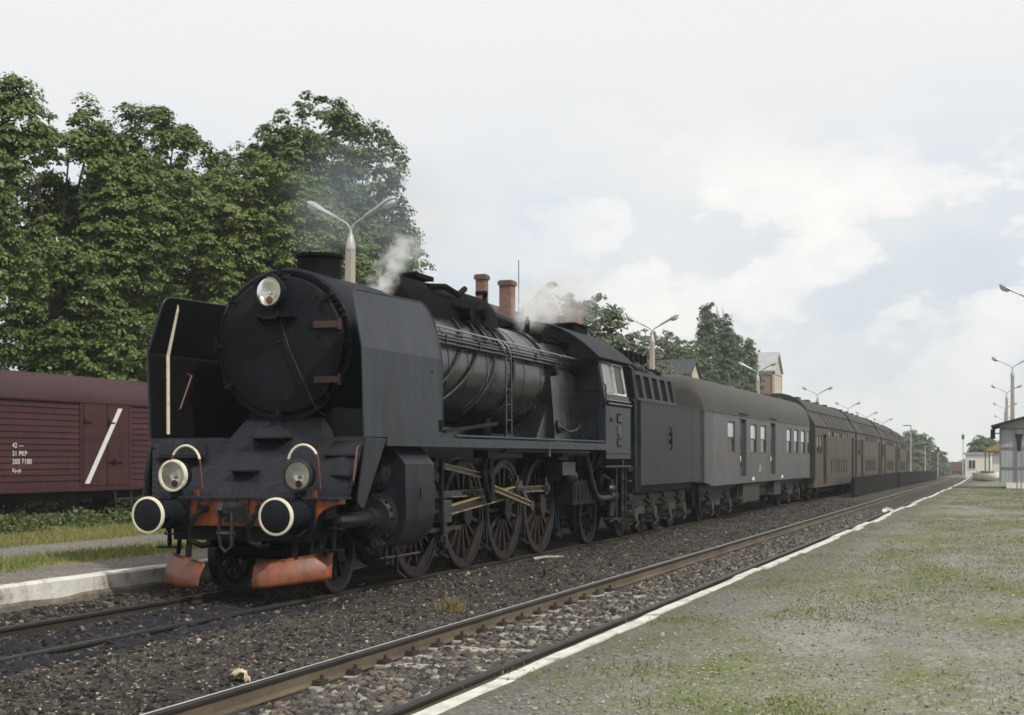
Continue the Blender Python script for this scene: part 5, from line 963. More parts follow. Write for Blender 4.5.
# offsets of windows and doors along the coach
wins = [(2.55, 3.6), (6.1, 7.15), (7.9, 8.9), (13.2, 14.2), (14.9, 15.9), (16.6, 17.7), (18.3, 18.9)]; doors = [(4.42, 5.4), (9.78, 10.75)]
b = MB()
for s in (-1, 1):
    wall(b, s, HX, 0.5, CL - 0.5, 1.0, 2.96, [(a, c, 1.90, 2.78) for a, c in wins] + [(a, c, 1.2, 2.88, 0.11) for a, c in doors], 0.05)
    for (ya, yb) in ((0.0, 0.5), (CL, CL - 0.5)):                      # tapered ends
        b.add([(s * (HX - 0.12), ya, 1.1), (s * HX, yb, 1.0), (s * HX, yb, 2.96), (s * (HX - 0.12), ya, 2.96)], [(0, 1, 2, 3)])
for ya in (0.0, CL): b.add([(-HX + 0.12, ya, 1.1), (HX - 0.12, ya, 1.1), (HX - 0.12, ya, 2.96), (-HX + 0.12, ya, 2.96)], [(0, 1, 2, 3)])
b.box(-HX + 0.02, HX - 0.02, 0.3, CL - 0.3, 1.0, 1.06)
for s in (-1, 1):                                                  # panel joints, waist bead and sole bar
    for y in (1.9, 4.1, 5.7, 9.4, 11.1, 12.8, 16.2, 18.0): b.box(min(s * HX, s * (HX + 0.004)), max(s * HX, s * (HX + 0.004)), y, y + 0.025, 1.06, 1.85)
    b.box(min(s * HX, s * (HX + 0.012)), max(s * HX, s * (HX + 0.012)), 0.5, CL - 0.5, 1.0, 1.06).box(min(s * HX, s * (HX + 0.01)), max(s * HX, s * (HX + 0.01)), 0.5, CL - 0.5, 2.90, 2.925)
CB = b.build('coach_body', M['coach'], CO, smooth=0)
def roofring(y, hw, z0, top, p=0.62): return [(hw * math.copysign(abs(math.cos(R(a))) ** p, math.cos(R(a))), y, z0 + (top - z0) * math.sin(R(a)) ** 0.85) for a in range(0, 181, 9)]
b = MB().loft([roofring(-0.02, HX - 0.12, 2.94, 3.55), roofring(0.02, HX - 0.11, 2.94, 3.78), roofring(0.25, HX - 0.05, 2.95, 3.92), roofring(0.6, HX + 0.01, 2.95, 3.98), roofring(CL - 0.6, HX + 0.01, 2.95, 3.98), roofring(CL - 0.2, HX - 0.05, 2.95, 3.9), roofring(CL + 0.02, HX - 0.12, 2.94, 3.7)], cap=True)
b.tube([(HX + 0.0, 0.5, 2.965), (HX + 0.0, CL - 0.5, 2.965)], 0.02, 6)
for a, c in doors: b.box(HX - 0.03, HX + 0.05, a - 0.2, c + 0.15, 3.03, 3.05)
RFc = b.build('coach_roof', M['coachroof'], CO, smooth=50)
b = MB()
for y in np.arange(1.8, CL - 1, 2.6): b.cyl((0.45, y, 3.9), (0.45, y, 4.06), 0.12, 14)
b.build('roof_vent', M['coachroof'], CO)
for s in (-1, 1):
    for a, c in wins: window(CO, s, HX, a, c, 1.90, 2.78, 0.52)
    for a, c in doors:
        d = MB().box(min(s * (HX - 0.12), s * (HX - 0.1)), max(s * (HX - 0.12), s * (HX - 0.1)), a, c, 1.2, 2.88).build('door', M['door_dark'], CO, smooth=0)
        MB().cyl((s * (HX - 0.10), (a + c) / 2 + 0.1, 1.72), (s * (HX - 0.09), (a + c) / 2 + 0.1, 1.72), 0.09, 14).build('door_plate', M['white'], d, smooth=0)
        MB().tube([(s * (HX + 0.02), a - 0.08, 1.5), (s * (HX + 0.05), a - 0.08, 1.55), (s * (HX + 0.05), a - 0.08, 2.3), (s * (HX + 0.02), a - 0.08, 2.35)], 0.014, 6).build('door_handrail', M['steel'], d)
    st = MB()
    for y0, y1 in [(0.5, doors[0][0]), (doors[0][1], doors[1][0]), (doors[1][1], CL - 0.5)]: st.box(min(s * HX, s * (HX + 0.004)), max(s * HX, s * (HX + 0.004)), y0, y1, 1.855, 1.885)
    st.build('red_stripe', M['coachred'], CB, smooth=0)
    dt = MB().box(min(s * HX, s * (HX + 0.006)), max(s * HX, s * (HX + 0.006)), 7.6, 7.9, 1.5, 1.52).box(min(s * HX, s * (HX + 0.006)), max(s * HX, s * (HX + 0.006)), 7.6, 7.95, 1.42, 1.44).box(min(s * HX, s * (HX + 0.006)), max(s * HX, s * (HX + 0.006)), 7.6, 7.85, 1.33, 1.36)
    dt.build('data_marks', M['white'], CB, smooth=0)
    for y in (6.4, 12.0): MB().box(min(s * HX, s * (HX + 0.005)), max(s * HX, s * (HX + 0.005)), y, y + 0.35, 1.06, 1.16).build('label_plate', M['white'], CB, smooth=0)
b = MB().box(-1.1, 1.1, 0.3, CL - 0.3, 0.85, 1.0)
for s in (-1, 1):
    b.box(s * 1.1 - 0.25, s * 1.1 + 0.22, 5.4, 8.2, 0.42, 0.95).box(s * 1.1 - 0.25, s * 1.1 + 0.2, 11.2, 12.6, 0.5, 0.95).cyl((s * 0.9, 9.2, 0.65), (s * 0.9, 10.8, 0.65), 0.2, 16)
    for y in (4.6, 9.9): b.box(s * 1.3 - 0.12, s * 1.3 + 0.08, y, y + 0.6, 0.55, 0.58).bar((s * 1.3, y + 0.05, 0.56), (s * 1.3, y + 0.05, 1.0), 0.03, 0.03)
    b.bar((s * 1.2, -0.1, 1.0), (s * 1.2, -0.1, 0.35), 0.03, 0.03)
b.build('underframe', M['bogie'], CO, smooth=30)
bogie(CO, 2.9, 2.5, 0.46, 0.72); bogie(CO, CL - 2.9, 2.5, 0.46, 0.72)
for s in (-1, 1): MB().cyl((s * 0.7, 0.05, 1.0), (s * 0.7, 0.05, 2.9), 0.12, 10).build('gangway_bellows', M['soot'], CO)
DDL = 15.2
def double_decker(lab):
    D_ = thing('double_deck_coach', lab, 'railway coach', (0, 0, 0), 0, 'double deck coaches of the train')
    b = MB()
    low = [(5.2 + k * 0.96, 5.2 + k * 0.96 + 0.66, 1.06, 1.68) for k in range(7)]; up = [(4.7 + k * 1.05, 4.7 + k * 1.05 + 0.72, 2.66, 2.92) for k in range(7)]
    vest = [(0.9, 1.5, 1.9, 2.66), (1.75, 2.35, 1.9, 2.66)]; drs = [(2.85, 3.9, 0.64, 2.72, 0.14), (13.6, 14.5, 0.64, 2.72, 0.14)]
    for s in (-1, 1):
        wall(b, s, HX, 0.0, DDL, 0.56, 3.02, low + up + vest + drs, 0.06)
    for y in (0.0, DDL): b.add([(-HX, y, 0.56), (HX, y, 0.56), (HX, y, 3.02), (-HX, y, 3.02)], [(0, 1, 2, 3)])
    b.box(-HX + .02, HX - .02, 0.02, DDL - .02, 0.56, 0.62)
    for s in (-1, 1):
        for y in (1.6, 4.3, 7.0, 9.7, 12.6): b.box(min(s * HX, s * (HX + 0.005)), max(s * HX, s * (HX + 0.005)), y, y + 0.03, 0.6, 1.02).box(min(s * HX, s * (HX + 0.005)), max(s * HX, s * (HX + 0.005)), y, y + 0.03, 1.72, 2.7)
        b.box(min(s * HX, s * (HX + 0.015)), max(s * HX, s * (HX + 0.015)), 0.0, DDL, 0.56, 0.62).box(min(s * HX, s * (HX + 0.012)), max(s * HX, s * (HX + 0.012)), 4.2, 13.0, 1.80, 1.83)
    body = b.build('coach_body', M['ddcoach'], D_, smooth=0)
    prof = [(HX + 0.02, 2.99), (HX + 0.02, 3.05), (1.06, 3.62)] + arc(0, 3.0, 1.27, 32, 148, 12) + [(-1.06, 3.62), (-HX - 0.02, 3.05), (-HX - 0.02, 2.99)]
    b = MB().prism(prof, 'xz', -0.05, DDL + 0.05)
    for y in np.arange(4.4, 12.6, 1.6): b.bar((HX + 0.025, y, 3.06), (1.06, y, 3.63), 0.02, 0.05, up=(0, 1, 0))
    b.tube([(HX + 0.03, 0.0, 3.03), (HX + 0.03, DDL, 3.03)], 0.025, 6)
    for y in (3, 6, 9, 12): b.box(0.0, 0.36, y, y + 0.8, 4.2, 4.3)
    rf = b.build('coach_roof', M['ddroof'], D_, smooth=30)
    MB().prism([(HX + 0.05, 0.9), (HX + 0.05, 3.06), (1.1, 3.66)] + arc(0, 3.0, 1.32, 32, 148, 12) + [(-1.1, 3.66), (-HX - 0.05, 3.06), (-HX - 0.05, 0.9)], 'xz', -0.16, 0.08).build('end_hood', M['ddroof'], D_, smooth=30)
    for s in (-1, 1):
        for h in low: window(D_, s, HX, *h[:4], split=0.5, upper='dd_glass', lower='dd_glass', frame='ddcoach')
        for k, h in enumerate(up): window(D_, s, HX, *h[:4], split=1.0, upper=('pale_glass' if k % 3 != 1 else 'dark_glass'), lower='dark_glass')
        for h in vest: window(D_, s, HX, *h[:4], split=0.6)
        for h in drs:
            d = MB().box(min(s * (HX - 0.15), s * (HX - 0.13)), max(s * (HX - 0.15), s * (HX - 0.13)), h[0], h[1], 0.64, 2.72).build('door', M['door_dark'], D_, smooth=0)
            MB().tube([(s * (HX + 0.02), h[0] - 0.07, 1.1), (s * (HX + 0.06), h[0] - 0.07, 1.15), (s * (HX + 0.06), h[0] - 0.07, 2.2), (s * (HX + 0.02), h[0] - 0.07, 2.25)], 0.016, 6).build('door_handrail', M['steel'], d)
            MB().box(min(s * (HX - 0.13), s * (HX - 0.125)), max(s * (HX - 0.13), s * (HX - 0.125)), h[0] + 0.3, h[0] + 0.55, 1.3, 1.5).build('door_plate', M['coachred'], d, smooth=0)
    MB().box(-0.9, 0.9, 0.2, DDL - 0.2, 0.35, 0.56).build('underframe', M['dark'], D_, smooth=0)
    bogie(D_, 1.6, 2.2, 0.42, 0.62); bogie(D_, DDL - 1.6, 2.2, 0.42, 0.62)
    return D_
M['dd_glass'] = mat('dusty_lower_deck_glass', (0.16, 0.15, 0.13), 0.2, 0, 0.15, 2)
DLAB = ['brown double deck coach next to the grey luggage coach, first of four', 'second brown double deck coach counting back from the grey luggage coach',
        'third brown double deck coach counting back from the grey luggage coach', 'last brown double deck coach at the far tail of the train']
proto = double_decker(DLAB[0])
for k in range(4):
    o = proto if k == 0 else copy_tree(proto)
    y = 56.95 + k * (DDL + 0.35); y2 = y + DDL
    o.location = at(TC1, y); o['label'] = DLAB[k]
    o.rotation_euler = (math.atan2(drop(y2) - drop(y), DDL), 0, -math.atan2(bend(y2) - bend(y), DDL))

# ------------------------------------------------------------------ goods wagon on the far siding
WG = thing('goods_wagon', 'maroon covered goods wagon with a white diagonal stripe on its door', 'goods wagon', (-23.4, 30.75, -0.10))
WL = 5.6
b = MB(); zs = np.linspace(1.14, 3.21, 15)
for s in (-1, 1):
    for (y0, y1) in ((-WL, -1.02), (0.98, WL)):
        for a, c in zip(zs, zs[1:]):
            b.add([(s * 1.405, y0, a), (s * 1.405, y1, a), (s * 1.38, y1, c), (s * 1.38, y0, c)], [(0, 1, 2, 3) if s > 0 else (3, 2, 1, 0)])
            b.add([(s * 1.405, y0, a), (s * 1.405, y1, a), (s * 1.38, y1, a), (s * 1.38, y0, a)], [(3, 2, 1, 0) if s > 0 else (0, 1, 2, 3)])
    for y in (-WL, -3.4, -1.05, 1.0, 3.3, WL): b.box(min(s * 1.36, s * 1.425), max(s * 1.36, s * 1.425), y - 0.05, y + 0.05, 1.12, 3.22) if abs(y) > 4 or abs(y) < 2 else None
    b.box(min(s * 1.3, s * 1.42), max(s * 1.3, s * 1.42), -WL, WL, 1.02, 1.14).box(min(s * 1.3, s * 1.44), max(s * 1.3, s * 1.44), -WL, WL, 3.21, 3.26)
for y in (-WL, WL): b.box(-1.38, 1.38, y - 0.03, y + 0.03, 1.1, 3.3)
WB = b.build('wagon_body', M['wagon'], WG, smooth=0)
for s in (-1, 1):
    for (y0, y1) in ((-0.99, -0.02), (0.0, 0.93)):
        d = MB().box(min(s * 1.40, s * 1.43), max(s * 1.40, s * 1.43), y0, y1, 1.15, 3.20).box(min(s * 1.43, s * 1.445), max(s * 1.43, s * 1.445), y0 + 0.02, y0 + 0.08, 1.16, 3.19).build('door', M['wagon'], WG, smooth=0)
        MB().box(min(s * 1.43, s * 1.46), max(s * 1.43, s * 1.46), y0 + 0.0, y0 + 0.3, 2.72, 2.76).box(min(s * 1.43, s * 1.46), max(s * 1.43, s * 1.46), y0 + 0.03, y0 + 0.05, 2.64, 2.84).build('hinge', M['dark'], d, smooth=0)
    MB().box(min(s * 1.445, s * 1.47), max(s * 1.445, s * 1.47), 0.05, 0.65, 1.72, 1.75).box(min(s * 1.445, s * 1.48), max(s * 1.445, s * 1.48), 0.25, 0.33, 1.68, 1.80).build('door_latch', M['dark'], WG, smooth=0)
MB().add([(1.452, -0.95, 1.20), (1.452, -0.76, 1.20), (1.452, 0.62, 3.12), (1.452, 0.44, 3.12), (1.447, -0.95, 1.20), (1.447, -0.76, 1.20), (1.447, 0.62, 3.12), (1.447, 0.44, 3.12)], [(0, 1, 2, 3), (7, 6, 5, 4), (0, 4, 5, 1), (1, 5, 6, 2), (2, 6, 7, 3), (3, 7, 4, 0)]).build('white_diagonal_stripe', M['white'], WG, smooth=0)
b = MB(); o_ = [(1.45, 3.24)] + [(1.45 * math.cos(R(a)) ** 0.8 if a <= 90 else -1.45 * (-math.cos(R(a))) ** 0.8, 3.26 + 0.72 * math.sin(R(a))) for a in range(5, 176, 10)] + [(-1.45, 3.24)]
b.prism(o_, 'xz', -WL - 0.06, WL + 0.06); b.build('wagon_roof', M['wagonroof'], WG, smooth=40)
for k, (tx, sz) in enumerate((('42 \u2014', 0.17), ('51 PKP', 0.17), ('200 7180', 0.175), ('Kp-pt', 0.13))):
    c = bpy.data.curves.new('lettering', 'FONT'); c.body = tx; c.size = sz; c.extrude = 0.002; c.space_character = 1.05; c.materials.append(M['white'])
    o = bpy.data.objects.new('lettering', c); COL.objects.link(o); bpy.context.view_layer.update(); me = bpy.data.meshes.new_from_object(o.evaluated_get(bpy.context.evaluated_depsgraph_get())); bpy.data.objects.remove(o)
    o = bpy.data.objects.new('lettering', me); COL.objects.link(o); o.parent = WG
    o.location = (1.412, -3.62, 2.08 - k * 0.19); o.rotation_euler = (R(90), 0, R(90))
b = MB().box(-1.1, 1.1, -WL, WL, 0.86, 1.04)
for s in (-1, 1):
    b.box(s * 1.05 - 0.06, s * 1.05 + 0.06, -WL, WL, 0.8, 1.02)
    for y in (-3.0, 3.0):
        axlebox(b, s, 1.0, y, 0.5, 1.1); leafspring(b, s, 1.02, y, 0.84, 0.6); b.box(s * 0.98 - 0.02, s * 0.98 + 0.02, y - 0.3, y + 0.3, 0.4, 0.86)
    for e in (-1, 1): b.lathe([(0.13, 0), (0.13, 0.4), (0.23, 0.45), (0.23, 0.5)], (s * 0.875, e * WL, 0.92), (0, e, 0), 20)
b.build('underframe', M['dark'], WG, smooth=35)
for y in (-3.0, 3.0):
    for s in (-1, 1): MB().lathe([(0.0, 0.02), (0.4, 0.03), (0.42, 0.0), (0.53, 0.0), (0.53, 0.03), (0.5, 0.04), (0.49, 0.13), (0.4, 0.13), (0.38, 0.07), (0.12, 0.08), (0.1, 0.16), (0, 0.16)], (s * 0.68, y, 0.5), (s, 0, 0), 36, cap=False).build('wheel', M['dark'], WG, smooth=35)
for s in (-1, 1): MB().tube([(s * 1.36, 0.42, 1.05), (s * 1.4, 0.42, 0.52), (s * 1.4, 1.12, 0.52), (s * 1.36, 1.12, 1.05)], 0.022, 6).box(min(s * 1.36, s * 1.46), max(s * 1.36, s * 1.46), 0.42, 1.12, 0.50, 0.53).tube([(s * 1.38, 0.42, 0.78), (s * 1.38, 1.12, 0.78)], 0.018, 6).build('footstep', M['bogie'], WG)
tg = tag(thing('railway_track', None, None), kind='structure')
for s in (-1, 1): MB().loft(sweep([(x - 23.4 + TC1 * 0, z - 0.10) for x, z in rail_profile(s * 0.7535)], [10, 30, 60, 90, 120]), closed=True).build('rail', M['rail'], tg, smooth=25)
# ------------------------------------------------------------------ lamp posts
def lamp(name, lab, x, y, top, group, tilt=0.0, big=1.0):
    """concrete post with two flat street lanterns, arms to left and right; top = height of the lantern tips above the rail"""
    X, Y, Z = at(x, y); L_ = thing(name, lab, 'lamp post', (X, Y, Z), 0, group); L_.rotation_euler = (0, tilt, random.uniform(-0.05, 0.05))
    H = top - 0.45
    MB().loft([[(w * sx, w * sy, z) for sx, sy in ((-1, -.7), (-.7, -1), (.7, -1), (1, -.7), (1, .7), (.7, 1), (-.7, 1), (-1, .7))] for w, z in ((0.13, 0.2), (0.085, H - 0.45))], closed=True, cap=True).build('post', M['lamp_concrete'], L_, smooth=0)
    MB().lathe([(0.10, H - 0.50), (0.105, H - 0.44), (0.06, H - 0.22), (0.032, H - 0.16), (0.032, H - 0.05)], (0, 0, 0), (0, 0, 1), 16).build('collar', M['lampgrey'], L_, smooth=40)
    for s in (-1, 1):
        pts = [(0, 0, H - 0.12), (s * 0.04, 0, H - 0.02), (s * 0.12, 0, H + 0.06), (s * 0.42, 0, H + 0.21)]
        a = MB().tube(pts, 0.024, 8).build('arm', M['lampgrey'], L_)
        d = Vector((s * 0.89, 0, 0.455)).normalized(); o = Vector(pts[-1]) - d * 0.12; u = Vector((0, 1, 0)); w = d.cross(u).normalized(); w = w if w.z > 0 else -w
        rings = []
        for t, hw, hh in ((0, 0.04, 0.035), (0.05, 0.055, 0.05), (0.38, 0.075, 0.06), (0.48, 0.12, 0.075), (0.62, 0.14, 0.085), (0.74, 0.11, 0.07), (0.80, 0.03, 0.03)):
            rings.append([o + d * t * big + (u * math.cos(R(q)) * hw + w * math.sin(R(q)) * hh * (1 if math.sin(R(q)) > 0 else 0.35)) * big for q in range(0, 360, 30)])
        MB().loft(rings, closed=True, cap=True).build('lantern', M['lampgrey'], a, smooth=50)
        c = o + d * 0.60 * big - w * 0.035 * big
        lens = MB().ell((0, 0, 0), (0.16 * big, 0.105 * big, 0.075 * big), 16, 8); lens.v = [tuple(c + d * p[0] + u * p[1] + w * p[2]) for p in lens.v]
        lens.build('lens', M['lamplens'], a, smooth=60)
    return L_
M['lamp_concrete'] = mat('buff_concrete_post', (0.36, 0.33, 0.28), 0.9, 0, 0.12, 3, (0.28, 0.26, 0.23), 0.35, 2, stretch=(1, 1, 0.3))
LL = [(26.3, 6.95, 'tall twin arm lamp post nearest the camera, rising behind the chimney of the locomotive'), (51.9, 7.0, 'twin arm lamp post standing behind the tender, with a buff concrete shaft'),
      (74.6, 6.72, 'twin arm lamp post in front of the brick tower'), (97.0, 6.6, 'twin arm lamp post seen just right of the brick tower'), (117.5, 6.5, 'twin arm lamp post beyond the train, second to the right of the brick tower'),
      (136, 6.45, 'twin arm lamp post beyond the train, third to the right of the brick tower'), (158, 6.6, 'farthest twin arm lamp post over the tail of the train')]
for k, (y, t, lab) in enumerate(LL): lamp('lamp_post', lab, (-13.0, -13.0, -12.9, -12.5, -12.25, -12.15, -12.0)[k], y, t, 'lamp posts along the far platform', tilt=R(0.9) if k == 0 else R(0.3 * (k % 2)))
RL = [(45.9, 0.42, 6.95, 'twin arm lamp post cut by the right edge, only its left lantern in view'), (77.5, -0.28, 6.9, 'twin arm lamp post standing behind the grey shed'),
      (104, -0.35, 6.9, 'twin arm lamp post second behind the grey shed'), (131, -0.0, 6.9, 'twin arm lamp post third behind the grey shed'), (160, 0.4, 6.9, 'farthest twin arm lamp post behind the grey shed')]
for y, x, t, lab in RL: lamp('lamp_post', lab, x, y, t, 'lamp posts along the near platform')

# ------------------------------------------------------------------ trees: tapered trunk, limbs, crown of many small leaves in clumps
def tree(name, lab, cat, x, y, z0, H, lobes, m, n_clump=420, per=70, leaf=0.2, clump=0.62, seed=1, group=None, trunk_r=0.28, gaps=0.0, flat=0.6, limbs=True, up=0.55):
    """lobes: (dx, dy, z, rx, ry, rz) ellipsoids of the crown relative to the foot"""
    g = np.random.default_rng(seed); rnd = random.Random(seed)
    T = thing(name, lab, cat, (x, y, z0), 0, group)
    C = []; N_ = []
    vol = np.array([l[3] * l[4] * l[5] for l in lobes]) ** 0.67; cnt = (n_clump * vol / vol.sum()).astype(int) + 1
    for l, k in zip(lobes, cnt):
        d = g.normal(0, 1, (k * 3, 3)); d /= np.linalg.norm(d, axis=1, keepdims=True); r = 1 - np.abs(g.normal(0, 0.2, (k * 3, 1))); r = np.where(g.uniform(0, 1, (k * 3, 1)) < 0.16, g.uniform(0.2, 0.8, (k * 3, 1)), r) + g.uniform(-0.04, 0.13, (k * 3, 1))
        p = d * r * np.array(l[3:]) + np.array(l[:3])
        if gaps > 0:
            v = np.array([noise.fractal(Vector((q[0] * 0.5 + seed, q[1] * 0.5, q[2] * 0.55)), 0.9, 2, 3) for q in p]); ok = v > -0.55 + gaps; p, d = p[ok], d[ok]
        p, d = p[:k], d[:k]; C.append(p); N_.append(d)
    C = np.concatenate(C); N_ = np.concatenate(N_); keep = C[:, 2] > 0.4; C, N_ = C[keep], N_[keep]
    rc = clump * g.uniform(0.5, 1.4, len(C)); k = len(C)
    dd = g.normal(0, 1, (k, per, 3)); dd /= np.linalg.norm(dd, axis=2, keepdims=True); dd[..., 2] = np.abs(dd[..., 2]) * 1.0 - 0.25
    rad = g.uniform(0, 1, (k, per, 1)) ** 0.45; off = dd * rad * rc[:, None, None]; off[..., 2] *= flat
    P = C[:, None] + off
    nr = dd * 0.8 + N_[:, None] * 0.35 + np.array([0, 0, up]) + g.normal(0, 0.28, (k, per, 3))
    P[..., 2] -= 0.30 * (off[..., 0] ** 2 + off[..., 1] ** 2) / rc[:, None] # drooping edges
    sz = leaf * g.uniform(0.55, 1.35, (k, per))
    global rng; keep_r = rng; rng = g
    leaves('crown', P.reshape(-1, 3), nr.reshape(-1, 3), sz.ravel(), m, T); rng = keep_r
    b = MB(); top = min(H * 0.8, max(l[2] for l in lobes)); wob = lambda t: (0.25 * math.sin(t * 5 + seed), 0.2 * math.cos(t * 4 + seed))
    tr = [(wob(t)[0] * t, wob(t)[1] * t, top * t) for t in np.linspace(0, 1, 9)]
    b.tube(tr, trunk_r, 10, r_end=trunk_r * 0.25)
    if limbs:
        for l in lobes:
            for q in range(3):
                t = rnd.uniform(0.2, 0.65); i = int(t * 8); s0 = Vector(tr[i]); e = Vector((l[0] + rnd.uniform(-.5, .5) * l[3], l[1] + rnd.uniform(-.5, .5) * l[4], l[2] + rnd.uniform(-0.2, .6) * l[5]))
                mid = s0.lerp(e, 0.5) + Vector((rnd.uniform(-.4, .4), rnd.uniform(-.4, .4), rnd.uniform(0, .6)))
                b.tube([s0, mid, e], trunk_r * 0.36, 7, r_end=trunk_r * 0.08)
        for i in g.choice(len(C), min(len(C), 70), replace=False):
            e = Vector(C[i]); l = min(lobes, key=lambda q: (Vector(q[:3]) - e).length); s0 = Vector(l[:3]).lerp(Vector((0, 0, e.z)), 0.3)
            b.tube([s0, s0.lerp(e, 0.55) + Vector((0, 0, -0.15)), e], trunk_r * 0.13, 5, r_end=0.012)
    b.build('trunk', M['bark'], T, smooth=60)
    return T
GRP = 'tall trees behind the goods wagon'
tree('maple_tree', 'dark maple tree cut by the left edge of the picture', 'tree', -29.5, 33.5, -0.1, 13, [(1.35, 1.2, 11.6, 1.0, 1.0, 1.5), (0.2, 0.3, 10.6, 1.9, 1.9, 2.2), (-1.8, -1, 9.0, 2.6, 2.6, 2.6), (0.0, 0.3, 6.8, 2.4, 2.4, 2.4), (-1, 0, 4.2, 2.6, 2.6, 2.0)], M['maple'], 1500, 85, 0.13, 0.42, 3, GRP, gaps=0.3)
tree('maple_tree', 'broad dark maple tree behind the left part of the maroon wagon', 'tree', -30.6, 39.3, -0.1, 14, [(0.8, 0.8, 12.2, 1.2, 1.2, 1.9), (2.3, 2.2, 12.0, 1.1, 1.1, 1.9), (3.4, 3.2, 11.4, 1.0, 1.0, 1.7), (1.4, 1.2, 10.6, 2.0, 2.0, 1.8), (-0.6, -0.4, 9.4, 1.8, 1.8, 1.8), (1.8, 1.4, 9.4, 2.3, 2.2, 2.0), (0.5, 0.3, 7.8, 3.0, 2.8, 2.6), (-1.2, -1.6, 5.4, 2.9, 2.7, 2.2), (1.8, 0.6, 5.0, 2.6, 2.6, 2.0), (0.3, -0.6, 3.0, 3.0, 2.5, 1.4)], M['maple'], 2500, 85, 0.13, 0.42, 5, GRP, gaps=0.42)
tree('maple_tree', 'tall maple tree with a ragged top between the dark and the pale tree', 'tree', -31.2, 46.4, -0.1, 15, [(0.6, 0.4, 13.4, 1.1, 1.1, 2.0), (-0.7, -0.4, 11.8, 1.5, 1.5, 1.9), (1.5, 1.2, 11.8, 1.3, 1.4, 1.9), (-1.9, -1.6, 9.6, 2.4, 2.2, 2.3), (0.9, 0.6, 9.2, 2.7, 2.6, 2.7), (-0.4, 0, 6.4, 3.4, 3.2, 2.4), (0.4, -0.5, 3.6, 3.2, 2.8, 1.8)], M['maple'], 2200, 85, 0.135, 0.43, 8, GRP, gaps=0.45)
tree('maple_tree', 'rounded paler green maple tree standing left of the locomotive chimney', 'tree', -27.6, 47.6, -0.1, 12, [(0.1, 0.1, 11.5, 1.9, 1.9, 2.0), (1.2, 1.2, 10.6, 1.9, 1.9, 1.9), (-.9, -.9, 10.4, 2.0, 2.0, 1.9), (-1.9, -1.4, 8.6, 2.4, 2.4, 2.4), (1.9, 1.8, 8.4, 2.6, 2.6, 2.5), (0, 0.2, 6.6, 3.4, 3.2, 2.6), (-1.2, -1.0, 4.4, 2.9, 2.6, 1.9), (1.6, 1.6, 4.4, 2.7, 2.6, 1.9)], M['maple_pale'], 2200, 85, 0.13, 0.40, 12, GRP, gaps=0.2)
tree('chestnut_tree', 'great dark domed chestnut tree behind the locomotive smoke', 'tree', -31.0, 63.5, -0.1, 18, [(-1.2, -1.3, 17.2, 2.2, 2.2, 2.4), (0.2, 0.2, 15.8, 2.2, 2.2, 2.6), (-2.4, -2.4, 15.6, 2.2, 2.2, 2.4), (-3.8, -3.8, 14.2, 2.3, 2.3, 2.2), (0.6, 0.7, 13.4, 2.2, 2.2, 2.2), (-2.0, -2.0, 13.2, 3.2, 3.2, 2.6), (0.6, 0.7, 11.6, 2.8, 2.8, 2.8), (-1.5, -1.5, 10.5, 4.2, 4.2, 3.6), (0.5, 0.6, 9.0, 2.8, 2.8, 2.8), (0.0, 0.0, 6.2, 2.8, 2.8, 2.4), (-2.5, -2.5, 6.8, 4.2, 4.2, 3.2)], M['chestnut'], 2500, 80, 0.185, 0.56, 21, GRP, gaps=0.2)
for i, (x, y) in enumerate(((-25.9, 26.5), (-26.1, 30.0), (-25.9, 33.5), (-26.1, 37.0), (-25.9, 41.0))):  # low bushes added so the gap under the wagon stays dark
    tree('bush', ('low bush added as dark backing behind the left end of the wagon', 'low bush added as dark backing behind the lettering of the wagon', 'low bush added as dark backing behind the wagon door', 'low bush added as dark backing behind the right end of the wagon', 'low bush added as dark backing beyond the buffers of the locomotive')[i], 'bush', x, y, -0.25, 1.3, [(0, 0, 0.7, 0.9, 2.0, 0.62), (0.2, 1.2, 0.6, 0.8, 1.4, 0.55)], M['chestnut'], 160, 50, 0.13, 0.3, 40 + i, 'bushes added to darken the gap under the goods wagon', trunk_r=0.05)
FT = 'trees beyond the far platform'
def far_tree(lab, x, y, top, w, seed, m='fargreen', name='broadleaf_tree', base=3.0, leaf=0.30, n=620, z0=0.0):
    H = top - z0; r = w / 2; cz = (H + base) / 2; rz = (H - base) / 2
    lob = [(0, 0, cz, r * 0.8, r * 0.8, rz * 0.8), (-r * 0.35, -r * 0.3, cz + rz * 0.48, r * 0.55, r * 0.55, rz * 0.5), (r * 0.4, r * 0.35, cz + rz * 0.35, r * 0.52, r * 0.55, rz * 0.52), (-r * 0.45, -r * 0.4, cz - rz * 0.4, r * 0.6, r * 0.6, rz * 0.5), (r * 0.45, r * 0.4, cz - rz * 0.4, r * 0.6, r * 0.6, rz * 0.5)]
    return tree(name, lab, 'tree', x, y, z0, H, lob, M[m], n, 45, leaf, 0.65, seed, FT, gaps=0.2, trunk_r=0.3)
far_tree('grey green tree rising out of the steam behind the cab', -27.9, 90, 13.2, 6.5, 51)
far_tree('broad grey green tree above the cab roof', -29.4, 103, 11.6, 6.5, 52)
far_tree('rounded grey green tree left of the lamp behind the tender', -31.4, 119, 10.9, 7.0, 53)
far_tree('lower grey green tree behind the lamp of the tender', -36.4, 150, 15.9, 8.0, 54)
far_tree('grey green tree behind the small slate roofed house', -36.6, 161, 16.4, 8.0, 55)
far_tree('grey green tree leaning against the poplars', -37.4, 176, 15.0, 9.0, 56)
PO = 'poplars beside the brick tower'
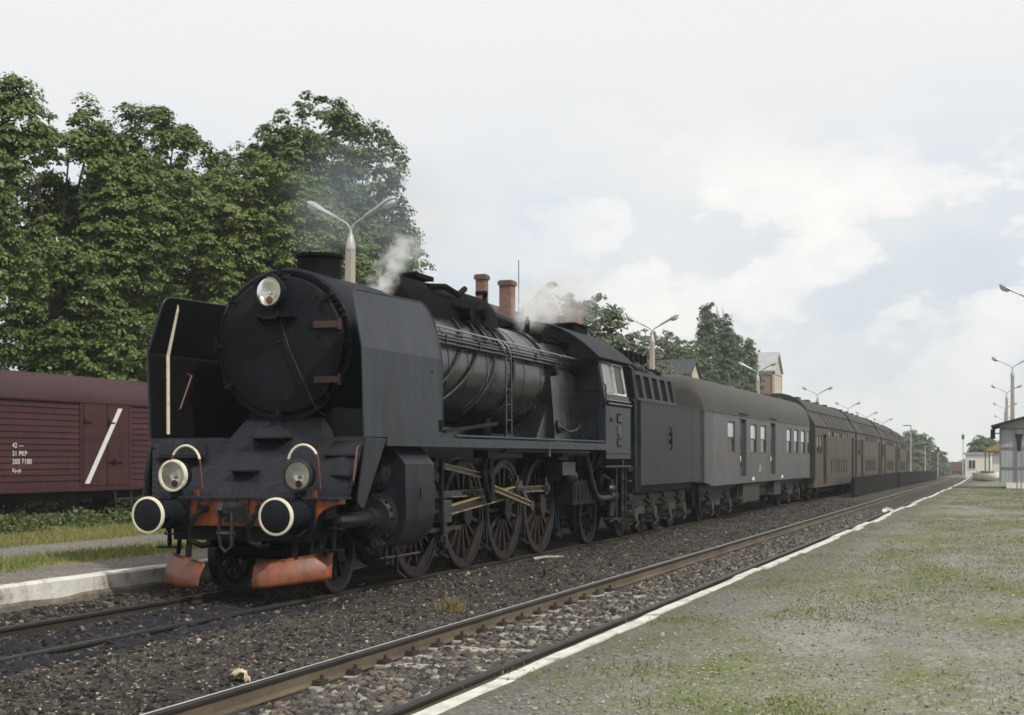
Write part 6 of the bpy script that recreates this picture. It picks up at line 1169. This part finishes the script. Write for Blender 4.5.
tree('poplar_tree', 'tallest poplar with bare twigs above its crown', 'tree', -33.7, 169, -1.0, 21.5, [(-1.3, -1.4, 16.6, 1.2, 1.6, 4.4), (0.3, 0.4, 15.0, 1.2, 1.6, 4.8), (1.2, 2.0, 13.4, 1.2, 1.6, 4.4), (0, 0, 8.0, 2.6, 3.4, 4.2)], M['poplar'], 900, 45, 0.33, 0.6, 61, PO, flat=1.1)
tree('poplar_tree', 'slender poplar between the tallest poplar and the brick tower', 'tree', -32.4, 179, -1.0, 17, [(0, 0, 13.4, 1.2, 1.8, 4.0), (0.3, 0.6, 9.0, 1.9, 2.6, 4.0)], M['poplar'], 420, 45, 0.33, 0.6, 62, PO, flat=1.1)
tree('leafy_tree', 'dense dark rounded tree at the foot of the poplars', 'tree', -31.8, 166, -1.0, 12, [(-0.6, -1, 8.2, 3.0, 4.4, 3.4), (1.0, 5.0, 7.4, 2.8, 4.2, 3.2), (0.4, 1, 4.4, 3.8, 5.5, 3.0)], M['poplar'], 800, 45, 0.33, 0.75, 63, PO)
b = MB()
for dx, dy, h in ((-0.3, -0.2, 21.2), (0.3, 0.5, 21.0), (1.0, 2.1, 19.6), (1.2, 2.6, 18.4)):
    for q in range(5): b.tube([(dx + q * 0.06, dy, 14.5), (dx + (q - 2) * 0.12, dy + q * 0.05, h - 1.2 - q * 0.25), (dx + (q - 2) * 0.16, dy, h - q * 0.4)], 0.05, 5, r_end=0.015)
tp = [o for o in bpy.data.objects if o.name.startswith('poplar_tree')][0]; b.build('bare_twigs', M['bark'], tp)
# trees far down the line
def at_far(name, lab, x, y, top, w, seed, base, n=260, leaf=1.0):
    X, Y, Z = x, y, drop(y); r = w / 2; H = top - Z
    lob = [(0, 0, H * 0.5, r * 0.85, r * 0.85, H * 0.42), (-r * 0.35, 0, H * 0.72, r * 0.55, r * 0.55, H * 0.27), (r * 0.4, 0, H * 0.66, r * 0.5, r * 0.5, H * 0.28), (r * 0.1, 0, H * 0.25, r * 0.9, r * 0.8, H * 0.25)]
    return tree(name, lab, 'tree', x, Y, Z - 0.5, H, lob, M['fargreen'], n, 70, leaf, leaf * 2.0, seed, 'trees far down the line', trunk_r=0.4, limbs=False)

# ------------------------------------------------------------------ buildings
def slab_roof(b, x0, x1, y0, y1, ze, zr, along='x', t=0.16, o=0.35):
    if along == 'x':
        ym = (y0 + y1) / 2; b.prism([(y0 - o, ze), (ym, zr), (y1 + o, ze), (y1 + o, ze + t), (ym, zr + t), (y0 - o, ze + t)], 'yz', x0 - o, x1 + o)
    else:
        xm = (x0 + x1) / 2; b.prism([(x0 - o, ze), (xm, zr), (x1 + o, ze), (x1 + o, ze + t), (xm, zr + t), (x0 - o, ze + t)], 'xz', y0 - o, y1 + o)
    return b
def bwin(parent, face, u, z, w, h, at_):
    """window on a wall: face 'x' (looks right) or 'y' (looks at the camera)"""
    f = MB(); g = MB()
    if face == 'x':
        for (a, c, d, e) in ((u - w / 2, u + w / 2, z, z + 0.08), (u - w / 2, u + w / 2, z + h - 0.08, z + h), (u - w / 2, u - w / 2 + 0.08, z, z + h), (u + w / 2 - 0.08, u + w / 2, z, z + h), (u - 0.03, u + 0.03, z, z + h)): f.box(at_ + 0.002, at_ + 0.06, a, c, d, e)
        g.box(at_ + 0.001, at_ + 0.02, u - w / 2 + 0.08, u + w / 2 - 0.08, z + 0.08, z + h - 0.08)
    else:
        for (a, c, d, e) in ((u - w / 2, u + w / 2, z, z + 0.08), (u - w / 2, u + w / 2, z + h - 0.08, z + h), (u - w / 2, u - w / 2 + 0.08, z, z + h), (u + w / 2 - 0.08, u + w / 2, z, z + h), (u - 0.03, u + 0.03, z, z + h)): f.box(a, c, at_ - 0.06, at_ - 0.002, d, e)
        g.box(u - w / 2 + 0.08, u + w / 2 - 0.08, at_ - 0.02, at_ - 0.001, z + 0.08, z + h - 0.08)
    o = f.build('window', M['white'], parent, smooth=0); g.build('pane', M['dark_glass'], o, smooth=0); return o
ST = thing('station_building', 'station building with brick chimneys half hidden behind the locomotive', 'building', (-24, 64, 0.25))
b = MB().box(-4, 4, -6.5, 9, 0, 6.9); b.prism([(-6.5, 6.9), (9, 6.9), (1.25, 6.91)], 'yz', -3.99, 3.99); b.build('wall', M['plaster'], ST, smooth=0)
b = MB(); slab_roof(b, -4, 4, -6.5, 9, 6.95, 8.75, 'y'); RFs = b.build('roof', M['slate'], ST, smooth=0)
for y in (-3.5, -0.5, 2.5, 5.5): bwin(ST, 'x', y, 1.0, 1.1, 1.8, 4.0); bwin(ST, 'x', y, 4.2, 1.0, 1.6, 4.0)
def chimney(parent, x, y, z0, z1, w, d):
    c = MB().box(x - w / 2, x + w / 2, y - d / 2, y + d / 2, z0, z1 - 0.22).build('chimney', M['brick'], parent, smooth=0)
    MB().box(x - w / 2 - 0.06, x + w / 2 + 0.06, y - d / 2 - 0.06, y + d / 2 + 0.06, z1 - 0.22, z1 - 0.05).box(x - w / 2 - 0.02, x + w / 2 + 0.02, y - d / 2 - 0.02, y + d / 2 + 0.02, z1 - 0.05, z1).build('chimney_cap', M['brick_cap'], c, smooth=0)
chimney(ST, 2.0, -6.3, 6.8, 9.45, 0.42, 0.45); chimney(ST, 2.45, -4.3, 6.8, 9.4, 0.55, 0.6); chimney(ST, 1.9, 3.6, 7.2, 9.15, 0.42, 0.6); chimney(ST, 2.6, 5.0, 7.2, 9.3, 0.8, 0.8)
tag(MB().tube([(-25.2, 71.6, 7.5), (-25.2, 71.6, 12.3)], 0.022, 6).tube([(-25.5, 71.6, 9.2), (-24.9, 71.6, 9.2)], 0.02, 6).build('antenna_mast', M['dark']), 'thin antenna mast above the steam behind the locomotive', 'antenna')
HO = thing('small_house', 'small house with slate roof and cream gable beyond the tender', 'house', (-33.4, 137, -1.0))
MB().box(-4.2, 3.4, -3.2, 3.2, 0, 10.0).prism([(-3.2, 10.0), (3.2, 10.0), (0, 12.2)], 'yz', -4.2, 3.4).build('wall', M['plaster'], HO, smooth=0)
b = MB(); slab_roof(b, -4.2, 3.4, -3.2, 3.2, 10.0, 12.25, 'x', o=0.25); b.build('roof', M['slate'], HO, smooth=0)
for y in (-1.2, 1.2): bwin(HO, 'x', y, 6.8, 0.8, 1.2, 3.4)
bwin(HO, 'y', -2, 6.8, 0.9, 1.3, -3.2); bwin(HO, 'y', 1, 6.8, 0.9, 1.3, -3.2)
TW = thing('brick_tower', 'square brick tower with a pale sheet roof beside the poplars', 'tower', (-33.0, 190, -1.6))
b = MB().box(-2.6, 2.6, -3.0, 3.0, 9.2, 14.6).box(-2.4, 2.4, -2.8, 2.8, 0, 9.2)
b.build('wall', M['tanbrick'], TW, smooth=0)
b = MB()
for x in (-2.6, 2.6):
    for y in (-3.0, 3.0): b.box(x - 0.15, x + 0.15, y - 0.15, y + 0.15, 9.0, 14.6)
b.prism([(-3.0, 14.64), (3.0, 14.64), (0, 17.25)], 'yz', 2.5, 2.6)
b.box(-2.75, 2.75, -3.15, 3.15, 14.35, 14.65).box(-2.75, 2.75, -3.15, 3.15, 8.9, 9.25).box(2.58, 2.66, -2.85, 2.85, 9.25, 14.35)
b.build('wall_trim', M['plaster'], TW, smooth=0)
b = MB(); slab_roof(b, -2.6, 2.6, -3.0, 3.0, 14.66, 17.3, 'x', o=0.3); b.build('roof', M['sheetroof'], TW, smooth=0)
# grey platform shed
SH = thing('platform_shed', 'grey sheet metal platform shed with dark curved roof', 'shed', at(-0.9, 73.6, 0.27))
SW, SD = 5.4, 5.2
b = MB()
def corr(b, x0, x1, y, z0, z1, pitch=0.16, d=0.008):
    n = int((x1 - x0) / pitch * 4); b.loft([[(x0 + (x1 - x0) * i / n, y + (0, d, d, 0)[i % 4] - d, z) for i in range(n + 1)] for z in (z0, z1)])
corr(b, 0.0, SW, 0, 0.28, 2.95); b.box(0.0, SW, 0.03, SD, 0.28, 2.95)
b.prism([(0, 2.95)] + [(SW * (i / 10), 2.95 + 0.98 * math.sin(math.pi * (0.06 + 0.5 * i / 10))) for i in range(11)] + [(SW, 2.95)], 'xz', 0.0, SD)
SHW = b.build('wall', M['shed'], SH, smooth=0)
b = MB().box(0.02, SW, -0.05, -0.022, 1.95, 2.02).box(0.02, SW, -0.05, -0.022, 0.98, 1.05).box(0.02, SW, -0.05, -0.022, 2.88, 2.96)
for x in (0.04, 0.75, 1.25, 2.4, 3.6): b.box(x - 0.025, x + 0.025, -0.055, -0.022, 0.3, 2.94)
b.build('wall_frame', M['shed_dark'], SH, smooth=0)
MB().box(0.32, SW, -0.06, SD, 0.0, 0.28).build('plinth', M['whitewall'], SH, smooth=0)
o_ = [(-0.38 + (SW + 0.6) * (i / 14), 2.9 + 1.12 * math.sin(math.pi * (0.02 + 0.5 * i / 14))) for i in range(15)]
MB().prism(o_ + [(x, z + 0.11) for x, z in o_[::-1]], 'xz', -0.55, SD + 0.4).build('roof', M['felt'], SH, smooth=30)
MB().box(-0.42, -0.2, 0.1, 0.5, 2.45, 2.9).cyl((-0.31, 0.1, 2.6), (-0.31, -0.02, 2.6), 0.11, 14).tube([(0.0, 0.3, 2.7), (-0.3, 0.3, 2.7)], 0.03, 6).build('loudspeaker', M['felt'], SH, smooth=30)
KI = thing('yellow_roofed_kiosk', 'whitewashed kiosk with ochre roof behind the grey shed', 'kiosk', at(-1.5, 118, 0.2))
MB().box(0.35, 4.2, 0, 3, 0, 2.3).build('wall', M['whitewall'], KI, smooth=0)
MB().add([(-0.3, -0.4, 2.3), (4.6, -0.4, 2.3), (4.6, 3.4, 2.3), (-0.3, 3.4, 2.3), (2.1, 1.2, 3.7), (2.5, 1.2, 3.7), (-0.3, -0.4, 2.42), (4.6, -0.4, 2.42), (4.6, 3.4, 2.42), (-0.3, 3.4, 2.42)], [(3, 2, 1, 0), (0, 1, 7, 6), (1, 2, 8, 7), (2, 3, 9, 8), (3, 0, 6, 9), (6, 7, 5, 4), (7, 8, 5), (8, 9, 4, 5), (9, 6, 4)]).build('roof', M['yellowroof'], KI, smooth=0)
MB().box(0.35, 4.2, -0.03, 0.0, 0.0, 0.35).build('plinth', M['shed_dark'], KI, smooth=0)
for x in (-0.2, 0.1): MB().box(x - 0.06, x + 0.06, -0.3, -0.18, 0, 2.3).build('post', M['shed_dark'], KI, smooth=0)
WH = thing('white_building', 'low white building at the end of the near platform', 'building', (-5.9, 205, drop(205) + 0.05))
MB().box(-1.2, 2.2, 0, 8, 0, 3.2).build('wall', M['whitewall'], WH, smooth=0)
MB().box(-1.4, 2.4, -0.2, 8.2, 3.2, 3.5).build('roof', M['sheetroof'], WH, smooth=0)
for x in (-0.3,): bwin(WH, 'y', x, 1.2, 1.0, 1.3, 0.0)
PL = thing('concrete_planter', 'white boat shaped concrete planter on the near platform', 'planter', at(-1.75, 101, 0.25))
rings = []
for t in np.linspace(-1, 1, 9):
    w = 0.75 * math.sqrt(max(0.05, 1 - t * t * 0.9)); rings.append([(t * 0.85, w * math.cos(R(a)) * (0.6 + 0.4 * abs(math.cos(R(a)))), 0.62 + 0.08 * t * t + 0.55 * math.sin(R(a))) for a in range(180, 361, 18)])
MB().loft(rings, closed=True, cap=True).build('bowl', M['whitewall'], PL, smooth=50)
b = MB()
for k in range(90): a = random.uniform(0, 6.28); r_ = random.uniform(0, 0.5); b.tube([(r_ * 1.2 * math.cos(a), r_ * math.sin(a), 0.55), (r_ * 1.3 * math.cos(a) + random.uniform(-.1, .1), r_ * math.sin(a), random.uniform(0.66, 0.8))], 0.02, 4)
b.build('plants', M['weed'], PL)
SG = thing('platform_sign', 'thin two legged dark sign in front of the grey shed', 'sign', (-0.05, 61.6, 0.26))
for x in (-0.06, 0.10): MB().cyl((x, 0, -0.02), (x, 0, 2.35), 0.026, 10).build('leg', M['shed_dark'], SG)
MB().prism([(-0.13, 2.42), (0.14, 2.42), (0.06, 1.75), (-0.04, 1.75)], 'xz', -0.05, 0.05).box(-0.15, 0.18, -0.07, 0.07, 2.42, 2.46).build('sign_box', M['felt'], SG, smooth=0)
# dark board fence between the tracks
def fence(lab, y0, y1, h0, h1):
    ys = list(np.arange(y0, y1, 2.0)) + [y1]; xc = -7.02
    F = thing('board_fence', lab, 'fence', at(xc, y0, 0.0), 0, 'low dark fence between the tracks'); o0 = Vector(at(xc, y0, 0.0))
    f = lambda y, z, dx: tuple(Vector(at(xc + dx, y, z)) - o0); hh = lambda y: h0 + (h1 - h0) * (y - y0) / (y1 - y0)
    MB().loft([[f(y, 0.0, -0.03), f(y, 0.0, 0.03), f(y, hh(y), 0.03), f(y, hh(y), -0.03)] for y in ys], closed=True, cap=True).build('boards', M['fence'], F, smooth=0)
    for y in ys[::2]:
        p = f(y, 0, -0.08); MB().box(p[0] - 0.05, p[0] + 0.05, p[1] - 0.05, p[1] + 0.05, p[2] - 0.1, p[2] + hh(y) - 0.06).build('post', M['fence'], F, smooth=0)
fence('nearer length of low tarred board fence beside the train', 65.5, 93.0, 0.88, 0.92); fence('farther length of low tarred board fence past the tail of the train', 94.5, 178, 0.95, 1.0)
# far end of the line
at_far('broadleaf_tree', 'large rounded far tree right of the tail of the train', -21.7, 330, 8.4, 7.6, 71, 0, 260, 0.5)
at_far('broadleaf_tree', 'smaller far tree beside the large rounded one', -16.9, 330, 4.2, 3.6, 72, 0, 140, 0.4)
at_far('broadleaf_tree', 'pale hazy tree in the gap at the end of the line', -20.4, 520, 0.6, 12, 73, 0, 160, 0.8)
at_far('broadleaf_tree', 'hazy tree left of the far signal', -30.5, 520, 1.6, 13, 74, 0, 160, 0.8)
at_far('broadleaf_tree', 'hazy tree right of the far signal', -13.0, 500, 2.0, 12, 78, 0, 160, 0.8)
at_far('broadleaf_tree', 'rounded far tree behind the kiosk and the grey shed', -5.6, 255, 6.2, 6.0, 75, 0, 260, 0.4)
at_far('broadleaf_tree', 'far tree mostly hidden behind the grey shed', -0.9, 262, 5.2, 8, 76, 0, 200, 0.5)
at_far('broadleaf_tree', 'far tree showing above the tail coaches', -27.5, 345, 6.6, 7, 77, 0, 200, 0.5)
FW = thing('freight_wagon', 'rust red freight wagon far down the line', 'goods wagon', (-15.5, 390, drop(390)))
MB().box(-1.45, 1.45, -4, 4, 0.9, 3.3).build('wagon_body', mat('rust_red_wagon', (0.13, 0.05, 0.045), 0.8), FW, smooth=0, bevel=0.05)
MB().box(-1.2, 1.2, -4.3, 4.3, 0.5, 0.9).build('underframe', M['dark'], FW, smooth=0)
def mast(name, lab, cat, x, y, h, w, arms, m='lampgrey'):
    T = thing(name, lab, cat, (x, y, drop(y) - 0.1)); MB().loft([[(q * s_, q * t_, z) for s_, t_ in ((-1, -1), (1, -1), (1, 1), (-1, 1))] for q, z in ((w, 0), (w * 0.7, h))], closed=True, cap=True).build('post', M[m], T, smooth=0)
    for k, (dx, dz, ww, hh) in enumerate(arms): MB().box(dx - ww / 2, dx + ww / 2, -w - 0.05, -w, dz - hh / 2, dz + hh / 2).build('signal_head', M['felt'], T, smooth=0)
mast('signal_mast', 'slim signal mast beside the far red wagon', 'signal', -10.8, 300, 8.8, 0.10, [(0, 7.9, 0.5, 0.9)]); mast('floodlight_mast', 'tall pale lamp mast beyond the tail of the train', 'lamp mast', -14.3, 205, 7.4, 0.10, [(-0.55, 7.4, 1.0, 0.12)], 'lamp_concrete')
mast('signal_mast', 'thin grey signal mast in front of the large rounded far tree', 'signal', -15.1, 250, 6.0, 0.08, [(0.2, 5.6, 0.9, 0.25)], 'lampgrey'); mast('signal_mast', 'grey signal mast between the two far trees', 'signal', -15.1, 290, 5.6, 0.08, [(0, 5.3, 0.5, 0.9)])
# litter
def litter(name, lab, cat, x, y, z, s, m, seed):
    """a crumpled torn sheet: ragged outline, folded along noise"""
    g = random.Random(seed); b = MB(); n, k = 18, 6; vs = [(0, 0, s * 0.18)]
    out = [0.5 * (0.62 + 0.38 * abs(math.sin(1.5 * t + seed)) + g.uniform(-0.12, 0.12)) for t in np.linspace(0, 2 * math.pi, n, endpoint=False)]
    for q in range(1, k + 1):
        for t in range(n):
            a = 2 * math.pi * t / n; r = s * out[t] * q / k; vs.append((r * math.cos(a), 0.75 * r * math.sin(a), s * (0.18 * (1 - q / k) + 0.22 * noise.noise(Vector((math.cos(a) * q * 0.5 + seed, math.sin(a) * q * 0.5, 0.3))) + 0.10 * g.uniform(-1, 1) * (q / k))))
    fs = [(0, 1 + t, 1 + (t + 1) % n) for t in range(n)] + [(1 + (q - 1) * n + t, 1 + q * n + t, 1 + q * n + (t + 1) % n, 1 + (q - 1) * n + (t + 1) % n) for q in range(1, k) for t in range(n)]
    o = b.add(vs, fs).build(name, m, None, smooth=20, recalc=True)
    o.location = (x, y, z); o.rotation_euler = (R(30), R(8), g.uniform(0, 3)); md = o.modifiers.new('t', 'SOLIDIFY'); md.thickness = 0.003; return tag(o, lab, cat)
litter('paper_scrap', 'crumpled yellowed paper scrap beside the near rail', 'litter', -5.85, 9.95, 0.0, 0.27, M['paper'], 4)
litter('paper_scrap', 'white scrap lying on the platform edge far along', 'litter', -4.1, 48.6, -0.02, 0.5, M['white'], 9)
tag(MB().tube([(-7.9, 23.2, 0.0), (-7.78, 23.5, 0.02), (-7.6, 23.95, 0.0)], 0.03, 7, r_end=0.018).build('pale_stick', M['sleeper']), 'pale broken stick lying on the cinders under the driving wheels', 'stick')
tag(MB().tube([(-6.9, 20.8, 0.0), (-6.75, 20.4, 0.02), (-6.68, 20.2, 0.0)], 0.025, 6, r_end=0.012).build('dark_stick', M['dark']), 'dark stick lying on the cinders between the tracks', 'stick')
# ------------------------------------------------------------------ steam and smoke
def plume(name, lab, blobs, dens, col, scale, lo, hi, soft=1.0):
    """one closed shape round all the puffs; the density falls off smoothly from the middle of each puff, broken up by noise"""
    bm = bmesh.new()
    for (x, y, z, r) in blobs: bmesh.ops.create_icosphere(bm, subdivisions=2, radius=r * 1.35, matrix=Matrix.Translation((x, y, z)))
    me = bpy.data.meshes.new(name); bm.to_mesh(me); bm.free(); o = bpy.data.objects.new(name, me); COL.objects.link(o)
    rm = o.modifiers.new('r', 'REMESH'); rm.mode = 'VOXEL'; rm.voxel_size = 0.1
    m = bpy.data.materials.new(name); m.use_nodes = True; nt = m.node_tree; nt.nodes.clear(); N = nt.nodes.new; L = nt.links.new
    out = N('ShaderNodeOutputMaterial'); v = N('ShaderNodeVolumePrincipled'); L(v.outputs[0], out.inputs['Volume']); v.inputs['Color'].default_value = (*col, 1); v.inputs['Anisotropy'].default_value = 0.15
    tc = N('ShaderNodeTexCoord'); n = N('ShaderNodeTexNoise'); n.inputs['Scale'].default_value = scale; n.inputs['Detail'].default_value = 7; n.inputs['Roughness'].default_value = 0.62
    L(tc.outputs['Object'], n.inputs['Vector'])
    wv = N('ShaderNodeVectorMath'); wv.operation = 'MULTIPLY_ADD'; L(n.outputs['Color'], wv.inputs[0]); wv.inputs[1].default_value = (0.5, 0.5, 0.5); L(tc.outputs['Object'], wv.inputs[2])
    sh = N('ShaderNodeVectorMath'); sh.operation = 'ADD'; L(wv.outputs[0], sh.inputs[0]); sh.inputs[1].default_value = (-0.25, -0.25, -0.25)
    last = None
    for k, (x, y, z, r) in enumerate(blobs):
        d = N('ShaderNodeVectorMath'); d.operation = 'DISTANCE'; L(sh.outputs[0], d.inputs[0]); d.inputs[1].default_value = (x, y, z)
        mr = N('ShaderNodeMapRange'); mr.interpolation_type = 'SMOOTHSTEP'; mr.inputs[1].default_value = r * 1.15; mr.inputs[2].default_value = r * 0.25; L(d.outputs['Value'], mr.inputs[0])
        f = N('ShaderNodeMath'); f.operation = 'MULTIPLY'; L(mr.outputs[0], f.inputs[0]); f.inputs[1].default_value = 1 - (1 - soft) * k / max(1, len(blobs) - 1)
        if last is None: last = f.outputs[0]
        else:
            mx = N('ShaderNodeMath'); mx.operation = 'MAXIMUM'; L(last, mx.inputs[0]); L(f.outputs[0], mx.inputs[1]); last = mx.outputs[0]
    rp = N('ShaderNodeMapRange'); rp.inputs[1].default_value = lo; rp.inputs[2].default_value = hi; L(n.outputs[0], rp.inputs[0])
    mu = N('ShaderNodeMath'); mu.operation = 'MULTIPLY'; L(rp.outputs[0], mu.inputs[0]); L(last, mu.inputs[1])
    m2 = N('ShaderNodeMath'); m2.operation = 'MULTIPLY'; L(mu.outputs[0], m2.inputs[0]); m2.inputs[1].default_value = dens; L(m2.outputs[0], v.inputs['Density'])
    me.materials.append(m); return tag(o, lab, kind='stuff')
OX, OY = TC1, 14.72
plume('steam_plume', None, [(OX + 0.3, OY + 3.95, 4.05, 0.2), (OX + 0.3, OY + 4.2, 4.28, 0.22), (OX + 0.3, OY + 4.45, 4.5, 0.22), (OX + 0.3, OY + 4.75, 4.72, 0.24), (OX + 0.25, OY + 5.15, 4.92, 0.25), (OX + 0.2, OY + 5.7, 5.0, 0.26)], 10.0, (0.995, 0.995, 0.995), 4.6, 0.43, 0.58, 0.25)
plume('steam_plume', None, [(OX + 0.3, OY + 10.7, 4.42, 0.3), (OX + 0.25, OY + 11.1, 4.6, 0.42), (OX + 0.2, OY + 11.7, 4.72, 0.5), (OX + 0.1, OY + 12.6, 4.95, 0.6), (OX, OY + 13.8, 5.15, 0.75), (OX - 0.1, OY + 15.5, 5.4, 0.9)], 7.0, (0.995, 0.995, 0.995), 3.0, 0.43, 0.6, 0.06)
plume('smoke_plume', None, [(OX, OY + 2.85, 4.7, 0.42), (OX - 0.05, OY + 3.0, 5.05, 0.6), (OX - 0.1, OY + 3.4, 5.4, 0.8), (OX - 0.1, OY + 4.2, 5.6, 1.0), (OX - 0.1, OY + 5.6, 5.6, 1.1), (OX - 0.2, OY + 7.2, 5.7, 1.1)], 0.42, (0.5, 0.56, 0.64), 0.9, 0.25, 0.7, 0.3)
# ------------------------------------------------------------------ air
hb = MB().box(-1450, 1450, -260, 1950, -12, 34).build('haze', [], None, smooth=0); hb.data.materials.clear()
hm = bpy.data.materials.new('summer_haze'); hm.use_nodes = True; nt = hm.node_tree; nt.nodes.clear()
ho = nt.nodes.new('ShaderNodeOutputMaterial'); hv = nt.nodes.new('ShaderNodeVolumePrincipled'); hv.inputs['Color'].default_value = (0.88, 0.95, 1.0, 1); hv.inputs['Density'].default_value = 0.0004
nt.links.new(hv.outputs[0], ho.inputs['Volume']); hb.data.materials.append(hm); tag(hb, kind='stuff')
